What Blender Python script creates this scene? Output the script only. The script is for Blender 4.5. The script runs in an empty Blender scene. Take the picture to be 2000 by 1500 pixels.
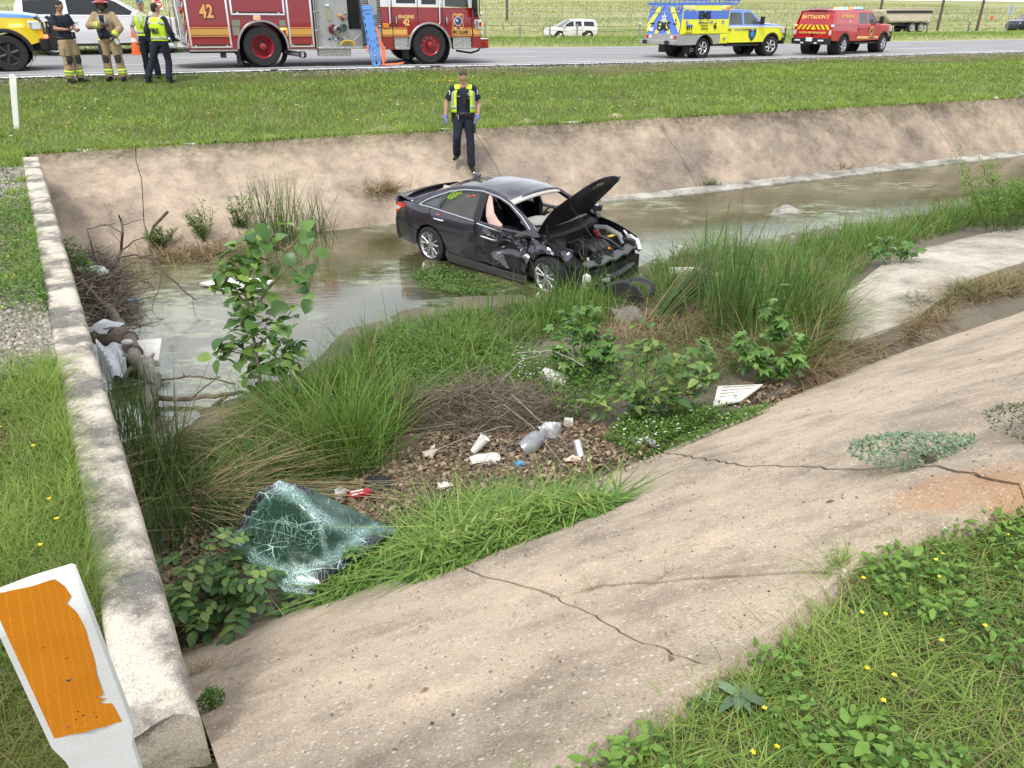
import bpy,bmesh,math,random
import numpy as np
from mathutils import Vector,Matrix
from mathutils.geometry import delaunay_2d_cdt
PI=math.pi
R=math.radians
rng=np.random.default_rng(7)
random.seed(7)
scene=bpy.context.scene
COL=scene.collection
# - camera, sky, sun, exposure
CAMZ=4.0
PITCH=R(26.1)
cam=bpy.data.cameras.new('camera')
cam.sensor_width=36.0
cam.lens=27.0
cam.clip_start=0.05
cam.clip_end=3000
cam_ob=bpy.data.objects.new('camera',cam)
COL.objects.link(cam_ob)
cam_ob.location=(0,0,CAMZ)
cam_ob.rotation_euler=(PI/2-PITCH,0,0)
scene.camera=cam_ob
SUN_EL,SUN_AZ=R(58),R(205)
world=bpy.data.worlds.new('World')
scene.world=world
world.use_nodes=True
wn,wl=world.node_tree.nodes,world.node_tree.links
wn.clear()
sky=wn.new('ShaderNodeTexSky')
sky.sky_type='NISHITA'
sky.sun_disc=False
sky.sun_elevation=SUN_EL
sky.sun_rotation=SUN_AZ
sky.air_density=1.0
sky.dust_density=2.0
wtc=wn.new('ShaderNodeTexCoord')
wmap=wn.new('ShaderNodeMapping')
wmap.inputs['Scale'].default_value=(1.6,1.6,4.5)
wl.new(wtc.outputs['Generated'],wmap.inputs['Vector'])
wno=wn.new('ShaderNodeTexNoise')
wno.inputs['Scale'].default_value=1.6
wno.inputs['Detail'].default_value=7
wno.inputs['Roughness'].default_value=0.55
wl.new(wmap.outputs['Vector'],wno.inputs['Vector'])
wr=wn.new('ShaderNodeValToRGB')
wr.color_ramp.elements[0].position=0.34
wr.color_ramp.elements[0].color=(7.3,7.7,8.5,1)
wr.color_ramp.elements[1].position=0.68
wr.color_ramp.elements[1].color=(12.3,12.4,12.6,1)
wl.new(wno.outputs['Fac'],wr.inputs['Fac'])
wmix=wn.new('ShaderNodeMixRGB')
wmix.inputs['Fac'].default_value=0.86
wl.new(sky.outputs['Color'],wmix.inputs['Color1'])
wl.new(wr.outputs['Color'],wmix.inputs['Color2'])
wbg=wn.new('ShaderNodeBackground')
wbg.inputs['Strength'].default_value=0.1
wl.new(wmix.outputs['Color'],wbg.inputs['Color'])
wout=wn.new('ShaderNodeOutputWorld')
wl.new(wbg.outputs['Background'],wout.inputs['Surface'])
sun=bpy.data.lights.new('sun','SUN')
sun.energy=1.9
sun.angle=R(12)
sun.color=(1.0,0.955,0.88)
sun_ob=bpy.data.objects.new('sun',sun)
COL.objects.link(sun_ob)
sdir=Vector((math.sin(SUN_AZ)*math.cos(SUN_EL),math.cos(SUN_AZ)*math.cos(SUN_EL),math.sin(SUN_EL)))
sun_ob.rotation_euler=sdir.to_track_quat('Z','Y').to_euler()
sun_ob.location=(0,0,40)
vs=scene.view_settings
vs.view_transform='Standard'
vs.look='None'
vs.exposure=0.62
vs.gamma=1.0
vs.use_curve_mapping=False
# - picture ray -> point on a surface of the place
CP,SP=math.cos(PITCH),math.sin(PITCH)
def ray(px,py):
 u=(px-1000)/1500.0
 v=(py-750)/1500.0
 return np.array([u,CP-v*SP,-(SP+v*CP)])
def at(px,py,z):
 r=ray(px,py)
 t=(z-CAMZ)/r[2]
 return Vector((r[0]*t,r[1]*t,z))
def att(px,py,t):
 r=ray(px,py)*t
 return Vector((r[0],r[1],r[2]+CAMZ))
SLAB_S0,SLAB_Z0,SLAB_K=0.99,2.30,0.63
def slab_z(x,y):
 return SLAB_Z0-SLAB_K*(-0.573*x+0.819*y-SLAB_S0)
def on_slab(px,py):
 r=ray(px,py)
 s=-0.573*r[0]+0.819*r[1]
 t=(SLAB_Z0+SLAB_K*SLAB_S0-CAMZ)/(r[2]+SLAB_K*s)
 return Vector((r[0]*t,r[1]*t,r[2]*t+CAMZ))
 # - objects and their properties
def tag(o,label=None,cat=None,group=None,kind=None):
 if label:o['label']=label
 if cat:o['category']=cat
 if group:o['group']=group
 if kind:o['kind']=kind
 return o
def empty(name,loc,rz=0.0,sc=1.0,label=None,cat=None,group=None,rot=None):
 o=bpy.data.objects.new(name,None)
 COL.objects.link(o)
 o.location=loc
 o.rotation_euler=rot if rot else(0,0,rz)
 o.scale=(sc,sc,sc)
 o.empty_display_size=0.2
 return tag(o,label,cat,group)
def link(name,me,parent=None,loc=None):
 o=bpy.data.objects.new(name,me)
 COL.objects.link(o)
 if parent:o.parent=parent
 if loc is not None:o.location=loc
 return o
def copy_tree(o,parent=None):
 c=o.copy()
 COL.objects.link(c)
 if parent:c.parent=parent
 for ch in list(o.children):
  copy_tree(ch,c)
 return c
 # - materials
class NT:
 def __init__(s,name):
  s.m=bpy.data.materials.new(name)
  s.m.use_nodes=True
  s.n,s.l=s.m.node_tree.nodes,s.m.node_tree.links
  s.bsdf=s.n['Principled BSDF']
  s.out=s.n['Material Output']
  s.tc=None
 def coord(s,world=False):
  if world:
   return s.new('ShaderNodeNewGeometry').outputs['Position']
  if s.tc is None:
   s.tc=s.n.new('ShaderNodeTexCoord')
  return s.tc.outputs['Object']
 def new(s,t,**kw):
  n=s.n.new(t)
  for k,v in kw.items():
   if k.startswith('i_'):
    n.inputs[k[2:].replace('_',' ')].default_value=v
   else:
    setattr(n,k,v)
  return n
 def noise(s,scale,detail=4,rough=0.6,vec=None,stretch=None):
  n=s.new('ShaderNodeTexNoise')
  n.inputs['Scale'].default_value=scale
  n.inputs['Detail'].default_value=detail
  n.inputs['Roughness'].default_value=rough
  v=vec if vec is not None else s.coord()
  if stretch:
   mp=s.new('ShaderNodeMapping')
   mp.inputs['Scale'].default_value=stretch
   s.l.new(v,mp.inputs['Vector'])
   v=mp.outputs['Vector']
  s.l.new(v,n.inputs['Vector'])
  return n.outputs['Fac']
 def ramp(s,fac,stops):
  r=s.new('ShaderNodeValToRGB')
  e=r.color_ramp.elements
  while len(e)<len(stops):e.new(0.5)
  for el,(p,c)in zip(e,stops):
   el.position=p
   el.color=c if len(c)==4 else(*c,1)
  s.l.new(fac,r.inputs['Fac'])
  return r.outputs['Color']
 def mix(s,fac,a,b,mode='MIX'):
  m=s.new('ShaderNodeMixRGB',blend_type=mode)
  for sock,v in((m.inputs['Fac'],fac),(m.inputs['Color1'],a),(m.inputs['Color2'],b)):
   if isinstance(v,(int,float)):sock.default_value=v
   elif isinstance(v,tuple):sock.default_value=(*v,1)if len(v)==3 else v
   else:s.l.new(v,sock)
  return m.outputs['Color']
 def bump(s,h,strength=0.3,dist=0.02):
  b=s.new('ShaderNodeBump')
  b.inputs['Strength'].default_value=strength
  b.inputs['Distance'].default_value=dist
  s.l.new(h,b.inputs['Height'])
  s.l.new(b.outputs['Normal'],s.bsdf.inputs['Normal'])
 def set(s,**kw):
  for k,v in kw.items():
   i=s.bsdf.inputs[k.replace('_',' ')]
   if hasattr(v,'is_output'):s.l.new(v,i)
   elif isinstance(v,tuple)and len(v)==3:i.default_value=(*v,1)
   else:i.default_value=v
  return s
MATS={}
def M(name,col=None,rough=0.6,metal=0.0,var=0.12,vsc=5.0,bump=0.0,bsc=60.0,coat=0.0,col2=None,emit=None,es=1.0,spec=0.5,trans=0.0,alpha=1.0,ior=1.45):
 if name in MATS:return MATS[name]
 t=NT(name)
 a=tuple(c*(1-var)for c in col)
 b=tuple(min(1,c*(1+var))for c in(col2 or col))
 f=t.noise(vsc,5)
 t.set(Base_Color=t.ramp(f,[(0.3,a),(0.7,b)]),Roughness=rough,Metallic=metal,Coat_Weight=coat,Transmission_Weight=trans,Alpha=alpha,IOR=ior)
 t.bsdf.inputs['Specular IOR Level'].default_value=spec
 if bump:t.bump(t.noise(bsc,5),bump,0.01)
 if emit:
  t.set(Emission_Color=emit,Emission_Strength=es)
 MATS[name]=t.m
 return t.m
def foliage(name,stops,trans=0.35,rough=0.5,objrand=False,spec=0.3):
 if name in MATS:return MATS[name]
 t=NT(name)
 if objrand:
  fac=t.new('ShaderNodeObjectInfo').outputs['Random']
 else:
  fac=t.new('ShaderNodeAttribute',attribute_name='rnd').outputs['Fac']
 c=t.ramp(fac,stops)
 fine=t.noise(30,3)
 c=t.mix(0.35,c,t.ramp(fine,[(0.3,(0.55,0.55,0.5)),(0.7,(1.0,1.0,0.9))]),'MULTIPLY')
 t.set(Base_Color=c,Roughness=rough)
 t.bsdf.inputs['Specular IOR Level'].default_value=spec
 tr=t.new('ShaderNodeBsdfTranslucent')
 t.l.new(t.mix(1.0,c,(1.0,1.0,0.55),'MULTIPLY'),tr.inputs['Color'])
 mx=t.new('ShaderNodeMixShader')
 mx.inputs['Fac'].default_value=trans
 t.l.new(t.bsdf.outputs['BSDF'],mx.inputs[1])
 t.l.new(tr.outputs['BSDF'],mx.inputs[2])
 t.l.new(mx.outputs['Shader'],t.out.inputs['Surface'])
 MATS[name]=t.m
 return t.m
 # - mesh builder
class MB:
 def __init__(s):
  s.v,s.f,s.mi=[],[],[]
 def add(s,vs,fs,mi=0):
  o=len(s.v)
  s.v+=[tuple(p)for p in vs]
  s.f+=[tuple(i+o for i in f)for f in fs]
  s.mi+=[mi]*len(fs)
  return s
 def box(s,c,size,mi=0,rot=None,taper=1.0):
  hx,hy,hz=(q/2 for q in size)
  vs=[Vector((x*(taper if z>0 else 1),y*(taper if z>0 else 1),z))for x in(-hx,hx)for y in(-hy,hy)for z in(-hz,hz)]
  if rot is not None:vs=[rot@p for p in vs]
  c=Vector(c)
  return s.add([p+c for p in vs],[(0,1,3,2),(4,6,7,5),(0,4,5,1),(2,3,7,6),(0,2,6,4),(1,5,7,3)],mi)
 def tube(s,pts,rad,n=8,mi=0,caps=True,flat=1.0):
  pts=[Vector(p)for p in pts]
  if isinstance(rad,(int,float)):rad=[rad]*len(pts)
  o=len(s.v)
  ref=None
  for i,p in enumerate(pts):
   d=(pts[min(i+1,len(pts)-1)]-pts[max(i-1,0)])
   d=d.normalized()if d.length>1e-9 else Vector((0,0,1))
   if ref is None:
    ref=d.orthogonal().normalized()
    if abs(d.z)>0.6:ref=(Vector((1,0,0))-d*d.x).normalized()
   a=(ref-d*ref.dot(d)).normalized()
   b=d.cross(a)
   ref=a
   r=rad[i]
   rx,ry=r if isinstance(r,tuple)else(r,r*flat)
   for k in range(n):
    q=2*PI*k/n
    s.v.append(tuple(p+a*math.cos(q)*rx+b*math.sin(q)*ry))
  for i in range(len(pts)-1):
   for k in range(n):
    k2=(k+1)%n
    s.f.append((o+i*n+k,o+i*n+k2,o+(i+1)*n+k2,o+(i+1)*n+k));s.mi.append(mi)
  if caps:
   s.f.append(tuple(o+k for k in range(n))[::-1]);s.mi.append(mi)
   e=o+(len(pts)-1)*n
   s.f.append(tuple(e+k for k in range(n)));s.mi.append(mi)
  return s
 def cyl(s,p0,p1,r0,r1=None,n=16,mi=0,caps=True):
  return s.tube([p0,p1],[r0,r0 if r1 is None else r1],n,mi,caps)
 def lathe(s,prof,origin,axis,n=24,mi=0,closed=False):
  ax=Vector(axis).normalized()
  a=ax.orthogonal().normalized()
  b=ax.cross(a)
  O=Vector(origin)
  o=len(s.v)
  for r,h in prof:
   for k in range(n):
    q=2*PI*k/n
    s.v.append(tuple(O+ax*h+(a*math.cos(q)+b*math.sin(q))*r))
  m=len(prof)
  for i in range(m if closed else m-1):
   j=(i+1)%m
   for k in range(n):
    k2=(k+1)%n
    s.f.append((o+i*n+k,o+i*n+k2,o+j*n+k2,o+j*n+k));s.mi.append(mi)
  return s
 def prism(s,poly,origin,ux,uy,th,mi=0):
  O,ux,uy=Vector(origin),Vector(ux),Vector(uy)
  w=ux.cross(uy).normalized()*th
  n=len(poly)
  vs=[O+ux*a+uy*b for a,b in poly]
  vs+=[p+w for p in vs]
  fs=[tuple(range(n))[::-1],tuple(range(n,2*n))]+[(i,(i+1)%n,n+(i+1)%n,n+i)for i in range(n)]
  return s.add(vs,fs,mi)
 def ball(s,c,r,n=12,m=8,mi=0,rot=None):
  if isinstance(r,(int,float)):r=(r,r,r)
  c=Vector(c)
  vs,fs=[],[]
  for i in range(m+1):
   ph=PI*i/m
   for k in range(n):
    q=2*PI*k/n
    p=Vector((r[0]*math.sin(ph)*math.cos(q),r[1]*math.sin(ph)*math.sin(q),r[2]*math.cos(ph)))
    if rot is not None:p=rot@p
    vs.append(c+p)
  for i in range(m):
   for k in range(n):
    k2=(k+1)%n
    fs.append((i*n+k,(i+1)*n+k,(i+1)*n+k2,i*n+k2))
  return s.add(vs,fs,mi)
 def grid(s,fn,nu,nv,mi=0):
  vs=[fn(i/nu,j/nv)for i in range(nu+1)for j in range(nv+1)]
  fs=[(i*(nv+1)+j,(i+1)*(nv+1)+j,(i+1)*(nv+1)+j+1,i*(nv+1)+j+1)for i in range(nu)for j in range(nv)]
  return s.add(vs,fs,mi)
 def mesh(s,name,mats,smooth=True,angle=35,fix=True,weld=0.0):
  me=bpy.data.meshes.new(name)
  me.from_pydata(s.v,[],s.f)
  for m in(mats if isinstance(mats,(list,tuple))else[mats]):me.materials.append(m)
  if len(set(s.mi))>1:
   me.polygons.foreach_set('material_index',s.mi)
  if fix or weld:
   bm=bmesh.new()
   bm.from_mesh(me)
   if weld:bmesh.ops.remove_doubles(bm,verts=bm.verts,dist=weld)
   if fix:bmesh.ops.recalc_face_normals(bm,faces=bm.faces)
   bm.to_mesh(me)
   bm.free()
  if smooth:
   me.polygons.foreach_set('use_smooth',[True]*len(me.polygons))
   me.set_sharp_from_angle(angle=R(angle))
  me.update()
  return me
 def build(s,name,mats,parent=None,smooth=True,angle=35,bevel=0.0,fix=True,weld=0.0,solid=0.0,loc=None,label=None):
  o=link(name,s.mesh(name,mats,smooth,angle,fix,weld),parent,loc)
  if solid:
   md=o.modifiers.new('solid','SOLIDIFY')
   md.thickness=solid
   md.offset=-1
  if bevel:
   md=o.modifiers.new('bevel','BEVEL')
   md.width=bevel
   md.segments=2
   md.limit_method='ANGLE'
   md.angle_limit=R(40)
  if label:o['label']=label
  return o
def densify(poly,d):
 out=[]
 n=len(poly)
 for i in range(n):
  a,b=Vector(poly[i]),Vector(poly[(i+1)%n])
  k=max(1,int((b-a).length/d+0.5))
  out+=[a.lerp(b,j/k)for j in range(k)]
 return out
def inpoly(p,poly):
 x,y=p[0],p[1]
 c=False
 j=len(poly)-1
 for i in range(len(poly)):
  xi,yi,xj,yj=poly[i][0],poly[i][1],poly[j][0],poly[j][1]
  if(yi>y)!=(yj>y)and x<(xj-xi)*(y-yi)/(yj-yi+1e-12)+xi:c=not c
  j=i
 return c
def fill(poly,d,holes=(),jit=0.0):
 """triangulate an outline with inner points about d apart -> points, triangles"""
 b=densify(poly,d)
 pts=[Vector((p[0],p[1]))for p in b]
 loops=[list(range(len(b)))]
 for h in holes:
  hb=densify(h,d)
  loops.append(list(range(len(pts),len(pts)+len(hb))))
  pts+=[Vector((p[0],p[1]))for p in hb]
 xs=[p[0]for p in poly];ys=[p[1]for p in poly]
 edges=[]
 for lp in loops:
  edges+=[(lp[i],lp[(i+1)%len(lp)])for i in range(len(lp))]
 bx=np.array([[p.x,p.y]for p in pts])
 row=0
 y=min(ys)+d/2
 while y<max(ys):
  x=min(xs)+(d/2 if row%2 else d*0.25)
  while x<max(xs):
   q=(x+random.uniform(-jit,jit)*d,y+random.uniform(-jit,jit)*d)
   if inpoly(q,poly)and not any(inpoly(q,h)for h in holes)and((bx-q)**2).sum(1).min()>(0.45*d)**2:
    pts.append(Vector(q))
   x+=d
  y+=d*0.87
  row+=1
 v,e,f,*_=delaunay_2d_cdt(pts,edges,[],0,1e-6)
 out=[]
 for t in f:
  c=sum((v[i]for i in t),Vector((0,0)))/len(t)
  if inpoly(c,poly)and not any(inpoly(c,h)for h in holes):out.append(tuple(t))
 return v,out
def panel(name,poly,surf,mats,parent=None,th=0.02,d=0.12,holes=(),jit=0.0,angle=30,out=None,label=None,bevel=0):
 """a plate: outline in (a,b), surf maps it into the place; thickness th behind the face"""
 v,f=fill(poly,d,holes,jit)
 P=[Vector(surf(p.x,p.y))for p in v]
 N=[Vector((0,0,0))for _ in P]
 for t in f:
  n=(P[t[1]]-P[t[0]]).cross(P[t[2]]-P[t[0]])
  for i in t:N[i]+=n
 avg=sum(N,Vector((0,0,0)))
 sgn=1.0
 if out is not None and avg.dot(Vector(out))<0:sgn=-1.0
 n0=len(P)
 Q=[p-(q.normalized()if q.length>1e-12 else avg.normalized())*th*sgn for p,q in zip(P,N)]
 fs=[t if sgn>0 else t[::-1]for t in f]
 cnt={}
 for t in fs:
  for i in range(3):
   cnt[(t[i],t[(i+1)%3])]=1
 fs2=list(fs)+[tuple(i+n0 for i in t[::-1])for t in fs]
 for(a,b)in cnt:
  if(b,a)not in cnt:fs2.append((b,a,a+n0,b+n0))
 m=MB()
 m.add(P+Q,fs2)
 return m.build(name,mats,parent,angle=angle,fix=False,label=label,bevel=bevel)
def text(name,body,size,m,parent,loc,ux,uy,ext=0.004,bold=0.0,align='CENTER',sx=1.0):
 c=bpy.data.curves.new(name,'FONT')
 c.body=body
 c.size=size
 c.extrude=ext
 c.offset=bold
 c.align_x=align
 c.align_y='CENTER'
 c.resolution_u=3
 tmp=bpy.data.objects.new(name,c)
 COL.objects.link(tmp)
 dg=bpy.context.evaluated_depsgraph_get()
 me=bpy.data.meshes.new_from_object(tmp.evaluated_get(dg))
 bpy.data.objects.remove(tmp)
 ux,uy=Vector(ux).normalized(),Vector(uy).normalized()
 w=ux.cross(uy)
 mat4=Matrix((ux*sx,uy,w)).transposed().to_4x4()
 mat4.translation=Vector(loc)
 me.transform(mat4)
 me.materials.clear()
 me.materials.append(m)
 me.name=name
 return link(name,me,parent)
 # - many small pieces in one mesh (grass, litter)
class Bulk:
 def __init__(s):
  s.V,s.T,s.A,s.n=[],[],[],0
 def add(s,V,T,A):
  s.V.append(V.reshape(-1,3));s.T.append(T.reshape(-1,3)+s.n);s.A.append(A.reshape(-1));s.n+=V.reshape(-1,3).shape[0]
 def blades(s,base,h,w,lean=0.4,az=None,segs=3,rnd=None,droop=0.5,tipw=0.05,updir=None):
  base=np.asarray(base,float)
  N=len(base)
  if N==0:return
  h=np.broadcast_to(np.asarray(h,float),(N,));w=np.broadcast_to(np.asarray(w,float),(N,))
  lean=np.broadcast_to(np.asarray(lean,float),(N,));droop=np.broadcast_to(np.asarray(droop,float),(N,))
  az=rng.uniform(0,2*PI,N)if az is None else np.broadcast_to(np.asarray(az,float),(N,))
  rnd=rng.random(N)if rnd is None else np.broadcast_to(np.asarray(rnd,float),(N,))
  dx,dy=np.cos(az),np.sin(az)
  tw=az+PI/2+rng.uniform(-0.7,0.7,N)
  wx,wy=np.cos(tw),np.sin(tw)
  lv=segs+1
  V=np.zeros((N,2*segs+1,3))
  for i in range(lv):
   t=i/segs
   hor=h*(lean*t+droop*lean*t*t*1.2)
   ver=h*np.maximum(t-0.5*droop*lean*t*t*t-0.18*lean*lean*t,0.04*t)
   c=base+np.stack([dx*hor,dy*hor,ver],1)
   ww=w*(1-t**2)*0.5
   if i<segs:
    V[:,2*i]=c+np.stack([wx*ww,wy*ww,0*ww],1)
    V[:,2*i+1]=c-np.stack([wx*ww,wy*ww,0*ww],1)
   else:
    V[:,2*segs]=c
  tr=[]
  for i in range(segs-1):
   a=2*i
   tr+=[(a,a+1,a+3),(a,a+3,a+2)]
  tr.append((2*segs-2,2*segs-1,2*segs))
  T=(np.arange(N)[:,None,None]*(2*segs+1)+np.array(tr)[None])
  A=np.repeat(rnd[:,None],2*segs+1,1)
  s.add(V,T,A)
 def leaves(s,pos,size,aspect=0.5,az=None,tilt=None,fold=0.25,rnd=None,roll=0.3):
  pos=np.asarray(pos,float)
  N=len(pos)
  if N==0:return
  size=np.broadcast_to(np.asarray(size,float),(N,))
  az=rng.uniform(0,2*PI,N)if az is None else np.broadcast_to(np.asarray(az,float),(N,))
  tilt=rng.uniform(-0.5,0.6,N)if tilt is None else np.broadcast_to(np.asarray(tilt,float),(N,))
  rnd=rng.random(N)if rnd is None else np.broadcast_to(np.asarray(rnd,float),(N,))
  rl=rng.normal(0,roll,N)
  d=np.stack([np.cos(az)*np.cos(tilt),np.sin(az)*np.cos(tilt),np.sin(tilt)],1)
  sd=np.stack([-np.sin(az),np.cos(az),0*az],1)
  up=np.cross(d,sd)
  sd2=sd*np.cos(rl)[:,None]+up*np.sin(rl)[:,None]
  up2=np.cross(d,sd2)
  L=size[:,None];W=L*aspect*0.5
  V=np.stack([pos,pos+d*L*0.38+sd2*W-up2*W*-fold,pos+d*L*0.38-sd2*W-up2*W*-fold,pos+d*L*0.42-up2*L*0.0,pos+d*L*0.78+sd2*W*0.62+up2*(W*fold*0.4-L*0.05),pos+d*L*0.78-sd2*W*0.62+up2*(W*fold*0.4-L*0.05),pos+d*L-up2*L*0.14],1)
  tr=np.array([(0,1,3),(0,3,2),(1,4,3),(3,5,2),(4,6,3),(3,6,5)])
  T=np.arange(N)[:,None,None]*7+tr[None]
  s.add(V,T,np.repeat(rnd[:,None],7,1))
 def sticks(s,P,r,rnd=None):
  """P: N x K x 3 polylines drawn as three-sided rods"""
  P=np.asarray(P,float)
  N,K,_=P.shape
  r=np.broadcast_to(np.asarray(r,float),(N,))
  rnd=rng.random(N)if rnd is None else np.broadcast_to(np.asarray(rnd,float),(N,))
  D=np.gradient(P,axis=1)
  D/=np.linalg.norm(D,axis=2,keepdims=True)+1e-9
  A=np.cross(D,np.array([0.31,0.17,0.93]));A/=np.linalg.norm(A,axis=2,keepdims=True)+1e-9
  B=np.cross(D,A)
  tap=np.linspace(1,0.45,K)[None,:,None]*r[:,None,None]
  V=np.stack([P+(A*math.cos(q)+B*math.sin(q))*tap for q in(0,2.094,4.189)],2)
  tr=[]
  for i in range(K-1):
   for k in range(3):
    a,b=i*3+k,i*3+(k+1)%3
    tr+=[(a,b,b+3),(a,b+3,a+3)]
  T=np.arange(N)[:,None,None]*(K*3)+np.array(tr)[None]
  s.add(V,T,np.repeat(rnd[:,None],K*3,1))
 def mesh(s,name,m,smooth=True):
  V=np.concatenate(s.V).astype(np.float32);T=np.concatenate(s.T).astype(np.int32);A=np.concatenate(s.A).astype(np.float32)
  me=bpy.data.meshes.new(name)
  me.vertices.add(len(V));me.vertices.foreach_set('co',V.ravel())
  me.loops.add(T.size);me.loops.foreach_set('vertex_index',T.ravel())
  me.polygons.add(len(T));me.polygons.foreach_set('loop_start',np.arange(0,T.size,3,dtype=np.int32))
  me.update(calc_edges=True)
  at_=me.attributes.new('rnd','FLOAT','POINT')
  at_.data.foreach_set('value',A)
  me.materials.append(m)
  if smooth:me.polygons.foreach_set('use_smooth',np.ones(len(T),bool))
  return me
 def build(s,name,m,parent=None,smooth=True):
  return link(name,s.mesh(name,m,smooth),parent)
def pnoise(x,y,sc=1.0,seed=0):
 """cheap smooth value noise, arrays in, about -1..1"""
 g=np.random.default_rng(seed)
 o=np.zeros_like(np.asarray(x,float))
 for k in range(5):
  a,b,p=g.uniform(0.5,2.2)*sc,g.uniform(0.5,2.2)*sc,g.uniform(0,6.28)
  q=g.uniform(0,6.28)
  o=o+np.sin(x*a*math.cos(q)*1.3+y*a*math.sin(q)*1.3+p)*np.sin(x*b*math.sin(q+1)-y*b*math.cos(q+1)+p*2)
 return o/2.5
def segdist(x,y,pl):
 """distance to polyline, fraction index along it, side sign (+ left of direction)"""
 x=np.asarray(x,float);y=np.asarray(y,float)
 best=np.full(x.shape,1e9);par=np.zeros(x.shape);sg=np.ones(x.shape)
 for i in range(len(pl)-1):
  ax,ay,bx,by=pl[i][0],pl[i][1],pl[i+1][0],pl[i+1][1]
  dx,dy=bx-ax,by-ay
  t=np.clip(((x-ax)*dx+(y-ay)*dy)/(dx*dx+dy*dy),0,1)
  qx,qy=ax+t*dx,ay+t*dy
  d=np.hypot(x-qx,y-qy)
  c=dx*(y-ay)-dy*(x-ax)
  m=d<best
  best=np.where(m,d,best);par=np.where(m,i+t,par);sg=np.where(m,np.sign(c),sg)
 return best,par,sg
def inpoly_np(x,y,poly):
 c=np.zeros(np.asarray(x).shape,bool)
 j=len(poly)-1
 for i in range(len(poly)):
  xi,yi,xj,yj=poly[i][0],poly[i][1],poly[j][0],poly[j][1]
  k=((yi>y)!=(yj>y))&(x<(xj-xi)*(y-yi)/(yj-yi+1e-12)+xi)
  c^=k
  j=i
 return c
def smooth01(t):
 t=np.clip(t,0,1)
 return t*t*(3-2*t)
 # - lines of the place
WATER_Z=0.10
def zfloor(p,lo=0.2):
 return p
SHORE=[at(px,py,WATER_Z)for px,py in[(150,1100),(240,960),(290,850),(380,805),(470,785),(620,715),(700,645),(800,610),(900,585),(1010,580),(1120,585),(1230,545),(1290,505),(1440,485),(1560,455),(1700,432),(1900,402),(2000,355),(2200,330),(3000,230)]]
TOE=[]
for px,py in[(120,1300),(360,1240),(680,1190),(860,1090),(1010,1000),(1150,930),(1290,880),(1500,770),(1700,690),(2000,610)]:
 p=on_slab(px,py)
 TOE.append(at(px,py,0.2)if p.z<0.2 else(at(px,py,0.32)if px<900 and p.z>0.32 else p))
TOE.append(TOE[-1]+Vector((0.819,0.573,0))*30)
TOE_S=[(p.x,p.y)for p in TOE]
SHORE_S=[(p.x,p.y)for p in SHORE]
TOE_ZS=np.array([p.z for p in TOE])
def bed_z(x,y,rough=True):
 x=np.asarray(x,float);y=np.asarray(y,float)
 dW,_,sW=segdist(x,y,SHORE_S)
 dT,pT,sT=segdist(x,y,TOE_S)
 zT=np.interp(pT,np.arange(len(TOE)),TOE_ZS)
 water=sW>0
 under=sT<0
 mid=WATER_Z+(np.maximum(zT,0.2)-WATER_Z)*smooth01(dW/(dW+dT+1e-6))**0.8+0.03*smooth01(dW/0.3)
 z=np.where(water,WATER_Z+0.02-np.minimum(0.16,0.25*dW),np.where(under,zT-0.05-0.12*dT,mid))
 if rough:z=z+0.02*pnoise(x,y,3.0,3)+0.012*pnoise(x,y,9.0,5)
 return z
def bz(x,y):
 return float(bed_z(np.array([x]),np.array([y]))[0])
def atbed(px,py,dz=0.0):
 z=0.2
 for _ in range(4):
  p=at(px,py,z)
  z=max(bz(p.x,p.y),WATER_Z-0.02)
 return at(px,py,z+dz)if dz==0 else Vector((p.x,p.y,z+dz))
WALL_Z=1.65
WA,WB=at(388,1385,WALL_Z),at(76,306,WALL_Z)
WDIR=(WB-WA).normalized()
WNOR=Vector((-WDIR.y,WDIR.x,0))
WLEN=(WB-WA).length
def wall_side(x,y):
 return(np.asarray(x)-WA.x)*WNOR.x+(np.asarray(y)-WA.y)*WNOR.y
def near_z(x,y):
 x=np.asarray(x,float);y=np.asarray(y,float)
 s=-0.573*x+0.819*y
 sl=SLAB_Z0-SLAB_K*(s-SLAB_S0)
 bank=np.minimum(2.24-0.03*np.clip(x-1.2,0,2),sl-0.10)
 d=wall_side(x,y)
 al=(x-WA.x)*WDIR.x+(y-WA.y)*WDIR.y
 left=1.40+0.2*smooth01((al+0.1)/1.2)+0.02*np.clip(d,0,8)
 z=np.where(d>0.14,np.maximum(left,bank),np.where(al<0,np.maximum(bank,np.where(al>-0.3,-9,-9)),bank))
 return z+0.012*pnoise(x,y,5.0,11)*(s<0.9)
RX=np.array([-80,-40,-13.7,-9.8,-4.6,1.3,5.3,12.3,25.8,60,120.])
RY=np.array([-10.5,9.5,22.1,24.0,26.5,30.0,32.4,36.1,42.5,58.5,87.])
RZ=np.array([2.4,2.4,2.36,2.37,2.33,2.22,2.14,2.10,2.05,1.9,1.7])
_gx=np.arange(-80,121,0.5)
_k=np.exp(-0.5*(np.arange(-16,17)/6.0)**2);_k/=_k.sum()
_gy=np.convolve(np.pad(np.interp(_gx,RX,RY),16,'reflect',reflect_type='odd'),_k,'valid')
_gz=np.convolve(np.pad(np.interp(_gx,RX,RZ),16,'edge'),_k,'valid')
def road_y(x):return np.interp(x,_gx,_gy)
def road_z(x):return np.interp(x,_gx,_gz)
def lip_y(x):return 18.5+0.42*np.asarray(x,float)
LIP_Z=1.58
FWX=np.array([-30,-9.5,-6.5,-3.7,2.8,15.2,30,80.])
FWY=np.array([-1.0,11.0,12.7,14.4,17.6,23.6,31,55.])
def farwater_y(x):return np.interp(x,FWX,FWY)
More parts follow.
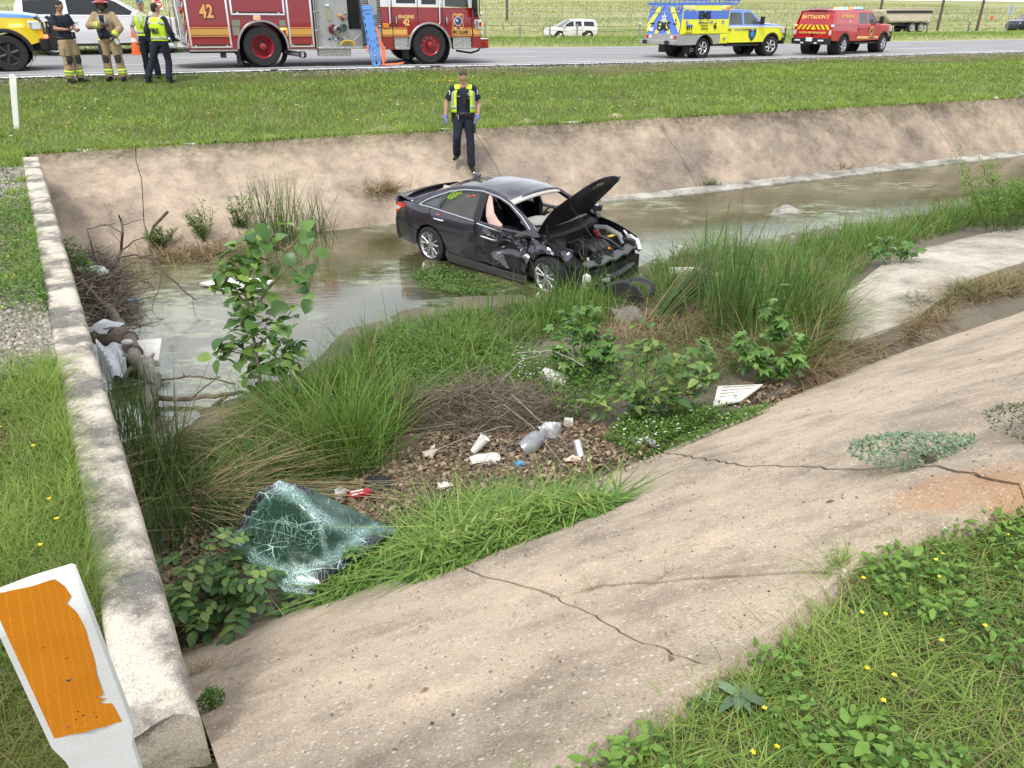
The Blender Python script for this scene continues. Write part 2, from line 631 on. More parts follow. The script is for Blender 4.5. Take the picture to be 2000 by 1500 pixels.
# - ground materials
def mat_concrete(name,c1,c2,c3,peb=34.0,pebamt=0.5,streak=None,rust=None,big=0.55,edge=0.07,stain=0.6):
 t=NT(name)
 n1=t.noise(big,9,0.66)
 n2=t.noise(4.0,9,0.74)
 base=t.ramp(n1,[(0.44-edge,c2),(0.48,c1),(0.52+edge,c3)])
 n3=t.noise(big*2.7,9,0.7)
 base=t.mix(stain,base,t.ramp(n3,[(0.36,(0.58,0.57,0.57)),(0.47,(0.95,0.95,0.95)),(0.60,(1.0,1.0,1.0)),(0.66,(1.2,1.18,1.14))]),'MULTIPLY')
 base=t.mix(0.6,base,t.ramp(n2,[(0.3,(0.55,0.53,0.52)),(0.5,(1,1,1)),(0.72,(1.15,1.13,1.1))]),'MULTIPLY')
 if streak:
  st=t.noise(2.2,8,0.68,stretch=streak)
  base=t.mix(0.4,base,t.ramp(st,[(0.36,(0.55,0.52,0.5)),(0.5,(1,1,1)),(0.64,(1.22,1.2,1.15))]),'MULTIPLY')
 if rust:
  (rx,ry,rr)=rust
  mp=t.new('ShaderNodeVectorMath',operation='DISTANCE')
  t.l.new(t.coord(),mp.inputs[0])
  mp.inputs[1].default_value=(rx,ry,slab_z(rx,ry))
  rn=t.noise(3.5,8,0.75)
  ad=t.new('ShaderNodeMath',operation='MULTIPLY_ADD')
  t.l.new(rn,ad.inputs[0]);ad.inputs[1].default_value=-1.1*rr;t.l.new(mp.outputs['Value'],ad.inputs[2])
  f=t.ramp(ad.outputs['Value'],[(0.02*rr,(1,1,1)),(0.5*rr,(0,0,0))])
  base=t.mix(t.mix(1,f,(0.5,0.5,0.5),'MULTIPLY'),base,(0.50,0.25,0.095))
 for k,(sc_,am)in enumerate(((peb,1.0),(peb*2.3,0.8))):
  vo=t.new('ShaderNodeTexVoronoi',feature='F1')
  vo.inputs['Scale'].default_value=sc_
  t.l.new(t.coord(),vo.inputs['Vector'])
  sc=t.new('ShaderNodeSeparateColor')
  t.l.new(vo.outputs['Color'],sc.inputs[0])
  pf=t.mix(1,t.ramp(sc.outputs[0],[(0.60,(0,0,0)),(0.66,(1,1,1))]),t.ramp(vo.outputs['Distance'],[(0.22,(1,1,1)),(0.40,(0,0,0))]),'MULTIPLY')
  pc=t.ramp(sc.outputs[1],[(0.15,(0.85,0.79,0.70)),(0.5,(0.66,0.57,0.47)),(0.62,(0.28,0.22,0.18)),(0.9,(0.18,0.15,0.13))])
  base=t.mix(t.mix(1,pf,(min(1,pebamt*am*1.6),)*3,'MULTIPLY'),base,pc)
 fine=t.noise(110,4,0.75)
 base=t.mix(0.7,base,t.ramp(fine,[(0.32,(0.45,0.43,0.42)),(0.52,(1,1,1)),(0.70,(1.35,1.32,1.28))]),'MULTIPLY')
 t.set(Base_Color=base,Roughness=0.9)
 t.bsdf.inputs['Specular IOR Level'].default_value=0.25
 t.bump(t.mix(0.5,fine,n2,'ADD'),0.7,0.01)
 MATS[name]=t.m
 return t.m
CONC_NEAR=mat_concrete('near_concrete',(0.47,0.385,0.295),(0.325,0.272,0.215),(0.55,0.45,0.34),40,0.38,rust=(1.85,2.62,0.36),stain=0.75)
CONC_FAR=mat_concrete('far_concrete',(0.36,0.29,0.225),(0.255,0.21,0.172),(0.47,0.38,0.295),45,0.2,streak=(1.1,1.0,0.5),big=0.42,edge=0.06,stain=0.8)
CONC_WALL=mat_concrete('wall_concrete',(0.40,0.365,0.31),(0.20,0.19,0.175),(0.62,0.565,0.48),70,0.25,big=2.1,edge=0.02,stain=0.85)
def mat_ground(name,stops,sc1=1.2,sc2=14.0,stretch=None,bump=0.6,rotz=0.0):
 t=NT(name)
 vec=t.coord()
 if rotz:
  mp=t.new('ShaderNodeMapping')
  mp.inputs['Rotation'].default_value=(0,0,-rotz)
  t.l.new(vec,mp.inputs['Vector'])
  vec=mp.outputs['Vector']
 n1=t.noise(sc1,8,0.68,vec=vec,stretch=stretch)
 n2=t.noise(sc2,6,0.7,vec=vec)
 base=t.ramp(n1,stops)
 base=t.mix(0.7,base,t.ramp(n2,[(0.28,(0.5,0.5,0.48)),(0.6,(1,1,1)),(0.8,(1.2,1.2,1.1))]),'MULTIPLY')
 t.set(Base_Color=base,Roughness=0.95)
 t.bsdf.inputs['Specular IOR Level'].default_value=0.15
 t.bump(n2,bump,0.03)
 MATS[name]=t.m
 return t.m
SOIL=mat_ground('bank_soil',[(0.3,(0.06,0.052,0.035)),(0.5,(0.10,0.09,0.05)),(0.7,(0.15,0.125,0.085))],2.0,22)
VERGE=mat_ground('verge_soil',[(0.3,(0.07,0.095,0.03)),(0.5,(0.11,0.13,0.045)),(0.72,(0.19,0.16,0.09))],0.8,11)
FIELD=mat_ground('field_grass',[(0.28,(0.13,0.17,0.05)),(0.44,(0.24,0.27,0.10)),(0.56,(0.36,0.36,0.17)),(0.72,(0.46,0.43,0.24))],0.055,1.6,stretch=(0.5,1.8,1),bump=0.3,rotz=math.atan(0.5))
def mat_mud():
 t=NT('channel_mud')
 n1=t.noise(0.9,7,0.65)
 n2=t.noise(16,6,0.7)
 base=t.ramp(n1,[(0.35,(0.105,0.088,0.06)),(0.55,(0.17,0.145,0.105)),(0.7,(0.24,0.21,0.16))])
 base=t.mix(0.6,base,t.ramp(n2,[(0.3,(0.5,0.48,0.45)),(0.65,(1.05,1.05,1.05))]),'MULTIPLY')
 t.set(Base_Color=base,Roughness=t.ramp(n1,[(0.35,(0.45,)*3),(0.6,(0.9,)*3)]))
 t.bump(n2,0.6,0.03)
 MATS['channel_mud']=t.m
 return t.m
MUD=mat_mud()
SILT=mat_concrete('silty_floor',(0.42,0.38,0.32),(0.28,0.25,0.21),(0.54,0.50,0.43),24,0.2,big=0.7)
def mat_water():
 t=NT('channel_water')
 n1=t.noise(0.5,7,0.62,stretch=(0.6,1.6,1))
 n3=t.noise(3.2,7,0.72,stretch=(0.7,1.5,1))
 col=t.ramp(n1,[(0.35,(0.045,0.048,0.017)),(0.5,(0.072,0.07,0.03)),(0.64,(0.115,0.11,0.06))])
 scum=t.mix(1,t.ramp(t.noise(0.33,5),[(0.50,(0,0,0)),(0.60,(1,1,1))]),t.ramp(n3,[(0.47,(0,0,0)),(0.56,(0.8,0.8,0.8))]),'MULTIPLY')
 col=t.mix(scum,col,(0.27,0.31,0.18))
 t.set(Base_Color=col,Roughness=t.mix(scum,(0.015,)*3,(0.3,)*3),IOR=2.5)
 r1=t.noise(5.0,2,0.5,stretch=(1.0,2.4,1))
 r2=t.noise(17.0,3,0.55,stretch=(1.0,1.8,1))
 amp=t.ramp(t.noise(0.3,3),[(0.40,(0.10,)*3),(0.62,(1.0,)*3)])
 t.bump(t.mix(1,t.mix(0.4,r1,r2),amp,'MULTIPLY'),0.11,0.05)
 MATS['channel_water']=t.m
 return t.m
WATER=mat_water()
def mat_road():
 t=NT('asphalt')
 n1=t.noise(0.5,5,0.6,stretch=(0.4,1.5,1))
 n2=t.noise(60,4,0.7)
 base=t.ramp(n1,[(0.3,(0.205,0.205,0.21)),(0.7,(0.28,0.28,0.285))])
 base=t.mix(0.5,base,t.ramp(n2,[(0.3,(0.7,0.7,0.7)),(0.7,(1.15,1.15,1.15))]),'MULTIPLY')
 t.set(Base_Color=base,Roughness=0.85)
 t.bump(n2,0.3,0.005)
 return t.m
ROAD=mat_road()
LINE=M('road_paint',(0.74,0.74,0.72),0.7,var=0.12,vsc=3)
# - channel bed, water
def sheet(name,X,Y,Z,m,keep=None,kind='structure'):
 """rows of points (2-d arrays) -> one sheet"""
 a,b=X.shape
 V=np.stack([X,Y,Z],2).reshape(-1,3)
 idx=np.arange(a*b).reshape(a,b)
 F=np.stack([idx[:-1,:-1],idx[1:,:-1],idx[1:,1:],idx[:-1,1:]],2).reshape(-1,4)
 if keep is not None:F=F[keep[:-1,:-1].reshape(-1)]
 me=bpy.data.meshes.new(name)
 me.from_pydata(V.tolist(),[],F.tolist())
 bm=bmesh.new();bm.from_mesh(me)
 bmesh.ops.delete(bm,geom=[v for v in bm.verts if not v.link_faces],context='VERTS')
 for f in bm.faces:
  if f.normal.z<0:f.normal_flip()
 bm.to_mesh(me);bm.free()
 me.materials.append(m)
 me.polygons.foreach_set('use_smooth',[True]*len(me.polygons))
 return tag(link(name,me),kind=kind)
def build_land():
 ps=np.concatenate([np.arange(-9.5,20,0.14),np.linspace(20,75,70)])
 qs=np.concatenate([np.arange(0.9,11.0,0.14),np.arange(11.0,16.0,0.4)])
 Pm,Q=np.meshgrid(ps,qs,indexing='ij')
 X=0.905*Pm-0.425*Q;Y=0.425*Pm+0.905*Q
 keep=(wall_side(X,Y)<0.1)&(Y<farwater_y(X)+1.2)
 Z=bed_z(X,Y)
 sheet('channel_bed',X,Y,Z,MUD,keep)
 poly=[at(px,py,0.2)for px,py in[(1600,615),(1700,560),(1790,515),(2000,462),(2400,390),(2400,470),(2000,556),(1880,600),(1780,655),(1660,672),(1590,660)]]
 pl=[(p.x,p.y)for p in poly]
 m=panel('channel_floor',densify_jag(pl,0.5,0.03),lambda x,y:(x,y,bz_s(x,y)),SILT,None,0.05,0.35,out=(0,0,1))
 tag(m,kind='structure')
 xs=np.concatenate([np.linspace(-14,20,60),np.linspace(21,80,40)])
 fr=np.linspace(0,1,12)
 X,Fm=np.meshgrid(xs,fr,indexing='ij')
 Y=(lip_y(X)-1.0)*Fm+(1-Fm)*np.where(X<4,2.5-0*X,0.65*X+4.5)
 sheet('water',X,Y,X*0+WATER_Z,WATER)
 xs=np.concatenate([np.linspace(-60,-14,24),np.arange(-13.8,12,0.2),np.linspace(12.5,70,30)])
 ys=np.concatenate([np.linspace(-40,-6,14),np.arange(-5.8,16,0.2),np.linspace(16.5,60,22)])
 X,Y=np.meshgrid(xs,ys,indexing='ij')
 s=-0.573*X+0.819*Y
 ws=wall_side(X,Y)
 al=(X-WA.x)*WDIR.x+(Y-WA.y)*WDIR.y
 keep=((ws>0.12)&(Y<lip_y(X)+0.6))|((ws<=0.12)&(s<5.4))
 c4=lambda f:np.pad(f(f(ws[:-1,:-1],ws[1:,:-1]),f(ws[:-1,1:],ws[1:,1:])),((0,1),(0,1)))
 wmin,wmax=c4(np.minimum),c4(np.maximum)
 keep&=(al<0.15)|(wmin>0.04)|(wmax<0.02)
 sheet('near_bank',X,Y,near_z(X,Y),SOIL,keep)
 xs=np.concatenate([np.linspace(-60,-18,40),np.arange(-17.5,40,0.35),np.linspace(41,110,50)])
 fr=np.linspace(0,1,34)
 X,Fm=np.meshgrid(xs,fr,indexing='ij')
 Y=lip_y(X)*(1-Fm)+(road_y(X)-0.35)*Fm
 Z=verge_z(X,Fm)
 sheet('grass_verge',X,Y,Z,VERGE)
 fr=np.linspace(0,1,16)
 X,Fm=np.meshgrid(xs,fr,indexing='ij')
 ed=0.62+0.12*pnoise(xs*3,xs*0,1.0,21)
 Y=(road_y(X)-ed[:,None])*(1-Fm)+(road_y(X)+11.9)*Fm
 sheet('road',X,Y,road_z(X),ROAD)
 def strip(name,x0,x1,off,w):
  x=np.arange(x0,x1+0.01,0.5 if x1-x0<100 else 1.0)
  X,Fm=np.meshgrid(x,np.array([0.,1.]),indexing='ij')
  return sheet(name,X,road_y(X)+off+w*Fm,road_z(X)+0.006,LINE)
 strip('edge_line',-60,110,0.0,0.15)
 strip('edge_line',-60,110,11.2,0.15)
 for off in(3.7,7.5):
  for k in range(-4,8):
   strip('lane_line',k*11.0-2.0,k*11.0+1.2,off,0.14)
 sp=np.array([10.6,12.0,13.5,15.5,17.5,20,25,30,48,62,75,90,130,175,220,260,300,420,600,1200])
 xs=np.concatenate([np.linspace(-400,-50,36),np.arange(-48,90,2.0),np.linspace(95,600,50)])
 X,Sm=np.meshgrid(xs,sp,indexing='ij')
 Y=road_y(np.clip(X,-80,120))+(X-np.clip(X,-80,120))*0.48+0.05+Sm*1.118
 sheet('field',X,Y,field_z(X,Sm),FIELD)
def verge_z(X,Fm):
 return LIP_Z+0.01+(road_z(X)-0.05-LIP_Z)*Fm**0.95+0.03*pnoise(X,Fm*9,1.5,8)*(Fm<0.95)*(Fm>0.02)
_fs=[10.6,12,13.5,15.5,17.5,20,25,30,48,62,75,90,130,175,220,260,300,420,600,1200]
def field_z(X,s):
 zr=road_z(np.clip(X,-80,120))
 crest=7.95-0.004*np.clip(X,-200,500)
 w=np.interp(s,_fs,[0,0.10,0.17,0.22,0.12,-0.05,-0.2,-0.3,-0.2,0,0,0,0,0,0,0,0,0,0,0])
 near=zr+w
 base=np.interp(s,[10.6,48,62,75,90,1200],[0,1.45,2.1,2.45,2.9,2.9])
 hill=2.9+(crest-2.9)*np.interp(s,[90,130,175,220,260,300,420,600,1200],[0,0.26,0.52,0.8,1.0,0.92,0.4,-1.0,-4])
 k=smooth01((s-19)/16)
 return np.where(s<48,near*(1-k)+1.45*k,np.where(s<90,base,hill))
def field_pt(x,s):
 return Vector((x,float(road_y(x))+0.05+s*1.118,float(field_z(np.array([x]),np.array([s]))[0])))
def bz_s(x,y):
 return float(bed_z(np.array([x]),np.array([y]),False)[0])+0.035
def densify_jag(poly,d,j):
 g=random.Random(3)
 return[(p[0]+g.uniform(-j,j),p[1]+g.uniform(-j,j))for p in densify(poly,d)]
build_land()
# - near slope: slabs between the cracks
def jag(pts,d=0.12,j=0.012,seed=1):
 g=random.Random(seed)
 out=[]
 for a,b in zip(pts[:-1],pts[1:]):
  a,b=Vector((a[0],a[1])),Vector((b[0],b[1]))
  k=max(1,int((b-a).length/d))
  n=Vector((-(b-a).y,(b-a).x)).normalized()
  for i in range(k):
   out.append(a.lerp(b,i/k)+n*(g.uniform(-j,j)if i else 0))
 out.append(Vector((pts[-1][0],pts[-1][1])))
 return out
def shift(pl,w):
 out=[]
 for i,p in enumerate(pl):
  d=(pl[min(i+1,len(pl)-1)]-pl[max(i-1,0)]).normalized()
  out.append(p+Vector((-d.y,d.x))*w)
 return out
def build_near_slope():
 S=lambda*l:[on_slab(a,b)for a,b in l]
 root=tag(empty('concrete_slope',(0,0,0)),kind='structure')
 lipA=S((300,1900),(900,1610),(1115,1497),(1258,1394),(1400,1300))
 lipB=S((1400,1300),(1500,1228),(1640,1120))
 lipC=S((1640,1120),(1700,1080),(1850,1016),(1990,950))
 lipD=[on_slab(1990,950),on_slab(1990,950)+Vector((0.819,0.573,0))*26]
 c1=S((1400,1300),(1340,1281),(1225,1240),(1150,1196),(1090,1166))
 c2=S((1640,1120),(1560,1116),(1420,1126),(1300,1136),(1180,1140),(1090,1166))
 c0=S((1090,1166),(930,1120),(820,1060))
 c3=S((1990,950),(1900,925),(1830,912),(1660,917),(1440,909),(1330,889),(1270,880))
 deep=lambda a,b:[Vector((a[0],a[1])),Vector((b[0],b[1]))]
 dirn=Vector((-0.573,0.819))
 dn=lambda p,k=0.9:Vector((p[0],p[1]))+dirn*k
 J1,J2,J0,J3=jag(c1,0.05,0.010,2),jag(c2,0.06,0.012,3),jag(c0,seed=4),jag(c3,0.08,0.022,5)
 g=0.006
 wl0=WA+WDIR*3.4-WNOR*0.012
 wl1=WA-WDIR*0.25-WNOR*0.012
 W2=lambda p:Vector((p[0],p[1]))
 edge=lambda pl,seed:jag(pl,0.1,0.012,seed)
 tz=lambda x,y:0.004*math.sin(3.1*x+1.3*y)+0.003*math.sin(7*y-4*x)
 sf=lambda k:(lambda x,y:(x,y,slab_z(x,y)+tz(x,y)+k))
 A=[W2(wl0)]+[W2(wl1),W2(on_slab(330,1650))]+edge(lipA,6)[4:]+shift(J1,g)[1:]+shift(J0,g)[1:]+[dn(J0[-1],0.5)]
 slabs=[(A,0.0)]
 B=edge(lipB,7)+shift(J2,g)[1:-1]+shift(J1,-g)[::-1][:-1]
 slabs.append((B,-0.004))
 Cc=edge(lipC,8)+shift(J3,g)[1:]+[dn(J3[-1],0.6),dn(on_slab(1010,1000),0.9),dn(J0[-1],0.5)]+shift(J0,-g)[::-1]+shift(J2,-g)[::-1][1:]
 slabs.append((Cc,0.004))
 D=jag(lipD,0.4,0.012,9)+[dn(TOE[-1]-Vector((0.819,0.573,0))*3,0.8),dn(on_slab(2000,610),0.8),dn(on_slab(1500,770),0.8),dn(J3[-1],0.6)]+shift(J3,-g)[::-1]
 slabs.append((D,0.010))
 for i,(pl,k)in enumerate(slabs):
  panel('slab',pl,sf(k),CONC_NEAR,root,0.11,0.3,out=(0,0,1),angle=50)
build_near_slope()
# - far slope: panels with joints
def build_far_slope():
 root=tag(empty('far_concrete_slope',(0,0,0)),kind='structure')
 js=[-12,-6.25,0.2,4.6,8.6,12.9,16.0,19.0,24,32,42,60,75]
 def surf(x,w):
  yb,xt=farwater_y(x),x-1.1
  yt=float(lip_y(xt))+0.12
  b=0.03*math.sin(PI*w)
  n=0.012*math.sin(1.7*x+4*w)*math.sin(2.3*w+0.6*x)
  return(x*(1-w)+xt*w,yb*(1-w)+yt*w,-0.06*(1-w)+(LIP_Z+0.03+0.03*math.sin(x*1.9))*w+b+n)
 for i in range(len(js)-1):
  a,b=js[i]+0.006,js[i+1]-0.006
  poly=[(a,0)]+[(a+(b-a)*k/6,0)for k in range(1,6)]+[(b,0)]+[(b+0.03*math.sin(k*2.1+i),k/6)for k in range(1,6)]+[(b,1)]+[(b+(a-b)*k/14,1+0.028*math.sin(k*2.7+i*3)+0.02*math.sin(k*5.1))for k in range(1,14)]+[(a,1)]+[(a+0.03*math.sin((6-k)*2.1+i-1),1-k/6)for k in range(1,6)]
  panel('slab',poly,surf,CONC_FAR,root,0.12,0.35,out=(0,-1,1),angle=50)
 xs=np.linspace(-13,75,90);X,Fm=np.meshgrid(xs,np.linspace(0,1.12,6),indexing='ij')
 Xt=X-1.1*Fm
 sheet('far_slope_soil',Xt,farwater_y(X)*(1-Fm)+lip_y(X-1.1)*Fm+0.1*Fm,-0.06+(LIP_Z+0.02)*np.minimum(Fm,1.0)-0.1,SOIL)
 m=MB()
 xs=np.linspace(2.0,60,70)
 ring=[]
 for x in xs:
  y=float(farwater_y(x))
  k=0.015*math.sin(3*x)+0.01*math.sin(7.7*x)
  w=0.34*min(1.0,(x-1.6)/2.0)
  ring.append([(x,y-w+k,0.0),(x,y-w+0.02+k,WATER_Z+0.03+k*0.5),(x,y-0.02,WATER_Z+0.075),(x,y+0.1,WATER_Z+0.08)])
 vs=[p for r in ring for p in r]
 m.add(vs,[(i*4+j,(i+1)*4+j,(i+1)*4+j+1,i*4+j+1)for i in range(len(ring)-1)for j in range(3)])
 tag(m.build('toe_curb',mat_concrete('toe_concrete',(0.34,0.325,0.29),(0.18,0.175,0.155),(0.48,0.46,0.42),20,0.1,big=1.5)),kind='structure')
build_far_slope()
# - headwall
def build_wall():
 root=empty('concrete_headwall',WA-WNOR*0+Vector((0,0,0)),label='long weathered concrete headwall running along the left edge of the channel',cat='wall')
 prof=[(0.005,-1.85),(0.0,-1.2),(0.0,-0.6),(0.0,-0.25),(0.0,-0.08),(0.004,-0.035),(0.016,-0.012),(0.035,0.0),(0.08,0.003),(0.14,0.004),(0.2,0.003),(0.235,0.0),(0.255,-0.012),(0.262,-0.04),(0.265,-0.15),(0.265,-0.9)]
 n=170
 V=np.zeros((n+1,len(prof),3))
 for i in range(n+1):
  a=WLEN*(i/n)**1.25
  for j,(d,h)in enumerate(prof):
   e=1.0 if 4<=j<=13 else 0.2
   q=0.007*float(pnoise(np.array(a*3.0),np.array(d*9+h*6),2.0,31))*e+0.004*float(pnoise(np.array(a*11.0),np.array(d*20+h*9),2.0,37))*e
   chip=max(0.0,float(pnoise(np.array(a*2.3),np.array(d*3.),2.0,41))-0.75)*0.05 if 4<=j<=7 else 0
   nn=0.35 if j==0 else(-chip if j<8 else 0)
   p=WNOR*(d+q*0.5+chip)+WDIR*(a-(0.02*math.sin(j*1.3)if i==0 else 0))+Vector((0,0,h+q-chip*0.8))
   V[i,j]=p
 m=MB()
 k=len(prof)
 m.add(V.reshape(-1,3).tolist(),[(i*k+j,(i+1)*k+j,(i+1)*k+j+1,i*k+j+1)for i in range(n)for j in range(k-1)]+[tuple(range(k))[::-1],tuple(n*k+j for j in range(k))])
 m.build('wall_body',CONC_WALL,root,angle=45)
build_wall()
# - shared vehicle pieces
BLACK=M('black_plastic',(0.018,0.018,0.02),0.55,var=0.25)
RUBBER=M('tyre_rubber',(0.022,0.022,0.024),0.85,var=0.3,vsc=9,bump=0.2,bsc=80)
DARKM=M('dark_metal',(0.05,0.05,0.055),0.5,0.6,var=0.3)
ALU=M('machined_alloy',(0.55,0.55,0.56),0.32,0.9,var=0.1)
ALUD=M('grey_alloy',(0.17,0.165,0.16),0.4,0.7,var=0.15)
CHROME=M('chrome',(0.8,0.8,0.82),0.12,1.0,var=0.03)
STEEL=M('brushed_steel',(0.42,0.42,0.43),0.35,0.9,var=0.12)
GLASSD=M('dark_glass',(0.02,0.022,0.025),0.04,var=0.1,spec=0.6)
GLASSM=M('tinted_glass',(0.08,0.095,0.10),0.04,var=0.1,spec=0.6)
LAMPC=M('clear_lamp',(0.62,0.64,0.66),0.12,0.2,var=0.25,vsc=20)
LAMPR=M('red_lamp',(0.5,0.015,0.015),0.15,var=0.2,coat=0.5)
LAMPA=M('amber_lamp',(0.75,0.26,0.03),0.2,var=0.15,coat=0.5)
WHITEP=M('white_paint',(0.74,0.75,0.76),0.3,var=0.03,coat=0.8)
WHITE=M('white_plastic',(0.72,0.72,0.70),0.5,var=0.08,vsc=8)
def arc(cx,cz,r,a0,a1,n=10):
 return[(cx+r*math.cos(R(a0+(a1-a0)*i/n)),cz+r*math.sin(R(a0+(a1-a0)*i/n)))for i in range(n+1)]
def wheel(parent,x,y,r,w,rr,style='split',n=5,side=-1,steer=0.0,rim_mat=None,hub_mat=None,rim_in=0.03,tilt=0.0,z=None):
 """tyre with the rim as its sub-part; axis along local y, outside facing side"""
 t=MB()
 h=w/2
 t.lathe([(rr,-h*0.82),(rr+0.012,-h),(r*0.93,-h),(r*0.985,-h*0.82),(r,-h*0.5),(r,h*0.5),(r*0.985,h*0.82),(r*0.93,h),(rr+0.012,h),(rr,h*0.82)],(0,0,0),(0,1,0),32,closed=True)
 if r>0.25:
  for k in range(44):
   q=2*PI*k/44
   for sx in(-1,1):
    t.box((r*1.002*math.cos(q),sx*h*0.62,r*1.002*math.sin(q)),(0.012,h*0.5,r*0.075),0,Matrix.Rotation(-q,3,'Y')@Matrix.Rotation(0.3*sx,3,'X'))
 tyre=t.build('wheel',RUBBER,parent,angle=30)
 tyre.location=(x,y,r if z is None else z)
 tyre.rotation_euler=(tilt,0,steer)
 m=MB()
 o=side*h
 f=lambda d:o-side*d
 m.lathe([(rr,f(0.0)),(rr*1.03,f(-0.004)),(rr*0.95,f(0.012)),(rr*0.90,f(0.05)),(rr*0.88,f(w*0.8))],(0,0,0),(0,1,0),32,1)
 m.lathe([(rr*0.9,f(w*0.45)),(0.02,f(w*0.45))],(0,0,0),(0,1,0),24,2)
 if style=='split':
  for k in range(n):
   for dq in(-0.2,0.2):
    q=2*PI*k/n+0.3
    a=Vector((math.cos(q+dq*0.7)*rr*0.2,f(0.03),math.sin(q+dq*0.7)*rr*0.2))
    b=Vector((math.cos(q+dq*1.25)*rr*0.93,f(0.012),math.sin(q+dq*1.25)*rr*0.93))
    m.tube([a,a.lerp(b,0.5),b],[(0.016,0.02),(0.015,0.018),(0.021,0.018)],6,0)
  m.cyl((0,f(0.05),0),(0,f(0.012),0),rr*0.27,rr*0.22,16,0)
 elif style=='spoke':
  for k in range(n):
   q=2*PI*k/n+0.3
   a=Vector((math.cos(q)*rr*0.25,f(0.02),math.sin(q)*rr*0.25))
   b=Vector((math.cos(q)*rr*0.93,f(0.02),math.sin(q)*rr*0.93))
   m.tube([a,b],[(rr*0.14,0.02),(rr*0.16,0.02)],6,0)
  m.cyl((0,f(0.06),0),(0,f(0.0),0),rr*0.32,rr*0.26,16,0)
  for k in range(6):
   q=2*PI*k/6
   m.cyl((math.cos(q)*rr*0.2,f(0.0),math.sin(q)*rr*0.2),(math.cos(q)*rr*0.2,f(-0.012),math.sin(q)*rr*0.2),0.012,n=6,mi=2)
 else:
  m.lathe([(rr*0.9,f(0.06)),(rr*0.8,f(rim_in)),(rr*0.55,f(rim_in*0.5+0.02)),(rr*0.5,f(rim_in)),(rr*0.33,f(rim_in)),(rr*0.3,f(-0.03)),(rr*0.18,f(-0.04)),(0.001,f(-0.04))],(0,0,0),(0,1,0),28,0)
  for k in range(10):
   q=2*PI*k/10
   c=(math.cos(q)*rr*0.42,f(rim_in),math.sin(q)*rr*0.42)
   m.cyl(c,(c[0],f(rim_in-0.035),c[2]),0.018,n=6,mi=2)
   c=(math.cos(q+0.3)*rr*0.7,f(rim_in*0.9),math.sin(q+0.3)*rr*0.7)
   m.cyl((c[0],f(rim_in+0.03),c[2]),(c[0],f(rim_in-0.012),c[2]),0.03,n=8,mi=2)
 m.build('rim',[rim_mat or ALU,rim_mat or ALU,hub_mat or DARKM],tyre,angle=40)
 return tyre
def strip(name,prof,hw,mats,parent,crown=0.0,cx=0.0,ny=10,th=0.0,label=None,p=2.0):
 """surface across the car from a profile of (x, z); hw(x, z) half width; crown lifts, cx pushes forward in the middle"""
 m=MB()
 n=len(prof)-1
 def fn(u,v):
  x,z=prof[min(n,int(round(u*n)))]
  k=1-abs(2*v-1)**p
  return(x+cx*k,hw(x,z)*(2*v-1),z+crown*k)
 m.grid(fn,n,ny)
 return m.build(name,mats,parent,angle=40,solid=th,label=label)
def resample(prof,k):
 out=[]
 for a,b in zip(prof[:-1],prof[1:]):
  out+=[(a[0]+(b[0]-a[0])*i/k,a[1]+(b[1]-a[1])*i/k)for i in range(k)]
 return out+[prof[-1]]
 # - the wrecked sedan
def mat_carpaint(name,col,dirt=True,dirtz=0.55):
 t=NT(name)
 base=t.noise(2.5,4)
 c=t.ramp(base,[(0.3,tuple(q*0.88 for q in col)),(0.7,tuple(q*1.12 for q in col))])
 r=t.ramp(t.noise(6,5),[(0.35,(0.13,)*3),(0.7,(0.24,)*3)])
 if dirt:
  sp=t.new('ShaderNodeSeparateXYZ');t.l.new(t.coord(),sp.inputs[0])
  zr=t.ramp(sp.outputs['Z'],[(0.15,(1,1,1)),(dirtz,(0,0,0))])
  spk=t.ramp(t.noise(45,4,0.75),[(0.56,(0,0,0)),(0.60,(1,1,1))])
  d=t.mix(1,zr,spk,'MULTIPLY')
  film=t.mix(1,zr,t.ramp(t.noise(3,5),[(0.45,(0.02,)*3),(0.75,(0.4,)*3)]),'MULTIPLY')
  d=t.mix(1,d,film,'SCREEN')
  c=t.mix(d,c,(0.23,0.19,0.14))
  r=t.mix(d,r,(0.85,0.85,0.85))
 t.set(Base_Color=c,Roughness=r,Metallic=0.55,Coat_Weight=0.9,Coat_Roughness=0.06)
 MATS[name]=t.m
 return t.m
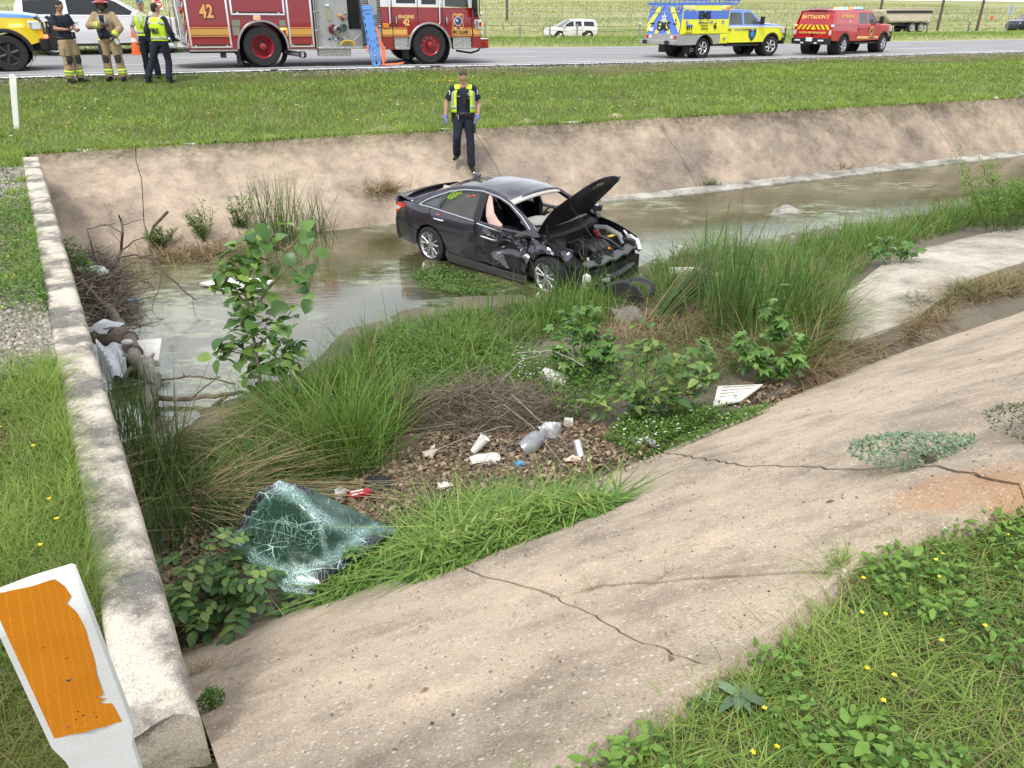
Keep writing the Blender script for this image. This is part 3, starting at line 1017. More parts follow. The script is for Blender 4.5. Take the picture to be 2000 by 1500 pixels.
def build_sedan():
 PAINT=mat_carpaint('sedan_paint',(0.046,0.043,0.060),True,0.62)
 TRIM=M('window_trim',(0.72,0.72,0.73),0.18,0.95,var=0.04)
 LINER=M('hood_underside',(0.012,0.012,0.013),0.6,var=0.3,vsc=6)
 CLOTH=M('airbag_cloth',(0.46,0.40,0.36),0.9,var=0.12,vsc=9,bump=0.3,bsc=14)
 PINK=M('side_airbag',(0.60,0.42,0.36),0.85,var=0.12,vsc=7,bump=0.4,bsc=16)
 SEAT=M('seat_fabric',(0.022,0.022,0.03),0.9,var=0.25)
 DASH=M('dash_plastic',(0.085,0.09,0.09),0.7,var=0.15)
 GREYP=M('grey_plastic',(0.22,0.225,0.23),0.5,var=0.2)
 PALE=M('headliner',(0.50,0.48,0.44),0.9,var=0.08)
 TINT=NT('sedan_side_glass')
 TINT.set(Base_Color=(0.40,0.43,0.42),Roughness=0.03,Transmission_Weight=0.93,IOR=1.3)
 TINT=TINT.m
 root=empty('wrecked_car',(-0.86,13.5,0.055),R(-41.5),0.95,'dark purple-grey sedan with crushed front door and raised hood in the channel','car')
 root.rotation_euler=(R(0.8),R(0.6),R(-41.5))
 def w(x,z):
  if z<0.45:b=0.872-0.07*((0.45-z)/0.32)**2
  elif z<0.9:b=0.872+0.012*math.sin(PI*(z-0.45)/0.45)
  else:b=0.868-0.5*(z-0.9)-0.05*(z-0.9)**2
  if x>2.5:b-=0.16*((x-2.5)/1.05)**2
  if x<-0.2:b-=0.13*((-0.2-x)/0.8)**2
  return b
 def ridge(x,z,s=0.0):
  x,z=x+0.07*math.sin(13*z+5*x+s),z+0.06*math.sin(11*x-4*z)
  a=abs(math.sin(5.1*x+3.7*z+s));b=abs(math.sin(7.9*z-4.3*x+1.3+s));c=abs(math.sin(11.0*x+9.0*z+2.0+s))
  return 0.5*(1-a)+0.35*(1-b)+0.25*c
 belt=[(2.38,0.905),(1.13,0.935),(0.0,0.985),(-0.45,1.01)]
 outer=[(-0.47,1.015),(-0.3,1.11),(-0.05,1.225),(0.25,1.335),(0.55,1.405),(0.9,1.44),(1.25,1.437),(1.55,1.40),(1.78,1.335),(2.05,1.205),(2.3,1.07),(2.52,0.945)]
 for sg in(-1,1):
  near=sg<0
  S=lambda x,z,k=0.0:(x,sg*(w(x,z)+k),z)
  out=(0,sg,0)
  q=[(-0.96,0.93),(-0.97,0.66),(-0.55,0.60),(-0.36,0.55)]+arc(0,0.32,0.375,140,42,10)+[(0.30,0.55),(0.15,0.68),(0.05,0.8),(0.0,0.985),(-0.45,1.01),(-0.72,0.985)]
  panel('quarter_panel',q,S,PAINT,root,0.02,0.1,out=out)
  rb=[(-0.97,0.645),(-0.99,0.30),(-0.93,0.24),(-0.42,0.24)]+arc(0,0.32,0.375,190,146,5)+[(-0.37,0.54),(-0.55,0.585)]
  panel('rear_bumper',rb,S,PAINT,root,0.02,0.1,out=out)
  rd=[(0.44,0.28),(1.12,0.26),(1.125,0.93),(0.02,0.98),(0.07,0.8),(0.165,0.69),(0.315,0.56),(0.395,0.42)]
  def srd(x,z):
   k=-0.05*math.exp(-((x-1.1)/0.16)**2-((z-0.55)/0.2)**2)if near else 0
   k+=0.012*math.exp(-((z-0.78)/0.03)**2)
   return S(x,z,k)
  dr=panel('rear_door',rd,srd,PAINT,root,0.03,0.07,out=out)
  hm=MB().tube([S(0.16,0.845,0.012),S(0.2,0.845,0.038),S(0.36,0.84,0.038),S(0.4,0.84,0.012)],0.016,8)
  hm.build('handle',TRIM,dr)
  fd=[(1.165,0.27),(1.7,0.25),(2.24,0.27),(2.3,0.6),(2.3,0.9),(1.16,0.93)]
  if near:
   fd=[(1.17,0.27),(1.7,0.24),(2.22,0.3),(2.27,0.5),(2.2,0.66),(2.22,0.80),(1.95,0.775),(1.9,0.835),(1.55,0.87),(1.19,0.925)]
   def sfd(x,z):
    d=math.exp(-((x-1.95)/0.42)**2-((z-0.55)/0.34)**2)
    k=-0.20*d+0.19*(ridge(x,z)-0.45)*min(1,0.3+d*1.2)+0.03*math.exp(-((z-0.80)/0.03)**2)*(1-d)
    return S(x,z,k)
   dr=panel('front_door',fd,sfd,PAINT,root,0.02,0.036,jit=0.3,out=out,angle=24,label='crushed dark grey front door')
   hm=MB().tube([sfd(1.28,0.745),Vector(sfd(1.32,0.74))+Vector((0,-0.04,0)),Vector(sfd(1.52,0.70))+Vector((0,-0.045,0)),sfd(1.56,0.69)],0.017,8)
   hm.build('handle',TRIM,dr)
   tr=MB().tube([sfd(1.19,0.93),sfd(1.55,0.875),Vector(sfd(1.9,0.84))+Vector((0,0.02,0))],0.014,6)
   tr.build('window_trim',TRIM,dr)
  else:
   piv=Matrix.Translation((2.3,0.87,0))@Matrix.Rotation(R(-62),4,'Z')@Matrix.Translation((-2.3,-0.87,0))
   sfd=lambda x,z:piv@Vector(S(x,z,0.0))
   dr=panel('front_door',fd,sfd,M('door_grey',(0.16,0.16,0.175),0.3,0.4,var=0.1,coat=0.6),root,0.06,0.1,out=tuple(piv.to_3x3()@Vector((0,1,0))),label='open front door on the far side')
   MB().tube([sfd(1.27,0.80),piv@Vector(S(1.3,0.8,0.03)),piv@Vector(S(1.46,0.8,0.03)),sfd(1.5,0.80)],0.016,8).build('handle',TRIM,dr)
   MB().box(piv@Vector(S(2.05,1.0,0.1)),(0.1,0.2,0.13),0,piv.to_3x3()).build('door_mirror',PAINT,dr,bevel=0.03)
  wf=[(1.22,0.97),(2.28,0.94),(2.03,1.125),(1.75,1.275),(1.5,1.345),(1.22,1.378)]
  wr_=[(0.22,1.02),(1.06,0.975),(1.06,1.378),(0.8,1.37),(0.52,1.322),(0.33,1.25)]
  wq=[(-0.22,1.025),(0.14,1.022),(0.255,1.21),(0.05,1.15)]
  frame=outer+[(2.40,0.91),(1.13,0.942),(0.0,0.992)]
  def sfr(x,z):
   k=0
   if near and x>1.5:
    k=-0.05*math.exp(-((x-2.3)/0.3)**2)+0.02*(ridge(x*2,z*2)-0.5)
   return S(x,z,k)
  panel('roof_frame',frame,sfr,PAINT,root,0.05,0.07,holes=[wf,wr_,wq],out=out,angle=35)
  g=panel('rear_door_glass',wr_,lambda x,z:S(x,z,-0.012),TINT,root,0.006,0.3,out=out)
  panel('quarter_glass',wq,lambda x,z:S(x,z,-0.012),GLASSM,root,0.006,0.3,out=out)
  trim=MB()
  for line in([(-0.27,1.0),(0.0,0.998),(0.6,0.972),(1.11,0.95)],[(-0.27,1.0),(-0.12,1.10),(0.1,1.20),(0.38,1.305),(0.7,1.375),(1.1,1.41),(1.5,1.37),(1.78,1.30),(2.05,1.16),(2.28,1.0)]):
   trim.tube([Vector(sfr(a,b))+Vector((0,sg*0.006,0))for a,b in resample(line,3)],0.0125,6)
  trim.build('window_trim',TRIM,root)
  bp=[(1.07,0.96),(1.2,0.955),(1.2,1.385),(1.07,1.39)]
  panel('pillar_cover',bp,lambda x,z:S(x,z,0.006),BLACK,root,0.01,0.2,out=out)
  MB().box((1.16,sg*(0.80),0.6),(0.12,0.1,0.72)).build('door_post',BLACK,root,bevel=0.01)
  sill=[(0.40,0.22),(0.45,0.10),(2.28,0.10),(2.30,0.235),(1.7,0.225),(1.12,0.245),(0.46,0.265),(0.42,0.33)]
  panel('side_sill',sill,lambda x,z:S(x,z,0.035+0.02*math.sin(z*14)+(0.03*(ridge(x,z)-0.4)if near and x>1.0 else 0)),M('sill_plastic',(0.05,0.047,0.05),0.5,var=0.3,vsc=8,coat=0.3),root,0.04,0.08,out=out)
  if near:
   fe=[(2.32,0.28),(2.36,0.26)]+arc(2.7,0.32,0.385,190,68,9)+[(2.95,0.74),(3.14,0.66),(3.16,0.76),(2.95,0.845),(2.6,0.935),(2.45,0.955),(2.3,0.9),(2.28,0.6)]
   def sfe(x,z):
    d=math.exp(-((x-2.3)/0.4)**2)
    return S(x,z,-0.10*d+0.16*(ridge(x*0.9,z*1.1,1.7)-0.45)-0.1*max(0,x-2.85))
   panel('front_fender',fe,sfe,PAINT,root,0.015,0.038,jit=0.3,out=out,angle=24,label='buckled and torn front fender')
  else:
   fe=[(2.34,0.27)]+arc(2.7,0.32,0.375,185,10,12)+[(3.2,0.45),(3.42,0.60),(3.3,0.76),(2.95,0.855),(2.5,0.945),(2.32,0.9)]
   panel('front_fender',fe,S,PAINT,root,0.015,0.1,out=out)
  tl=[(-0.985,0.93),(-0.99,0.76),(-0.90,0.76),(-0.80,0.85),(-0.66,0.905),(-0.72,0.945)]
  lamp=panel('tail_lamp',tl,lambda x,z:S(x,z,0.012),LAMPR,root,0.03,0.08,out=out)
  panel('lamp_lens',[(-0.99,0.875),(-0.99,0.80),(-0.88,0.815),(-0.80,0.87)],lambda x,z:S(x,z,0.016),M('tail_lens',(0.55,0.5,0.45),0.15,var=0.1),lamp,0.01,0.1,out=out)
  wheel(root,0.0,sg*0.775,0.322,0.21,0.235,'split',5,sg,rim_mat=ALU,hub_mat=ALUD)
  wheel(root,2.7,sg*0.765,0.322,0.21,0.235,'split',5,sg,steer=R(-9)if near else R(-4),rim_mat=ALU,hub_mat=ALUD,tilt=R(4)if near else 0)
  for xw in(0.0,2.7):
   wl_=MB().tube([(xw,sg*0.45,0.36),(xw,sg*(0.855 if xw==0 else 0.74),0.36)],0.362,24,caps=False)
   wl_.build('wheel_well',BLACK,root)
 sc=MB()
 def gl(x,z):return Vector((x,-(w(x,z)+0.002),z))
 for k,z0 in enumerate((1.355,1.32,1.285,1.25)):
  pts=[gl(0.42-0.03*k+0.24*i/24*(1.0-0.14*k)+0.012*math.cos(i*1.4),z0-0.045+0.014*math.sin(i*1.4)-0.012*math.cos(i*0.5))for i in range(25)]
  sc.tube([p for p in pts if True],0.008,4)
 sc.build('marker_writing',M('green_marker',(0.28,0.46,0.04),0.6,var=0.1),root)
 for a,b,k in(((0.80,1.285),(0.87,1.30),0),((0.91,1.31),(0.97,1.318),0),((0.22,0.92),(0.29,0.918),1)):
  MB().tube([gl(*a)+Vector((0,-0.01*k,0)),gl(*b)+Vector((0,-0.01*k,0))],0.01,5).build('marker_dash',M('orange_marker',(0.8,0.16,0.03),0.6),root)
 cur=MB()
 cur.grid(lambda u,v:(0.1+1.0*u,-(w(0.1+u,1.36-0.46*v)-0.075-0.02*math.sin(9*u)*math.sin(3*v)),1.36-0.44*v),20,10)
 cur.build('curtain_airbag',CLOTH,root,solid=0.01)
 sb=MB()
 pts=[(1.27,-0.60,1.36),(1.30,-0.66,1.22),(1.36,-0.72,1.08),(1.46,-0.75,0.96),(1.56,-0.74,0.88),(1.58,-0.72,0.84)]
 sb.tube(pts,[(0.03,0.03),(0.07,0.035),(0.09,0.04),(0.11,0.045),(0.11,0.04),(0.06,0.02)],12)
 sb.build('side_airbag',PINK,root)
 roofp=[(0.25,1.335),(0.55,1.405),(0.9,1.44),(1.25,1.437),(1.55,1.40),(1.74,1.35)]
 def roof_hw(x,z):return w(x,z)-0.008
 rm=MB()
 rp=resample(roofp,4)
 n=len(rp)-1
 def rf(u,v):
  x,z=rp[min(n,int(round(u*n)))]
  k=1-abs(2*v-1)**2.2
  dent=-0.05*math.exp(-((x-1.62)/0.2)**2-((v-0.12)/0.16)**2)
  return(x+0.09*k*max(0,(x-1.2)),roof_hw(x,z)*(2*v-1),z+0.062*k+dent+0.002)
 rm.grid(rf,n,22)
 rm.build('roof',mat_carpaint('roof_paint',(0.06,0.058,0.075),False),root,angle=50,solid=0.025)
 strip('headliner',[(x,z-0.035)for x,z in roofp],lambda x,z:w(x,z)-0.06,PALE,root,0.05)
 strip('windshield_header',[(1.70,1.345),(1.78,1.318),(1.80,1.29)],lambda x,z:w(x,z)-0.03,PALE,root,0.055,0.04,th=0.02)
 strip('rear_glass',resample([(-0.50,1.025),(-0.3,1.115),(-0.05,1.228),(0.25,1.338)],2),lambda x,z:w(x,z)-0.045,GLASSM,root,0.045,-0.05)
 strip('trunk_lid',[(-0.48,1.02),(-0.62,1.03),(-0.80,1.045),(-0.94,1.05),(-1.0,1.02)],lambda x,z:w(x,0.95)-0.03,PAINT,root,0.03,-0.05,th=0.02)
 strip('tail_panel',[(-1.0,1.02),(-0.99,0.9),(-1.0,0.7),(-1.03,0.6),(-1.03,0.35),(-0.97,0.24)],lambda x,z:w(-0.97,0.7),PAINT,root,0.0,-0.07,th=0.02)
 sp_=MB().tube([(-0.80+0.06*abs(v)**2,v*0.7,1.075-0.03*v*v)for v in np.linspace(-1,1,13)],[(0.02,0.012)]+[(0.09,0.014)]*11+[(0.02,0.012)],8)
 sp_.build('spoiler',PAINT,root)
 MB().tube([(0.45,0,1.465),(0.35,0,1.475),(0.30,0,1.515)],[(0.05,0.02),(0.04,0.02),(0.005,0.02)],6).build('roof_antenna',PAINT,root)
 MB().box((1.1,0,0.34),(2.9,1.5,0.26)).build('floor_pan',BLACK,root)
 MB().box((0.0,0,0.78),(0.06,1.4,0.5)).build('rear_bulkhead',BLACK,root)
 dm=MB()
 dm.grid(lambda u,v:(1.84+0.6*u,-0.72+1.44*v,0.80+0.16*math.sin(PI*min(1,u*1.35)*0.5)-0.03*u+0.02*math.sin(v*9)),10,14)
 dm.build('dashboard',DASH,root,solid=0.1)
 for sy in(-0.36,0.36):
  st=MB()
  st.tube([(1.05,sy,0.55),(1.3,sy,0.6),(1.55,sy,0.6)],[(0.24,0.1),(0.25,0.1),(0.23,0.08)],10)
  st.tube([(1.05,sy,0.55),(0.93,sy,0.85),(0.83,sy,1.12)],[(0.24,0.09),(0.24,0.08),(0.2,0.06)],10)
  seat=st.build('seat',SEAT,root)
  MB().ball((0.80,sy,1.22),(0.06,0.13,0.09)).build('headrest',SEAT,seat)
 MB().tube([(0.35,-0.66,0.6),(0.35,0,0.62),(0.35,0.66,0.6)],[(0.12,0.2)]*3,8).build('rear_seat',SEAT,root)
 sw=MB()
 sw.tube([(1.72+0.06*math.sin(a),0.36+0.18*math.cos(a),0.9+0.17*math.sin(a))for a in np.linspace(0,2*PI,19)],0.016,8)
 sw.ball((1.70,0.36,0.9),(0.05,0.1,0.09))
 sw.build('steering_wheel',BLACK,root)
 ab=MB().ball((2.02,-0.25,0.99),(0.22,0.27,0.07)).ball((1.98,-0.42,1.0),(0.16,0.16,0.05)).ball((2.05,0.2,0.985),(0.2,0.22,0.05))
 ab.build('dash_airbag',M('dash_airbag_cloth',(0.30,0.305,0.29),0.9,var=0.15,vsc=10),root)
 gl_=MB().tube([(2.20,0.05,0.985),(2.15,-0.05,1.0),(2.2,-0.13,0.985)],[(0.03,0.012),(0.05,0.02),(0.03,0.01)],6)
 gl_.tube([(2.18,-0.02,1.0),(2.26,0.0,0.975)],[(0.02,0.01),(0.012,0.006)],5)
 tag(gl_.build('glove',M('blue_glove',(0.04,0.25,0.72),0.4,var=0.15),None),'blue disposable glove left on the dash of the wrecked sedan','glove')
 g_=bpy.data.objects['glove']
 bpy.context.view_layer.update()
 g_.data.transform(root.matrix_world)
 strip('cowl',[(2.3,0.955),(2.42,0.945),(2.5,0.915),(2.56,0.86)],lambda x,z:0.72,BLACK,root,0.02,0.08,th=0.02)
 wp=MB()
 for a,b,c in(((2.50,-0.25,0.955),(2.42,0.1,0.985),(2.38,0.42,0.975)),((2.5,0.35,0.955),(2.44,0.02,0.985),(2.40,-0.4,0.975))):
  wp.tube([a,b,c],0.009,5)
 wp.build('wiper',BLACK,root)
 MB().box((3.0,0,0.36),(0.95,1.25,0.32)).build('engine_bay_floor',BLACK,root)
 for sy in(-1,1):
  MB().box((2.78 if sy<0 else 2.95,sy*0.56,0.64),(0.42 if sy<0 else 0.95,0.06,0.26)).build('inner_fender',BLACK,root,bevel=0.03)
  MB().cyl((2.72,sy*0.55,0.75),(2.72,sy*0.55,0.86),0.11,0.09).build('strut_tower',DARKM,root)
 MB().box((2.56,0,0.68),(0.05,1.3,0.42)).build('firewall',BLACK,root)
 ec=MB().box((2.93,-0.08,0.70),(0.36,0.50,0.16))
 for k in range(3):ec.box((2.93,-0.24+0.16*k,0.785),(0.3,0.03,0.02))
 eng=ec.build('engine_cover',BLACK,root,bevel=0.02)
 it=MB()
 for k in range(4):
  y=-0.27+0.12*k
  it.tube([(2.96,y,0.75),(3.1,y,0.765),(3.20,y,0.71),(3.22,y,0.6)],0.05,10)
 it.tube([(3.2,-0.34,0.62),(3.2,0.2,0.62)],0.06,10)
 it.build('intake_manifold',M('manifold_black',(0.022,0.022,0.024),0.3,var=0.2),root)
 MB().tube([(3.26,0.03,0.72),(3.27,0.045,0.70)],0.022,8).build('oil_cap',LAMPA,root)
 bt=MB().box((2.98,0.40,0.70),(0.2,0.26,0.2)).build('battery',DARKM,root,bevel=0.01)
 MB().box((3.06,0.38,0.802),(0.07,0.14,0.006)).build('battery_label',M('yellow_label',(0.75,0.5,0.03),0.5),bt)
 rc=MB().box((2.88,0.24,0.80),(0.1,0.07,0.09)).box((2.84,0.26,0.86),(0.05,0.1,0.04)).tube([(2.9,0.24,0.84),(2.8,0.36,0.87),(2.75,0.5,0.84)],0.014,6)
 rc.build('fuse_cover',M('red_plastic',(0.35,0.03,0.02),0.4,var=0.2),root)
 ah=MB().tube([(2.7,0.38,0.88),(2.85,0.52,0.87),(3.1,0.56,0.78),(3.2,0.55,0.66)],0.045,10)
 ah.build('intake_hose',GREYP,root)
 ho=MB()
 g2=random.Random(5)
 for k in range(12):
  a=Vector((2.62+g2.random()*0.2,g2.uniform(-0.5,0.5),0.7+g2.random()*0.12));b=Vector((3.1+g2.random()*0.25,g2.uniform(-0.5,0.5),0.58+g2.random()*0.12))
  ho.tube([a,a.lerp(b,0.3)+Vector((0,g2.uniform(-.1,.1),0.09)),a.lerp(b,0.7)+Vector((0,g2.uniform(-.1,.1),0.05)),b],g2.uniform(0.008,0.018),6)
 ho.build('wiring',BLACK,root)
 sl=MB().tube([(2.58,-0.6,0.80),(2.6,-0.3,0.86),(2.62,0.2,0.90),(2.58,0.62,0.92)],0.016,6)
 sl.build('hood_seal',BLACK,root)
 rs=MB()
 rs.grid(lambda u,v:(3.28+0.14*u+0.09*(1-(2*v-1)**2)-0.12*max(0,0.3-v),-0.66+1.3*v,0.70-0.035*u+0.018*math.sin(v*25)-0.05*(1-v)-0.12*max(0,0.25-v)),5,26)
 rs.build('radiator_support',DASH,root,solid=0.05)
 MB().box((3.38,0.02,0.50),(0.04,1.0,0.34)).build('radiator',M('radiator_core',(0.015,0.015,0.016),0.7,var=0.3,vsc=40,bump=0.5,bsc=150),root)
 cb=MB()
 for z0,hh in((0.40,0.1),(0.27,0.06)):
  cb.tube([(3.36+0.16*(1-v*v),0.70*v,z0+0.05*v-0.03)for v in np.linspace(-1,1,11)],[(0.03,hh/2)]*11,8)
 cb.build('crash_bar',M('crash_bar_black',(0.02,0.02,0.022),0.35,var=0.3),root)
 tb=MB()
 for y in(-0.45,-0.1,0.3):
  tb.box((3.42,y,0.45),(0.05,0.06,0.4))
 tb.tube([(3.44,-0.6,0.35),(3.5,-0.3,0.22),(3.52,0.2,0.17),(3.45,0.66,0.2)],[(0.02,0.05)]*4,6)
 tb.tube([(3.2,-0.72,0.30),(3.4,-0.72,0.22),(3.55,-0.5,0.14)],[(0.015,0.09)]*3,6)
 tb.build('bumper_bracket',BLACK,root)
 hl=[(3.02,0.80),(3.35,0.72),(3.48,0.60),(3.42,0.52),(3.2,0.62)]
 panel('headlight',hl,lambda x,z:(x,w(x,z)+0.02-0.7*max(0,x-3.2)**1.6,z),M('headlight_clear',(0.78,0.80,0.80),0.1,0.1,var=0.12,vsc=20),root,0.06,0.08,out=(0.4,1,0.2))
 wr2=MB().tube([(3.32,-0.58,0.17),(3.33,-0.58,0.3),(3.33,-0.57,0.42),(3.3,-0.56,0.46)],[(0.075,0.1),(0.09,0.125),(0.095,0.12),(0.04,0.05)],10)
 wr2.tube([(3.4,-0.5,0.2),(3.42,-0.46,0.3)],[(0.05,0.05),(0.04,0.06)],8)
 res=wr2.build('washer_reservoir',WHITE,root,label='white washer tank hanging from the torn front corner')
 MB().tube([(3.3,-0.56,0.46),(3.27,-0.52,0.6),(3.24,-0.5,0.68)],0.022,8).build('filler_neck',M('grey_hose',(0.35,0.36,0.36),0.5),res)
 pl=MB().box((3.5,-0.36,0.34),(0.14,0.16,0.05),0,Matrix.Rotation(0.5,3,'Z')).box((3.46,-0.2,0.36),(0.1,0.2,0.04),0,Matrix.Rotation(-0.3,3,'X'))
 pl.build('bumper_foam',GREYP,root,bevel=0.01)
 hinge=Vector((2.53,0,0.95))
 Rm=Matrix.Translation(hinge+Vector((-0.13,0,0.05)))@Matrix.Rotation(R(-62),4,'Y')@Matrix.Rotation(R(2),4,'X')@Matrix.Translation(-hinge)
 hood=[(2.5,-0.70),(2.5,0.70),(2.75,0.74),(3.1,0.73),(3.35,0.68),(3.47,0.56),(3.55,0.3),(3.58,0.0),(3.55,-0.3),(3.47,-0.56),(3.35,-0.68),(3.1,-0.73),(2.75,-0.74)]
 def hs(x,y,k=0.0):
  z=0.955-0.02*(x-2.5)-0.26*max(0,x-2.5)**2+0.055*(1-(y/0.74)**2)+0.025*math.sin(6*y)*math.exp(-((x-3.0)/0.25)**2)
  return Rm@Vector((x,y*1.06,z+k+0.03*math.sin(2.2*x+3*y)))
 hd=panel('hood',hood,hs,PAINT,root,0.008,0.1,out=(-0.5,0,1))
 inner=[(2.55+(a-2.55)*0.97,b*0.96)for a,b in hood]
 panel('hood_liner',inner,lambda x,y:hs(x,y,-0.022-0.012*math.sin(9*y)*math.sin(8*x)),LINER,hd,0.02,0.08,out=(0.5,0,-1))
 MB().box(hs(3.42,0.05,-0.05),(0.05,0.2,0.03),0,Rm.to_3x3()).tube([hs(3.38,-0.06,-0.05),hs(3.3,0.0,-0.07),hs(3.38,0.08,-0.05)],0.01,6).build('hood_latch',STEEL,hd)
 for sy in(-0.66,0.66):MB().tube([(2.5,sy,0.86),(2.56,sy,0.93),hs(2.7,sy*0.98,-0.03)],0.022,6).build('hood_hinge',BLACK,root)
 MB().tube([(3.3,-0.18,0.70),hs(3.1,-0.42,-0.03)],0.007,6).build('hood_prop',DARKM,root)
 return root
SEDAN=build_sedan()
# - fire engine
RED=M('engine_red',(0.27,0.008,0.014),0.22,var=0.05,coat=0.9)
GOLD=M('gold_band',(0.72,0.40,0.10),0.35,var=0.06,vsc=14)
ORANGE=M('orange_number',(0.80,0.36,0.14),0.4,var=0.05)
PANELG=M('pump_panel_grey',(0.36,0.37,0.36),0.45,0.35,var=0.1,vsc=3)
PLATE=NT('tread_plate')
_v=PLATE.new('ShaderNodeTexVoronoi');_v.inputs['Scale'].default_value=26;PLATE.l.new(PLATE.coord(),_v.inputs['Vector'])
PLATE.set(Base_Color=PLATE.ramp(_v.outputs['Distance'],[(0.2,(0.62,0.62,0.60)),(0.5,(0.36,0.36,0.35))]),Roughness=0.35,Metallic=0.6);PLATE.bump(_v.outputs['Distance'],0.5,0.01)
PLATE=PLATE.m
BLACKT=M('black_letter',(0.015,0.015,0.018),0.5)
WHITET=M('white_letter',(0.75,0.75,0.74),0.5)
GOLDT=M('gold_letter',(0.80,0.52,0.16),0.4)
YEL=M('reflective_yellow',(0.78,0.66,0.02),0.4,var=0.05)
REDR=M('reflective_red',(0.5,0.02,0.02),0.4,var=0.05)
def lit(name,col,es):return M(name,col,0.3,emit=col,es=es,var=0.02)
LITR=lit('lit_red',(1.0,0.10,0.04),4.0)
LITA=lit('lit_amber',(1.0,0.35,0.05),4.0)
LITB=lit('lit_blue',(0.1,0.55,1.0),3.5)
def sq(x0,x1,z0,z1):return[(x0,z0),(x1,z0),(x1,z1),(x0,z1)]
def plate(name,poly,y,m,parent,th=0.02,d=0.6,holes=(),bevel=0.0,label=None):
 """flat plate on the right side (facing -y), outline in (x, z)"""
 if not holes and len(poly)<=24:
  o=MB().prism(poly,(0,y,0),(1,0,0),(0,0,1),-th).build(name,m,parent,bevel=bevel,label=label)
  return o
 return panel(name,poly,lambda a,b:(a,y,b),m,parent,th,d,holes,out=(0,-1,0),label=label)
def side_text(name,s,size,m,parent,x,z,y,**k):
 return text(name,s,size,m,parent,(x,y,z),(1,0,0),(0,0,1),**k)
def build_engine():
 root=empty('fire_engine',(-8.234,26.70,2.375),math.atan(0.5),1.06,'red fire engine with gold band and white cab top parked on the road','fire engine')
 root.rotation_euler=(0,R(0.62),math.atan(0.5))
 Y=-1.25
 body=[(-1.93,0.45),(-0.66,0.45)]+arc(0.07,0.5,0.72,184,-4,14)+[(1.56,0.45),(1.56,2.9),(-1.93,2.9)]
 b=MB()
 b.prism(body,(0,Y,0),(1,0,0),(0,0,1),-0.6)
 b.prism(body,(0,1.25,0),(1,0,0),(0,0,1),0.6)
 b.box((-0.18,0,1.85),(3.48,1.4,2.08))
 b.build('body',RED,root,smooth=False)
 for x0,x1,z0 in((-1.90,-0.80,0.56),(0.82,1.53,0.56),(-0.72,0.76,1.40)):
  dz=2.7
  d=MB()
  k=0
  z=z0
  while z<dz:
   d.box(((x0+x1)/2,Y-0.012,z+0.024),(x1-x0-0.06,0.02,0.0465));z+=0.049
  d.build('roll_door',RED,root,smooth=False)
  fr=MB()
  for x in(x0+0.02,x1-0.02):fr.box((x,Y-0.018,(z0+dz)/2),(0.05,0.04,dz-z0))
  fr.box(((x0+x1)/2,Y-0.02,z0-0.03),(x1-x0,0.05,0.04))
  fo=fr.build('door_frame',CHROME,root,smooth=False)
  fb=MB().box(((x0+x1)/2,Y-0.03,z0+0.02),(x1-x0-0.1,0.035,0.025))
  fb.build('lift_bar',BLACK,fo)
  for q in(0.12,0.88):
   MB().box((x0+(x1-x0)*q,Y-0.045,z0+0.0),(0.05,0.02,0.04)).build('bar_latch',CHROME,fo)
 for(x0,x1)in((-1.865,-0.845),(-0.60,-0.585),(0.745,0.80),(0.865,1.49)):
  for z0,z1 in((0.80,0.82),(0.845,0.985),(1.01,1.03)):
   MB().box(((x0+x1)/2,Y-0.016-(0.012 if x1-x0>0.3 else 0),(z0+z1)/2),(x1-x0,0.03,z1-z0)).build('gold_stripe',GOLD,root)
  if x1-x0>0.3:
   for q in range(4):
    MB().box(((x0+x1)/2,Y-0.045,0.87+0.03*q),(x1-x0,0.003,0.004)).build('pin_stripe',M('brown_line',(0.35,0.16,0.03),0.5),root)
 side_text('lettering','42',0.46,BLACKT,root,-1.352,1.41,Y-0.029,bold=0.034,sx=0.78)
 side_text('lettering','42',0.46,ORANGE,root,-1.36,1.415,Y-0.036,bold=0.016,sx=0.78)
 tr=MB().tube([(x,Y-0.02,z)for x,z in arc(0.07,0.5,0.70,182,-2,24)],[(0.035,0.025)]*25,6)
 tr.build('arch_trim',STEEL,root)
 wwb=MB().tube([(0.07,Y+0.02,0.5),(0.07,-0.5,0.5)],0.69,28,caps=False);wwb.build('wheel_well',BLACK,root)
 tr2=MB().tube([(x,Y-0.02,z)for x,z in arc(5.17,0.46,0.70,182,-2,24)],[(0.035,0.025)]*25,6)
 tr2.build('arch_trim',STEEL,root)
 MB().tube([(5.17,Y+0.02,0.5),(5.17,-0.5,0.5)],0.69,28,caps=False).build('wheel_well',BLACK,root)
 RIMR=M('red_rim',(0.30,0.01,0.02),0.35,var=0.15,coat=0.4)
 for sg in(-1,1):
  for yy in(1.1,0.78):
   wh=wheel(root,0.05,sg*yy,0.53,0.29,0.30,'disc',side=sg,rim_mat=RIMR,hub_mat=DARKM,rim_in=0.14)
  wh=wheel(root,5.17,sg*1.08,0.54,0.36,0.30,'disc',side=sg,rim_mat=RIMR,hub_mat=DARKM,rim_in=0.06)
 MB().box((-0.62,-0.95,0.33),(0.03,0.55,0.5)).build('mud_flap',BLACK,root)
 MB().box((4.45,-0.95,0.33),(0.03,0.5,0.4)).build('mud_flap',BLACK,root)
 MB().box((-1.05,-1.1,0.33),(0.16,0.05,0.18)).build('underbody_box',DARKM,root)
 MB().box((2.4,0,0.55),(8.6,0.9,0.25)).build('chassis',BLACK,root)
 MB().box((-1.3,0,0.42),(1.2,1.9,0.12)).build('underbody',BLACK,root)
 MB().cyl((0.9,0,0.5),(0.2,0,0.5),0.2).box((0.05,0,0.5),(0.5,1.6,0.25)).build('axle',BLACK,root)
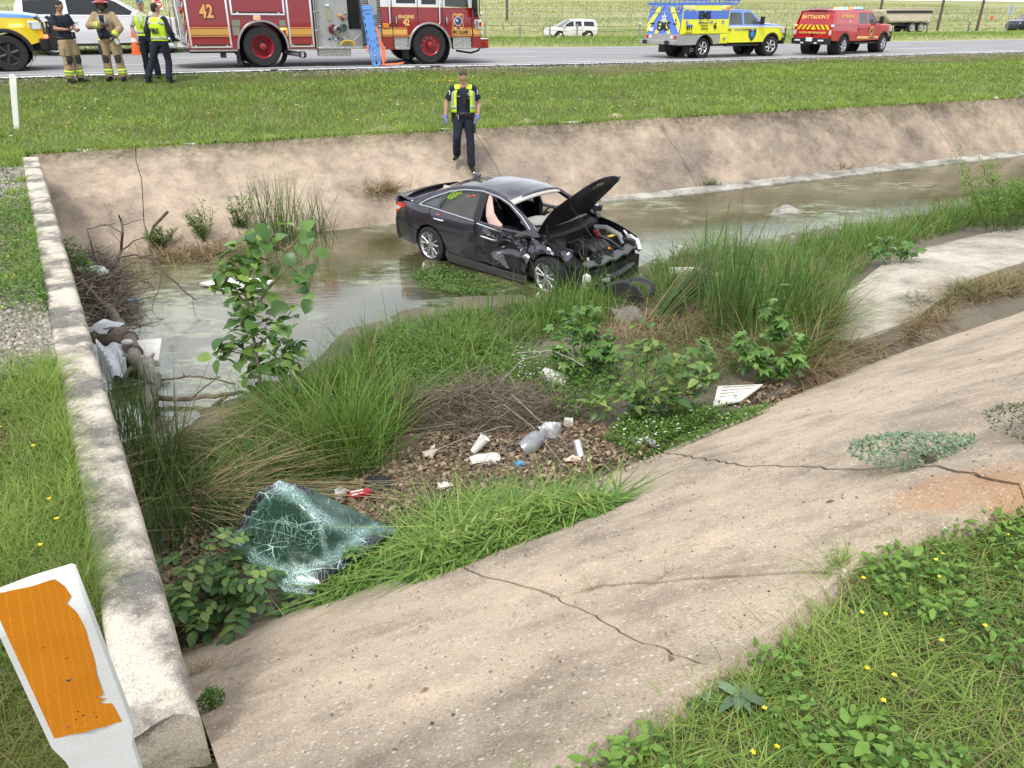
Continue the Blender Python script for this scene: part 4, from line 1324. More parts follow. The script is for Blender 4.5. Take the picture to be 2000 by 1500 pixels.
 MB().box((5.17,0,0.5),(0.3,1.8,0.2)).build('axle',BLACK,root)
 MB().box((-1.3,Y-0.02,0.44),(1.28,0.06,0.04)).build('rub_rail',STEEL,root)
 MB().box((1.18,Y-0.02,0.44),(0.78,0.06,0.04)).build('rub_rail',STEEL,root)
 MB().prism([(-1.93,-1.22),(-2.3,-1.1),(-2.45,-0.6),(-2.45,0.6),(-2.3,1.1),(-1.93,1.22)],(0,0,0.5),(1,0,0),(0,1,0),0.06).build('tailboard',PLATE,root,bevel=0.01)
 MB().box((-1.94,0,1.6),(0.04,1.3,2.0)).build('rear_plate',PLATE,root)
 for sg in(-1,1):
  for k in range(9):
   MB().prism([(sg*0.7,0.6+0.24*k),(sg*1.2,0.72+0.24*k+0.12),(sg*1.2,0.84+0.24*k+0.12),(sg*0.7,0.72+0.24*k)],(-1.945,0,0),(0,1,0),(0,0,1),-0.006).build('chevron',(WHITET,REDR,YEL)[k%3],root,fix=True)
  hr=MB().tube([(-2.02,sg*1.12,0.7),(-2.12,sg*1.12,0.8),(-2.12,sg*1.12,2.3),(-2.02,sg*1.12,2.4)],0.025,8)
  hr.build('grab_rail',CHROME,root)
  MB().cyl((-1.95,sg*0.95,1.45),(-2.02,sg*0.95,1.45),0.09).build('tail_light',LAMPR,root)
 lad=MB()
 for y in(-0.3,0.3):lad.tube([(-2.05,y,0.8),(-2.05,y,2.8)],0.025,6)
 for k in range(6):lad.tube([(-2.05,-0.3,0.95+0.3*k),(-2.05,0.3,0.95+0.3*k)],0.02,6)
 lad.build('rear_ladder',STEEL,root)
 GREENG=M('grey_green_plate',(0.20,0.23,0.18),0.6,var=0.12)
 for x0,x1,z0,z1,m_ in((-0.72,-0.50,1.06,1.22,GREENG),(-0.73,-0.53,0.83,1.045,M('grey_box',(0.22,0.22,0.2),0.5)),(0.58,0.76,1.06,1.22,GREENG)):
  MB().prism(sq(x0,x1,z0,z1),(0,Y-0.003,0),(1,0,0),(0,0,1),0.012).build('cover_plate',m_,root)
 lm=MB().box((-0.03,Y-0.02,1.28),(0.2,0.04,0.13)).build('warning_light',M('lamp_white_bezel',(0.5,0.45,0.44),0.3),root,bevel=0.01)
 for dz in(0.03,-0.03):MB().box((-0.03,Y-0.045,1.28+dz),(0.16,0.012,0.035)).build('bulb',LITR,lm)
 MB().box((0.68,Y-0.02,0.995),(0.16,0.03,0.045)).build('marker_light',LITA,root,bevel=0.008)
 pp=plate('pump_panel',sq(1.60,2.60,0.50,2.8),Y+0.0,PANELG,root,0.05)
 MB().box((2.09,0.2,1.6),(1.0,1.9,2.4)).build('pump_house',PANELG,root)
 pb=MB()
 for x in(1.60,1.66):pb.tube([(x,Y-0.05,0.52),(x,Y-0.05,2.7)],0.018,6)
 for z in(0.95,1.45):pb.tube([(1.56,Y-0.05,z),(1.74,Y-0.05,z)],0.02,6)
 pb.build('panel_rail',STEEL,root)
 inl=MB().lathe([(0.10,0),(0.13,0.02),(0.13,0.12),(0.11,0.13),(0.11,0.2),(0.095,0.2),(0.085,0.05),(0.001,0.05)],(2.20,Y-0.04,0.97),(0.25,-1,-0.05),20)
 inl.build('intake_pipe',STEEL,root)
 cp=MB().lathe([(0.001,0.1),(0.11,0.1),(0.13,0.08),(0.13,0.0),(0.09,0.0)],(2.12,Y,0.99),(0,-1,0),18);cp.build('intake_cap',M('dark_red_cap',(0.12,0.01,0.015),0.35,var=0.1),root)
 MB().lathe([(0.07,0),(0.10,0.03),(0.10,0.12),(0.085,0.14),(0.001,0.13)],(2.42,Y,1.03),(0.1,-1,0),18).build('discharge_cap',M('dark_green_cap',(0.03,0.06,0.045),0.35),root)
 MB().box((2.05,Y-0.01,1.36),(0.15,0.02,0.3)).build('instruction_plate',M('tan_plate',(0.33,0.31,0.22),0.4),root)
 MB().box((2.0,Y-0.02,1.62),(0.12,0.03,0.05)).build('panel_latch',CHROME,root)
 for x,z,r,m_ in((2.36,1.36,0.05,LAMPA),(2.44,1.28,0.05,RED),(2.52,1.42,0.04,CHROME),(2.56,1.30,0.035,CHROME)):
  MB().cyl((x,Y,z),(x,Y-0.1,z-0.03),r,r*0.7,12).build('valve',m_,root)
 for k in range(6):
  x=2.0+0.09*k
  MB().box((x,Y-0.012,0.72+0.02*(k%2)),(0.05,0.02,0.06)).build('gauge_tag',(BLACKT,M('blue_tag',(0.05,0.2,0.4),0.5),CHROME)[k%3],root)
 hz=MB()
 for k in range(3):hz.tube([(2.5+0.22*math.cos(a)*(0.6+0.2*k),Y-0.1-0.03*k,0.55+0.13*math.sin(a)*(0.6+0.2*k))for a in np.linspace(0,PI,12)],0.03,8)
 hz.build('hose',M('yellow_hose',(0.5,0.36,0.08),0.7,var=0.2),root)
 MB().box((2.8,Y+0.35,1.75),(0.4,0.3,1.9)).build('hose_bay',BLACK,root)
 nt_=MB()
 for k in range(7):nt_.tube([(2.63+0.055*k,Y-0.01+0.01*(k%2),0.98),(2.63+0.055*k+0.01,Y-0.02,2.7)],0.010,4)
 for k in range(20):nt_.tube([(2.62,Y-0.015,1.0+0.085*k),(2.98,Y-0.015,1.0+0.085*k+0.012)],0.010,4)
 nt_.build('cargo_net',BLACK,root)
 MB().box((2.8,Y+0.03,0.75),(0.4,0.06,0.5)).build('lower_panel',PANELG,root)
 gh=MB().tube([(2.7,Y-0.06,0.66),(2.78,Y-0.07,0.73),(2.9,Y-0.06,0.83)],0.025,8);gh.build('tow_hook',STEEL,root)
 lw=MB()
 for k in range(42):lw.box((3.3,Y-0.004,0.60+0.05*k),(0.6,0.022,0.022))
 lo=lw.build('louvre_wall',STEEL,root,smooth=False)
 tag(lo,kind='stuff')
 MB().box((3.3,0.2,1.6),(0.6,2.4,2.3)).build('bulkhead',M('bulkhead_grey',(0.3,0.3,0.3),0.5,0.4),root)
 MB().box((3.36,Y-0.04,1.65),(0.26,0.08,0.55)).build('vent_box',STEEL,root,bevel=0.01)
 MB().cyl((3.55,Y,1.08),(3.55,Y-0.05,1.08),0.03).build('side_lamp',CHROME,root)
 MB().box((3.4,Y-0.1,0.8),(0.28,0.2,0.4)).build('step_box',PANELG,root,bevel=0.01)
 MB().box((2.6,Y-0.12,0.49),(2.04,0.34,0.06)).build('running_board',PLATE,root,bevel=0.012)
 MB().box((2.1,Y-0.02,0.36),(0.95,0.3,0.19)).build('tread_box',PLATE,root,bevel=0.01)
 MB().tube([(3.3,Y-0.05,0.45),(3.32,Y-0.05,0.22),(3.6,Y-0.05,0.22),(3.58,Y-0.05,0.45)],0.02,6).build('drop_step',STEEL,root)
 ex=MB().lathe([(0.10,0),(0.105,0.15),(0.085,0.15),(0.08,0.0)],(1.15,Y+0.1,0.30),(0.25,-1,0),16)
 ex.tube([(0.75,Y+0.35,0.36),(1.15,Y+0.12,0.30)],0.07,10)
 ex.build('exhaust_pipe',STEEL,root)
 nose=[(6.93,0.43),(6.95,1.0),(6.93,1.2),(6.86,1.42),(6.72,1.6)]
 lower=[(3.62,0.42),(4.0,0.42),(4.0,0.76),(4.5,0.76)]+arc(5.17,0.46,0.70,160,20,10)+[(5.95,0.76),(6.62,0.76),(6.62,0.43)]+nose+[(3.62,1.6)]
 upper=[(3.62,1.6),(6.72,1.6),(6.58,2.55),(6.5,2.75),(3.62,2.75)]
 w1,w2,w3=sq(4.12,4.74,1.70,2.4),sq(4.93,5.42,1.68,2.4),[(5.70,1.63),(6.52,1.60),(6.40,2.35),(5.70,2.4)]
 for sg in(-1,1):
  sf=lambda a,b:(a,sg*(1.25-0.10*max(0,a-6.55)**1.2),b)
  panel('cab_side',lower,sf,RED,root,0.06,0.35,out=(0,sg,0))
  panel('cab_upper',upper,sf,WHITEP,root,0.06,0.4,holes=[w1,w2,w3],out=(0,sg,0))
  for w_ in(w1,w2):panel('cab_window',w_,lambda a,b:(a,sg*1.235,b),GLASSD,root,0.01,1,out=(0,sg,0))
  cl=panel('cab_window',w3,lambda a,b:(a,sg*1.235,b),M('cab_clear_glass',(0.30,0.34,0.33),0.03,var=0.05,trans=0.85),root,0.008,1,out=(0,sg,0))
 MB().box((5.15,0,2.72),(3.0,2.45,0.08)).build('cab_roof',WHITEP,root,bevel=0.02)
 MB().box((4.6,0,1.2),(1.8,2.3,1.4)).build('cab_core',BLACK,root)
 MB().box((6.55,0,1.1),(0.7,2.2,1.1)).build('cab_front_core',RED,root)
 MB().prism([(6.93,0.43),(6.95,1.0),(6.93,1.2),(6.86,1.42),(6.72,1.6),(6.6,1.6),(6.6,0.43)],(0,1.18,0),(1,0,0),(0,0,1),2.36).build('cab_front',RED,root)
 MB().prism([(6.72,1.6),(6.55,2.7),(6.5,2.7),(6.67,1.6)],(0,1.18,0),(1,0,0),(0,0,1),2.36).build('windshield',GLASSM,root)
 seam=MB()
 for x,z0,z1 in((3.97,0.44,2.6),(4.80,0.95,2.6),(5.62,1.15,2.6),(6.62,0.45,1.6)):
  MB().box((x,Y-0.004,(z0+z1)/2),(0.014,0.012,z1-z0)).build('door_seam',BLACK,root)
 MB().box((5.17,Y-0.006,1.603),(3.08,0.014,0.012)).build('gold_stripe',GOLD,root)
 for z0,z1 in((0.79,0.81),(0.835,0.985),(1.01,1.03)):
  for x0,x1 in((3.63,3.96),(3.985,4.43+(0.12 if z0<0.8 else-0.05*0)),(5.93,6.61),(6.635,6.93)):
   MB().box(((x0+x1)/2,Y-0.006+(0.10*max(0,x1-6.7)if x1>6.7 else 0),(z0+z1)/2),(x1-x0,0.014,z1-z0)).build('gold_stripe',GOLD,root)
 for x0,x1 in((4.02,4.48),(5.97,6.6)):
  MB().box(((x0+x1)/2,Y+0.06,0.6),(x1-x0,0.06,0.32)).build('step_well',PLATE,root)
  MB().box(((x0+x1)/2,Y+0.05,0.44),(x1-x0,0.22,0.05)).build('cab_step',STEEL,root,bevel=0.01)
 for x in(3.88,5.5):
  MB().tube([(x,Y-0.0,1.12),(x,Y-0.06,1.16),(x,Y-0.06,1.8),(x,Y,1.84)],0.022,8).build('grab_rail',CHROME,root)
 for x in(4.08,5.74):
  hp=MB().box((x,Y-0.01,1.22),(0.07,0.02,0.26)).build('door_handle',BLACK,root,bevel=0.008)
  MB().tube([(x,Y-0.02,1.12),(x,Y-0.05,1.16),(x,Y-0.05,1.29),(x,Y-0.02,1.33)],0.018,6).build('grip',CHROME,hp)
 MB().box((3.76,Y-0.02,1.09),(0.19,0.04,0.12)).build('marker_light',LAMPA,root,bevel=0.015)
 side_text('lettering','ENGINE',0.125,GOLDT,root,4.42,1.33,Y-0.004,bold=0.005,sx=1.15)
 side_text('lettering','42',0.25,GOLDT,root,4.42,1.17,Y-0.004,bold=0.008,sx=0.8)
 side_text('lettering','ISO CLASS 1',0.125,BLACKT,root,6.25,0.905,Y-0.016,bold=0.006,sx=0.92)
 side_text('lettering','4',0.16,GOLDT,root,6.82,1.19,Y+0.012,bold=0.005)
 em=[]
 for k in range(32):
  a=2*PI*k/32
  em.append((0.21*(1+0.16*math.cos(4*a+PI))*math.cos(a)*0.95,0.235*(1+0.16*math.cos(4*a+PI))*math.sin(a)))
 E=lambda k,y,m_,nm:MB().prism([(6.14+a*k,1.22+b*k)for a,b in em],(0,y,0),(1,0,0),(0,0,1),0.004).build(nm,m_,root,smooth=False)
 e0=E(1.0,Y-0.003,GOLDT,'emblem')
 e0b=MB().prism([(6.14+a*0.9,1.22+b*0.9)for a,b in em],(0,Y-0.008,0),(1,0,0),(0,0,1),0.003).build('emblem_field',RED,e0,smooth=False)
 circ=lambda r,x,z:[(x+r*math.cos(2*PI*k/20),z+r*math.sin(2*PI*k/20))for k in range(20)]
 MB().prism(circ(0.135,6.14,1.22),(0,Y-0.012,0),(1,0,0),(0,0,1),0.003).build('emblem_ring',WHITET,e0,smooth=False)
 MB().prism(circ(0.115,6.14,1.22),(0,Y-0.016,0),(1,0,0),(0,0,1),0.003).build('emblem_disc',M('emblem_blue',(0.03,0.05,0.16),0.4),e0,smooth=False)
 star=[(6.10+(0.055 if k%2==0 else 0.023)*math.sin(PI*k/5),1.24+(0.055 if k%2==0 else 0.023)*math.cos(PI*k/5))for k in range(10)]
 MB().prism(star,(0,Y-0.02,0),(1,0,0),(0,0,1),0.003).build('emblem_star',WHITET,e0,smooth=False)
 MB().prism(sq(6.02,6.26,0.99,1.05),(0,Y-0.012,0),(1,0,0),(0,0,1),0.003).build('emblem_banner',GOLDT,e0,smooth=False)
 side_text('lettering','FIRE',0.06,BLACKT,e0,6.14,1.02,Y-0.017,bold=0.003)
 side_text('lettering','AUSTIN',0.055,GOLDT,e0,6.14,1.385,Y-0.012,bold=0.002)
 mi=MB().tube([(6.6,Y,2.3),(6.75,Y-0.28,2.25),(6.75,Y-0.3,1.45)],0.018,6).build('mirror_arm',BLACK,root)
 MB().box((6.62,Y-0.22,1.85),(0.12,0.24,0.6)).box((6.66,Y-0.2,1.45),(0.1,0.18,0.22)).build('mirror',BLACK,mi,bevel=0.03)
 hb=MB().box((6.83,Y+0.03,1.13),(0.24,0.1,0.27)).build('headlight_bezel',CHROME,root,bevel=0.015)
 MB().box((6.78,Y-0.025,1.13),(0.1,0.02,0.21)).build('lens',M('grey_lens',(0.25,0.28,0.24),0.2),hb)
 MB().box((6.91,Y-0.02,1.13),(0.09,0.04,0.12)).build('turn_lens',LAMPR,hb)
 MB().ball((6.97,Y+0.03,1.13),(0.03,0.05,0.05)).build('amber_bulb',LITA,hb)
 MB().ball((6.96,Y+0.06,1.42),(0.05,0.05,0.07)).build('marker_lamp',CHROME,root)
 bm_=MB().prism([(6.93,-1.2),(7.3,-1.05),(7.42,-0.7),(7.42,0.7),(7.3,1.05),(6.93,1.2)],(0,0,0.42),(1,0,0),(0,1,0),0.28).build('bumper',RED,root,bevel=0.02)
 for k in range(2):
  MB().prism([(7.0+0.12*k,0.44),(7.06+0.12*k,0.44),(6.99+0.12*k+0.14,0.68),(6.93+0.12*k+0.14,0.68)],(0,-1.185+0.05*k,0),(1,0.41,0),(0,0,1),0.01).build('bumper_stripe',YEL,bm_)
 MB().box((7.18,-1.12,0.56),(0.16,0.05,0.11),0,Matrix.Rotation(0.39,3,'Z')).build('bumper_light',LAMPR,bm_,bevel=0.01)
 MB().tube([(6.98,-1.0,0.75),(7.02,-1.05,0.85),(7.0,-1.05,0.92)],0.05,8).build('hose_outlet',CHROME,root)
 MB().tube([(6.2,-0.9,0.35),(6.7,-0.95,0.28),(7.0,-0.9,0.35),(7.1,-0.8,0.45)],0.03,8).build('front_hose',BLACK,root)
 MB().tube([(5.75,-0.7,1.2),(5.7,-0.7,1.9)],[(0.3,0.08)]*2,8).build('crew_seat',BLACK,root)
 return root
ENGINE=build_engine()
def engine_local(x,y,z):
 bpy.context.view_layer.update()
 return ENGINE.matrix_world@Vector((x,y,z))
 # - spine board leaning on the engine, its straps
def build_board():
 bpy.context.view_layer.update()
 m=ENGINE.matrix_world
 top,bot=m@Vector((3.13,-1.47,1.64)),m@Vector((3.22,-1.86,0.0))
 bot.z=float(road_z(bot.x))+0.02
 up=(top-bot)
 L=up.length
 up.normalize()
 ex=Vector((math.cos(math.atan(0.5)),math.sin(math.atan(0.5)),0))
 ex=(ex-up*ex.dot(up)).normalized()
 root=empty('spine_board',bot,label='blue plastic spine board leaning upright against the fire engine',cat='spine board')
 W=0.18
 ol=[(-0.10,0.0),(0.10,0.0),(0.135,0.05),(0.19,0.6),(W,L*0.55),(W,L-0.12),(0.17,L-0.03),(0.1,L),(-0.1,L),(-0.17,L-0.03),(-W,L-0.12),(-W,L*0.55),(-0.19,0.6),(-0.135,0.05)]
 holes=[]
 for k in range(8):
  z=0.12+k*(L-0.3)/7.2
  wx=0.085+0.065*min(1,z/0.8)
  for s in(-1,1):
   holes.append([(s*wx-0.018,z),(s*wx+0.018,z),(s*wx+0.022,z+0.11),(s*wx-0.022,z+0.11)])
 for z in(L-0.27,L-0.17):holes.append([(-0.1,z),(0.1,z),(0.1,z+0.025),(-0.1,z+0.025)])
 for z in(0.45,0.68):
  for s in(-1,1):holes.append([(s*0.045-0.014,z),(s*0.045+0.014,z),(s*0.045+0.014,z+0.1),(s*0.045-0.014,z+0.1)])
 holes.append([(-0.04,0.06),(0.04,0.06),(0.03,0.36),(-0.03,0.36)])
 n=ex.cross(up)
 panel('board',ol,lambda a,b:ex*a+up*b,M('board_blue',(0.10,0.26,0.62),0.45,var=0.08),root,0.045,0.1,holes,out=(0.4,-1,0.2))
 face=-Vector((0,0,0))+(n if n.y<0 else-n)*0.004
 st=MB().tube([ex*0.19+up*1.15+face*6,ex*0.22+up*0.8+face*8,ex*0.23+up*0.4+face*8,ex*0.2+up*0.03+face*12,ex*0.12+face*30+Vector((0,0,0.0))],[(0.032,0.008)]*5,6)
 st.tube([ex*0.24+up*0.75+face*4,ex*0.32+up*0.5+face*6,ex*0.28+up*0.1+face*10],[(0.03,0.008)]*3,6)
 st.tube([ex*0.2+face*12+up*0.02,ex*0.4+face*40,ex*0.62+face*66+Vector((0,0,-0.02)),ex*0.75+face*110+Vector((0,0,-0.03))],[(0.028,0.008)]*4,6)
 so=st.build('strap',M('orange_strap',(0.75,0.17,0.07),0.7,var=0.1),root)
 MB().tube([-ex*0.2+up*0.62+face*4,-ex*0.225+up*0.5+face*6,-ex*0.21+up*0.42+face*4],[(0.03,0.012)]*3,6).build('strap',bpy.data.materials['orange_strap'],root)
build_board()
# - pickups
def pick_w(x,z,wb,wf=0.99):
 b=wf
 if z>1.28:b-=0.30*(z-1.28)
 if z<0.6:b-=0.04
 if x>wb+0.2:b-=0.12*((x-wb-0.2)/0.65)**2
 return b
def build_pickup(root,wb,up,low,hoodm,bed=True,full=True,dark_arch=True,tyre=0.42,rimm=None,front='guard',steer=0.0,glass=GLASSM):
 cx=wb-4.04
 W=lambda x,z:pick_w(x,z,wb)
 X=lambda x:x+cx
 bz0=0.60
 for sg in(-1,1):
  S=lambda x,z,k=0.0:(x,sg*(W(x,z)+k),z)
  out=(0,sg,0)
  if bed:
   bp=[(-1.2,0.66),(-0.52,0.62)]+arc(0,0.42,0.53,155,25,10)+[(0.52,0.62),(1.12,0.60),(1.12,1.30),(-1.2,1.30)]
   panel('bed_side',bp,S,low,root,0.03,0.2,out=out)
   fa=MB().tube([S(a,b,0.012)for a,b in arc(0,0.42,0.53,175,5,16)],[(0.05,0.02)]*17,6)
   fa.build('arch_trim',BLACK if dark_arch else low,root)
  if full:
   for nm,x0,x1 in(('rear_door',1.15,2.14),('front_door',2.16,3.18)):
    dr=panel(nm,[(X(x0),0.60),(X(x1),0.60),(X(x1),1.27),(X(x0),1.27)],S,low,root,0.03,0.2,out=out)
    MB().box(S(X(x0+0.14),1.13,0.02),(0.18,0.03,0.035)).build('handle',low if not dark_arch else BLACK,dr,bevel=0.008)
  fe=[(X(3.2),0.60),(X(3.5),0.60)]+[(a,b)for a,b in arc(wb,0.42,0.53,160,20,10)]+[(X(4.58),0.62),(X(4.9),0.70),(X(4.9),1.12),(X(4.75),1.22),(X(3.2),1.27)]
  panel('front_fender',fe,S,low,root,0.03,0.15,out=out)
  panel('hood_side',[(X(3.18),1.275),(X(4.78),1.225),(X(4.70),1.29),(X(3.4),1.36),(X(3.18),1.36)],lambda x,z:S(x,z,-0.5*max(0,z-1.27)),hoodm,root,0.03,0.2,out=out)
  MB().tube([S(a,b,0.012)for a,b in arc(wb,0.42,0.53,175,5,16)],[(0.05,0.02)]*17,6).build('arch_trim',BLACK if dark_arch else low,root)
  if full:
   gf=[(X(1.15),1.28),(X(3.52),1.28),(X(3.2),1.52),(X(2.82),1.80),(X(2.62),1.92),(X(1.25),1.94),(X(1.15),1.88)]
   w1=[(X(1.27),1.34),(X(2.08),1.34),(X(2.08),1.83),(X(1.33),1.83)]
   w2=[(X(2.2),1.34),(X(3.16),1.34),(X(3.1),1.47),(X(2.72),1.79),(X(2.6),1.83),(X(2.2),1.83)]
   panel('cab_frame',gf,S,up,root,0.05,0.2,holes=[w1,w2],out=out)
   for w_ in(w1,w2):panel('side_window',w_,lambda x,z:S(x,z,-0.015),glass,root,0.01,0.5,out=out)
   mr=MB().box((X(3.12),sg*1.16,1.50),(0.1,0.2,0.34)).tube([(X(3.1),sg*0.95,1.4),(X(3.1),sg*1.1,1.45)],0.04,6)
   mr.build('door_mirror',BLACK,root,bevel=0.03)
   MB().box((X(2.2),sg*0.93,0.48),(2.1,0.16,0.06)).build('side_step',BLACK,root,bevel=0.015)
  for xw in(0.0,wb):
   if xw==0 and not full:continue
   wheel(root,xw,sg*0.86,tyre,0.29,tyre*0.60,'spoke',6,sg,steer=steer if xw else 0,rim_mat=rimm or ALU,hub_mat=DARKM)
   MB().tube([(xw,sg*0.45,0.46),(xw,sg*0.96,0.46)],0.515,20,caps=False).build('wheel_well',BLACK,root)
 if full:
  strip('cab_roof',[(X(1.15),1.87),(X(1.25),1.938),(X(1.9),1.955),(X(2.6),1.925),(X(2.66),1.90)],lambda x,z:W(x,z)-0.01,up,root,0.03,0.03,th=0.03)
  strip('windshield',[(X(2.64),1.905),(X(3.0),1.65),(X(3.42),1.34)],lambda x,z:W(x,z)-0.06,glass,root,0.02,0.10)
  strip('rear_window',[(X(1.16),1.30),(X(1.17),1.87)],lambda x,z:W(x,z)-0.06,glass,root)
  MB().box((X(2.2),0,0.95),(2.0,1.8,0.62)).build('cab_floor',BLACK,root)
  for sy in(-0.42,0.42):
   MB().tube([(X(2.35),sy,1.1),(X(2.22),sy,1.5),(X(2.2),sy,1.68)],[(0.24,0.09),(0.22,0.08),(0.12,0.06)],8).build('seat',BLACK,root)
 strip('hood',resample([(X(3.25),1.36),(X(3.9),1.335),(X(4.5),1.30),(X(4.78),1.25)],2),lambda x,z:W(x,1.2)-0.035,hoodm,root,0.06,0.06,ny=14,th=0.03)
 strip('grille',[(X(4.80),1.24),(X(4.86),1.1),(X(4.86),0.80)],lambda x,z:W(x,1.0)-0.28,BLACK,root,0,0.05)
 for sg in(-1,1):
  hl=MB().prism([(X(4.62),1.16),(X(4.86),1.16),(X(4.9),0.98),(X(4.72),0.95),(X(4.6),1.02)],(0,sg*0.79,0),(1,0,0),(0,0,1),-0.17*sg).build('headlight',LAMPC,root,bevel=0.02)
  MB().box((X(4.66),sg*0.945,1.06),(0.07,0.03,0.12)).build('turn_lens',LAMPA,hl)
 MB().box((wb/2+0.2,0,0.56),(wb+1.6,0.9,0.22)).build('chassis',BLACK,root)
 fb=MB().prism([(X(4.78),-1.0),(X(5.0),-0.92),(X(5.12),-0.5),(X(5.12),0.5),(X(5.0),0.92),(X(4.78),1.0)],(0,0,0.48),(1,0,0),(0,1,0),0.28)
 fb.build('front_bumper',BLACK,root,bevel=0.03)
 gd=MB()
 for y in(-0.55,0.55):gd.tube([(X(5.08),y,0.7),(X(5.12),y,1.15),(X(5.02),y,1.26)],0.035,8)
 for z in(0.9,1.12):gd.tube([(X(5.02),-0.9,z),(X(5.12),-0.5,z),(X(5.12),0.5,z),(X(5.02),0.9,z)],0.028,8)
 for y in(-0.9,0.9):gd.tube([(X(5.02),y,0.6),(X(5.02),y,1.15)],0.028,8)
 gd.build('push_bar',BLACK,root)
def build_red_truck():
 root=empty('fire_pickup',(14.2,38.2,float(road_z(14.2))),R(41),0.93,'red fire battalion pickup with cap and flashing roof lights','pickup truck')
 RP=M('truck_red',(0.50,0.018,0.022),0.25,var=0.05,coat=0.9)
 build_pickup(root,4.04,RP,RP,RP,rimm=ALU)
 W=lambda x,z:0.985-0.22*max(0,z-1.30)
 for sg in(-1,1):
  panel('cap_side',[(-1.18,1.31),(1.12,1.31),(1.12,1.93),(-1.02,1.93)],lambda x,z:(x,sg*W(x,z),z),RP,root,0.03,0.3,out=(0,sg,0))
  panel('cap_door',[(-1.0,1.37),(1.02,1.37),(1.02,1.84),(-0.92,1.84)],lambda x,z:(x,sg*(W(x,z)+0.012),z),M('cap_red',(0.52,0.03,0.04),0.3,var=0.05,coat=0.8),root,0.02,0.4,out=(0,sg,0))
 strip('cap_roof',[(-1.04,1.925),(-0.9,1.95),(1.0,1.96),(1.12,1.93)],lambda x,z:W(0,1.93)-0.005,RP,root,0.05,th=0.03)
 text('lettering','BATTALION 5',0.19,GOLDT,root,(0.1,-W(0,1.63)-0.018,1.68),(1,0,0),(0,0.2,1),bold=0.006)
 text('lettering','3',0.16,WHITET,root,(0.35,-W(0,1.5)-0.018,1.46),(1,0,0),(0,0.2,1),bold=0.006)
 MB().box((-1.19,0,0.98),(0.05,1.9,0.64)).build('tailgate',RP,root,bevel=0.02)
 MB().prism([(-0.92,1.30),(0.92,1.30),(0.80,1.90),(-0.80,1.90)],(-1.2,0,0),(0,-1,0),(0.13,0,1),0.03).build('cap_hatch',RP,root)
 MB().box((-1.1,0,1.93),(0.06,1.0,0.05)).build('hatch_light',BLACK,root,bevel=0.01)
 def back(s,size,z,m_,**k):return text('lettering',s,size,m_,root,(-1.235+0.13*max(0,z-1.3),0.0,z),(0,-1,0),(0.13 if z>1.3 else 0,0,1),**k)
 back('BATTALION 5',0.22,1.66,GOLDT,bold=0.006)
 back('AUSTIN FIRE DEPARTMENT',0.115,0.98,GOLDT,bold=0.004)
 for k in range(-3,4):
  c=0.235*k
  d=0.08 if k<0 else(-0.08 if k>0 else 0)
  poly=[(c-0.06-d,1.12),(c+0.06-d,1.12),(c+0.06+d,1.33),(c-0.06+d,1.33)]if k else[(c-0.13,1.12),(c+0.13,1.12),(c,1.33)]
  MB().prism([(-a,b)for a,b in poly],(-1.237,0,0),(0,1,0),(0,0,1),-0.006).build('chevron',YEL,root,smooth=False)
 for sg in(-1,1):
  tl=MB().box((-1.2,sg*0.9,1.02),(0.1,0.17,0.5)).build('tail_lamp',LAMPR,root,bevel=0.02)
  MB().box((-1.26,sg*0.9,1.0),(0.02,0.12,0.2)).build('lens',LAMPC,tl)
  MB().box((-1.2,sg*0.94,1.3),(0.06,0.1,0.05)).build('warning_light',LITB if sg<0 else LITA,root)
 MB().prism([(-1.2,-0.98),(-1.42,-0.95),(-1.46,-0.5),(-1.46,0.5),(-1.42,0.95),(-1.2,0.98)],(0,0,0.48),(1,0,0),(0,1,0),0.28).build('rear_bumper',BLACK,root,bevel=0.02)
 for y in(-0.6,0.6):MB().box((-1.47,y,0.66),(0.03,0.28,0.07)).build('bumper_light',WHITET,root)
 for y in(-0.35,0.35):MB().box((-1.47,y,0.55),(0.03,0.14,0.06)).build('bumper_light',WHITET,root)
 MB().box((-1.475,0,0.70),(0.02,0.32,0.17)).build('number_plate',WHITET,root)
 MB().box((-1.22,0,1.06-0.16),(0.03,0.12,0.12)).build('badge',CHROME,root)
 for k,(y,m_)in enumerate(((-0.55,LITB),(-0.2,LITR),(0.2,LITB),(0.55,LITA))):
  MB().box((1.75,y,2.03),(0.22,0.26,0.09)).build('roof_light',m_,root,bevel=0.02)
 MB().box((1.75,0,1.985),(0.3,1.4,0.03)).build('light_bar_base',BLACK,root)
 for y in(-0.3,0.3):MB().cyl((0.9,y,1.96),(0.95,y,2.3),0.012,0.006,6).build('antenna',BLACK,root)
 MB().box((-0.4,0.2,2.03),(0.5,1.0,0.07)).build('roof_box',STEEL,root)
 MB().prism([(2.3,0.68),(4.0-0.6,0.68),(4.0-0.6,0.76),(1.3,0.80),(1.2,0.70)],(0,-0.995,0),(1,0,0),(0,0,1),0.008).build('gold_stripe',GOLDT,root)
 em=[(2.58+0.15*math.cos(2*PI*k/16),1.02+0.19*math.sin(2*PI*k/16))for k in range(16)]
 eo=MB().prism(em,(0,-1.0,0),(1,0,0),(0,0,1),0.008).build('emblem',GOLDT,root)
 MB().prism([(2.58+(a-2.58)*0.65,1.02+(b-1.02)*0.65)for a,b in em],(0,-1.009,0),(1,0,0),(0,0,1),0.005).build('emblem_disc',BLACKT,eo)
 side_text('lettering','FIRE DEPARTMENT',0.07,BLACKT,root,2.7,0.72,-1.006,bold=0.002)
build_red_truck()
EBLUE=M('ems_blue',(0.045,0.14,0.62),0.25,var=0.05,coat=0.8)
EYEL=M('ems_yellow',(0.80,0.80,0.03),0.3,var=0.05,coat=0.7)
EBL2=M('ems_cab_blue',(0.14,0.26,0.68),0.25,var=0.05,coat=0.8)
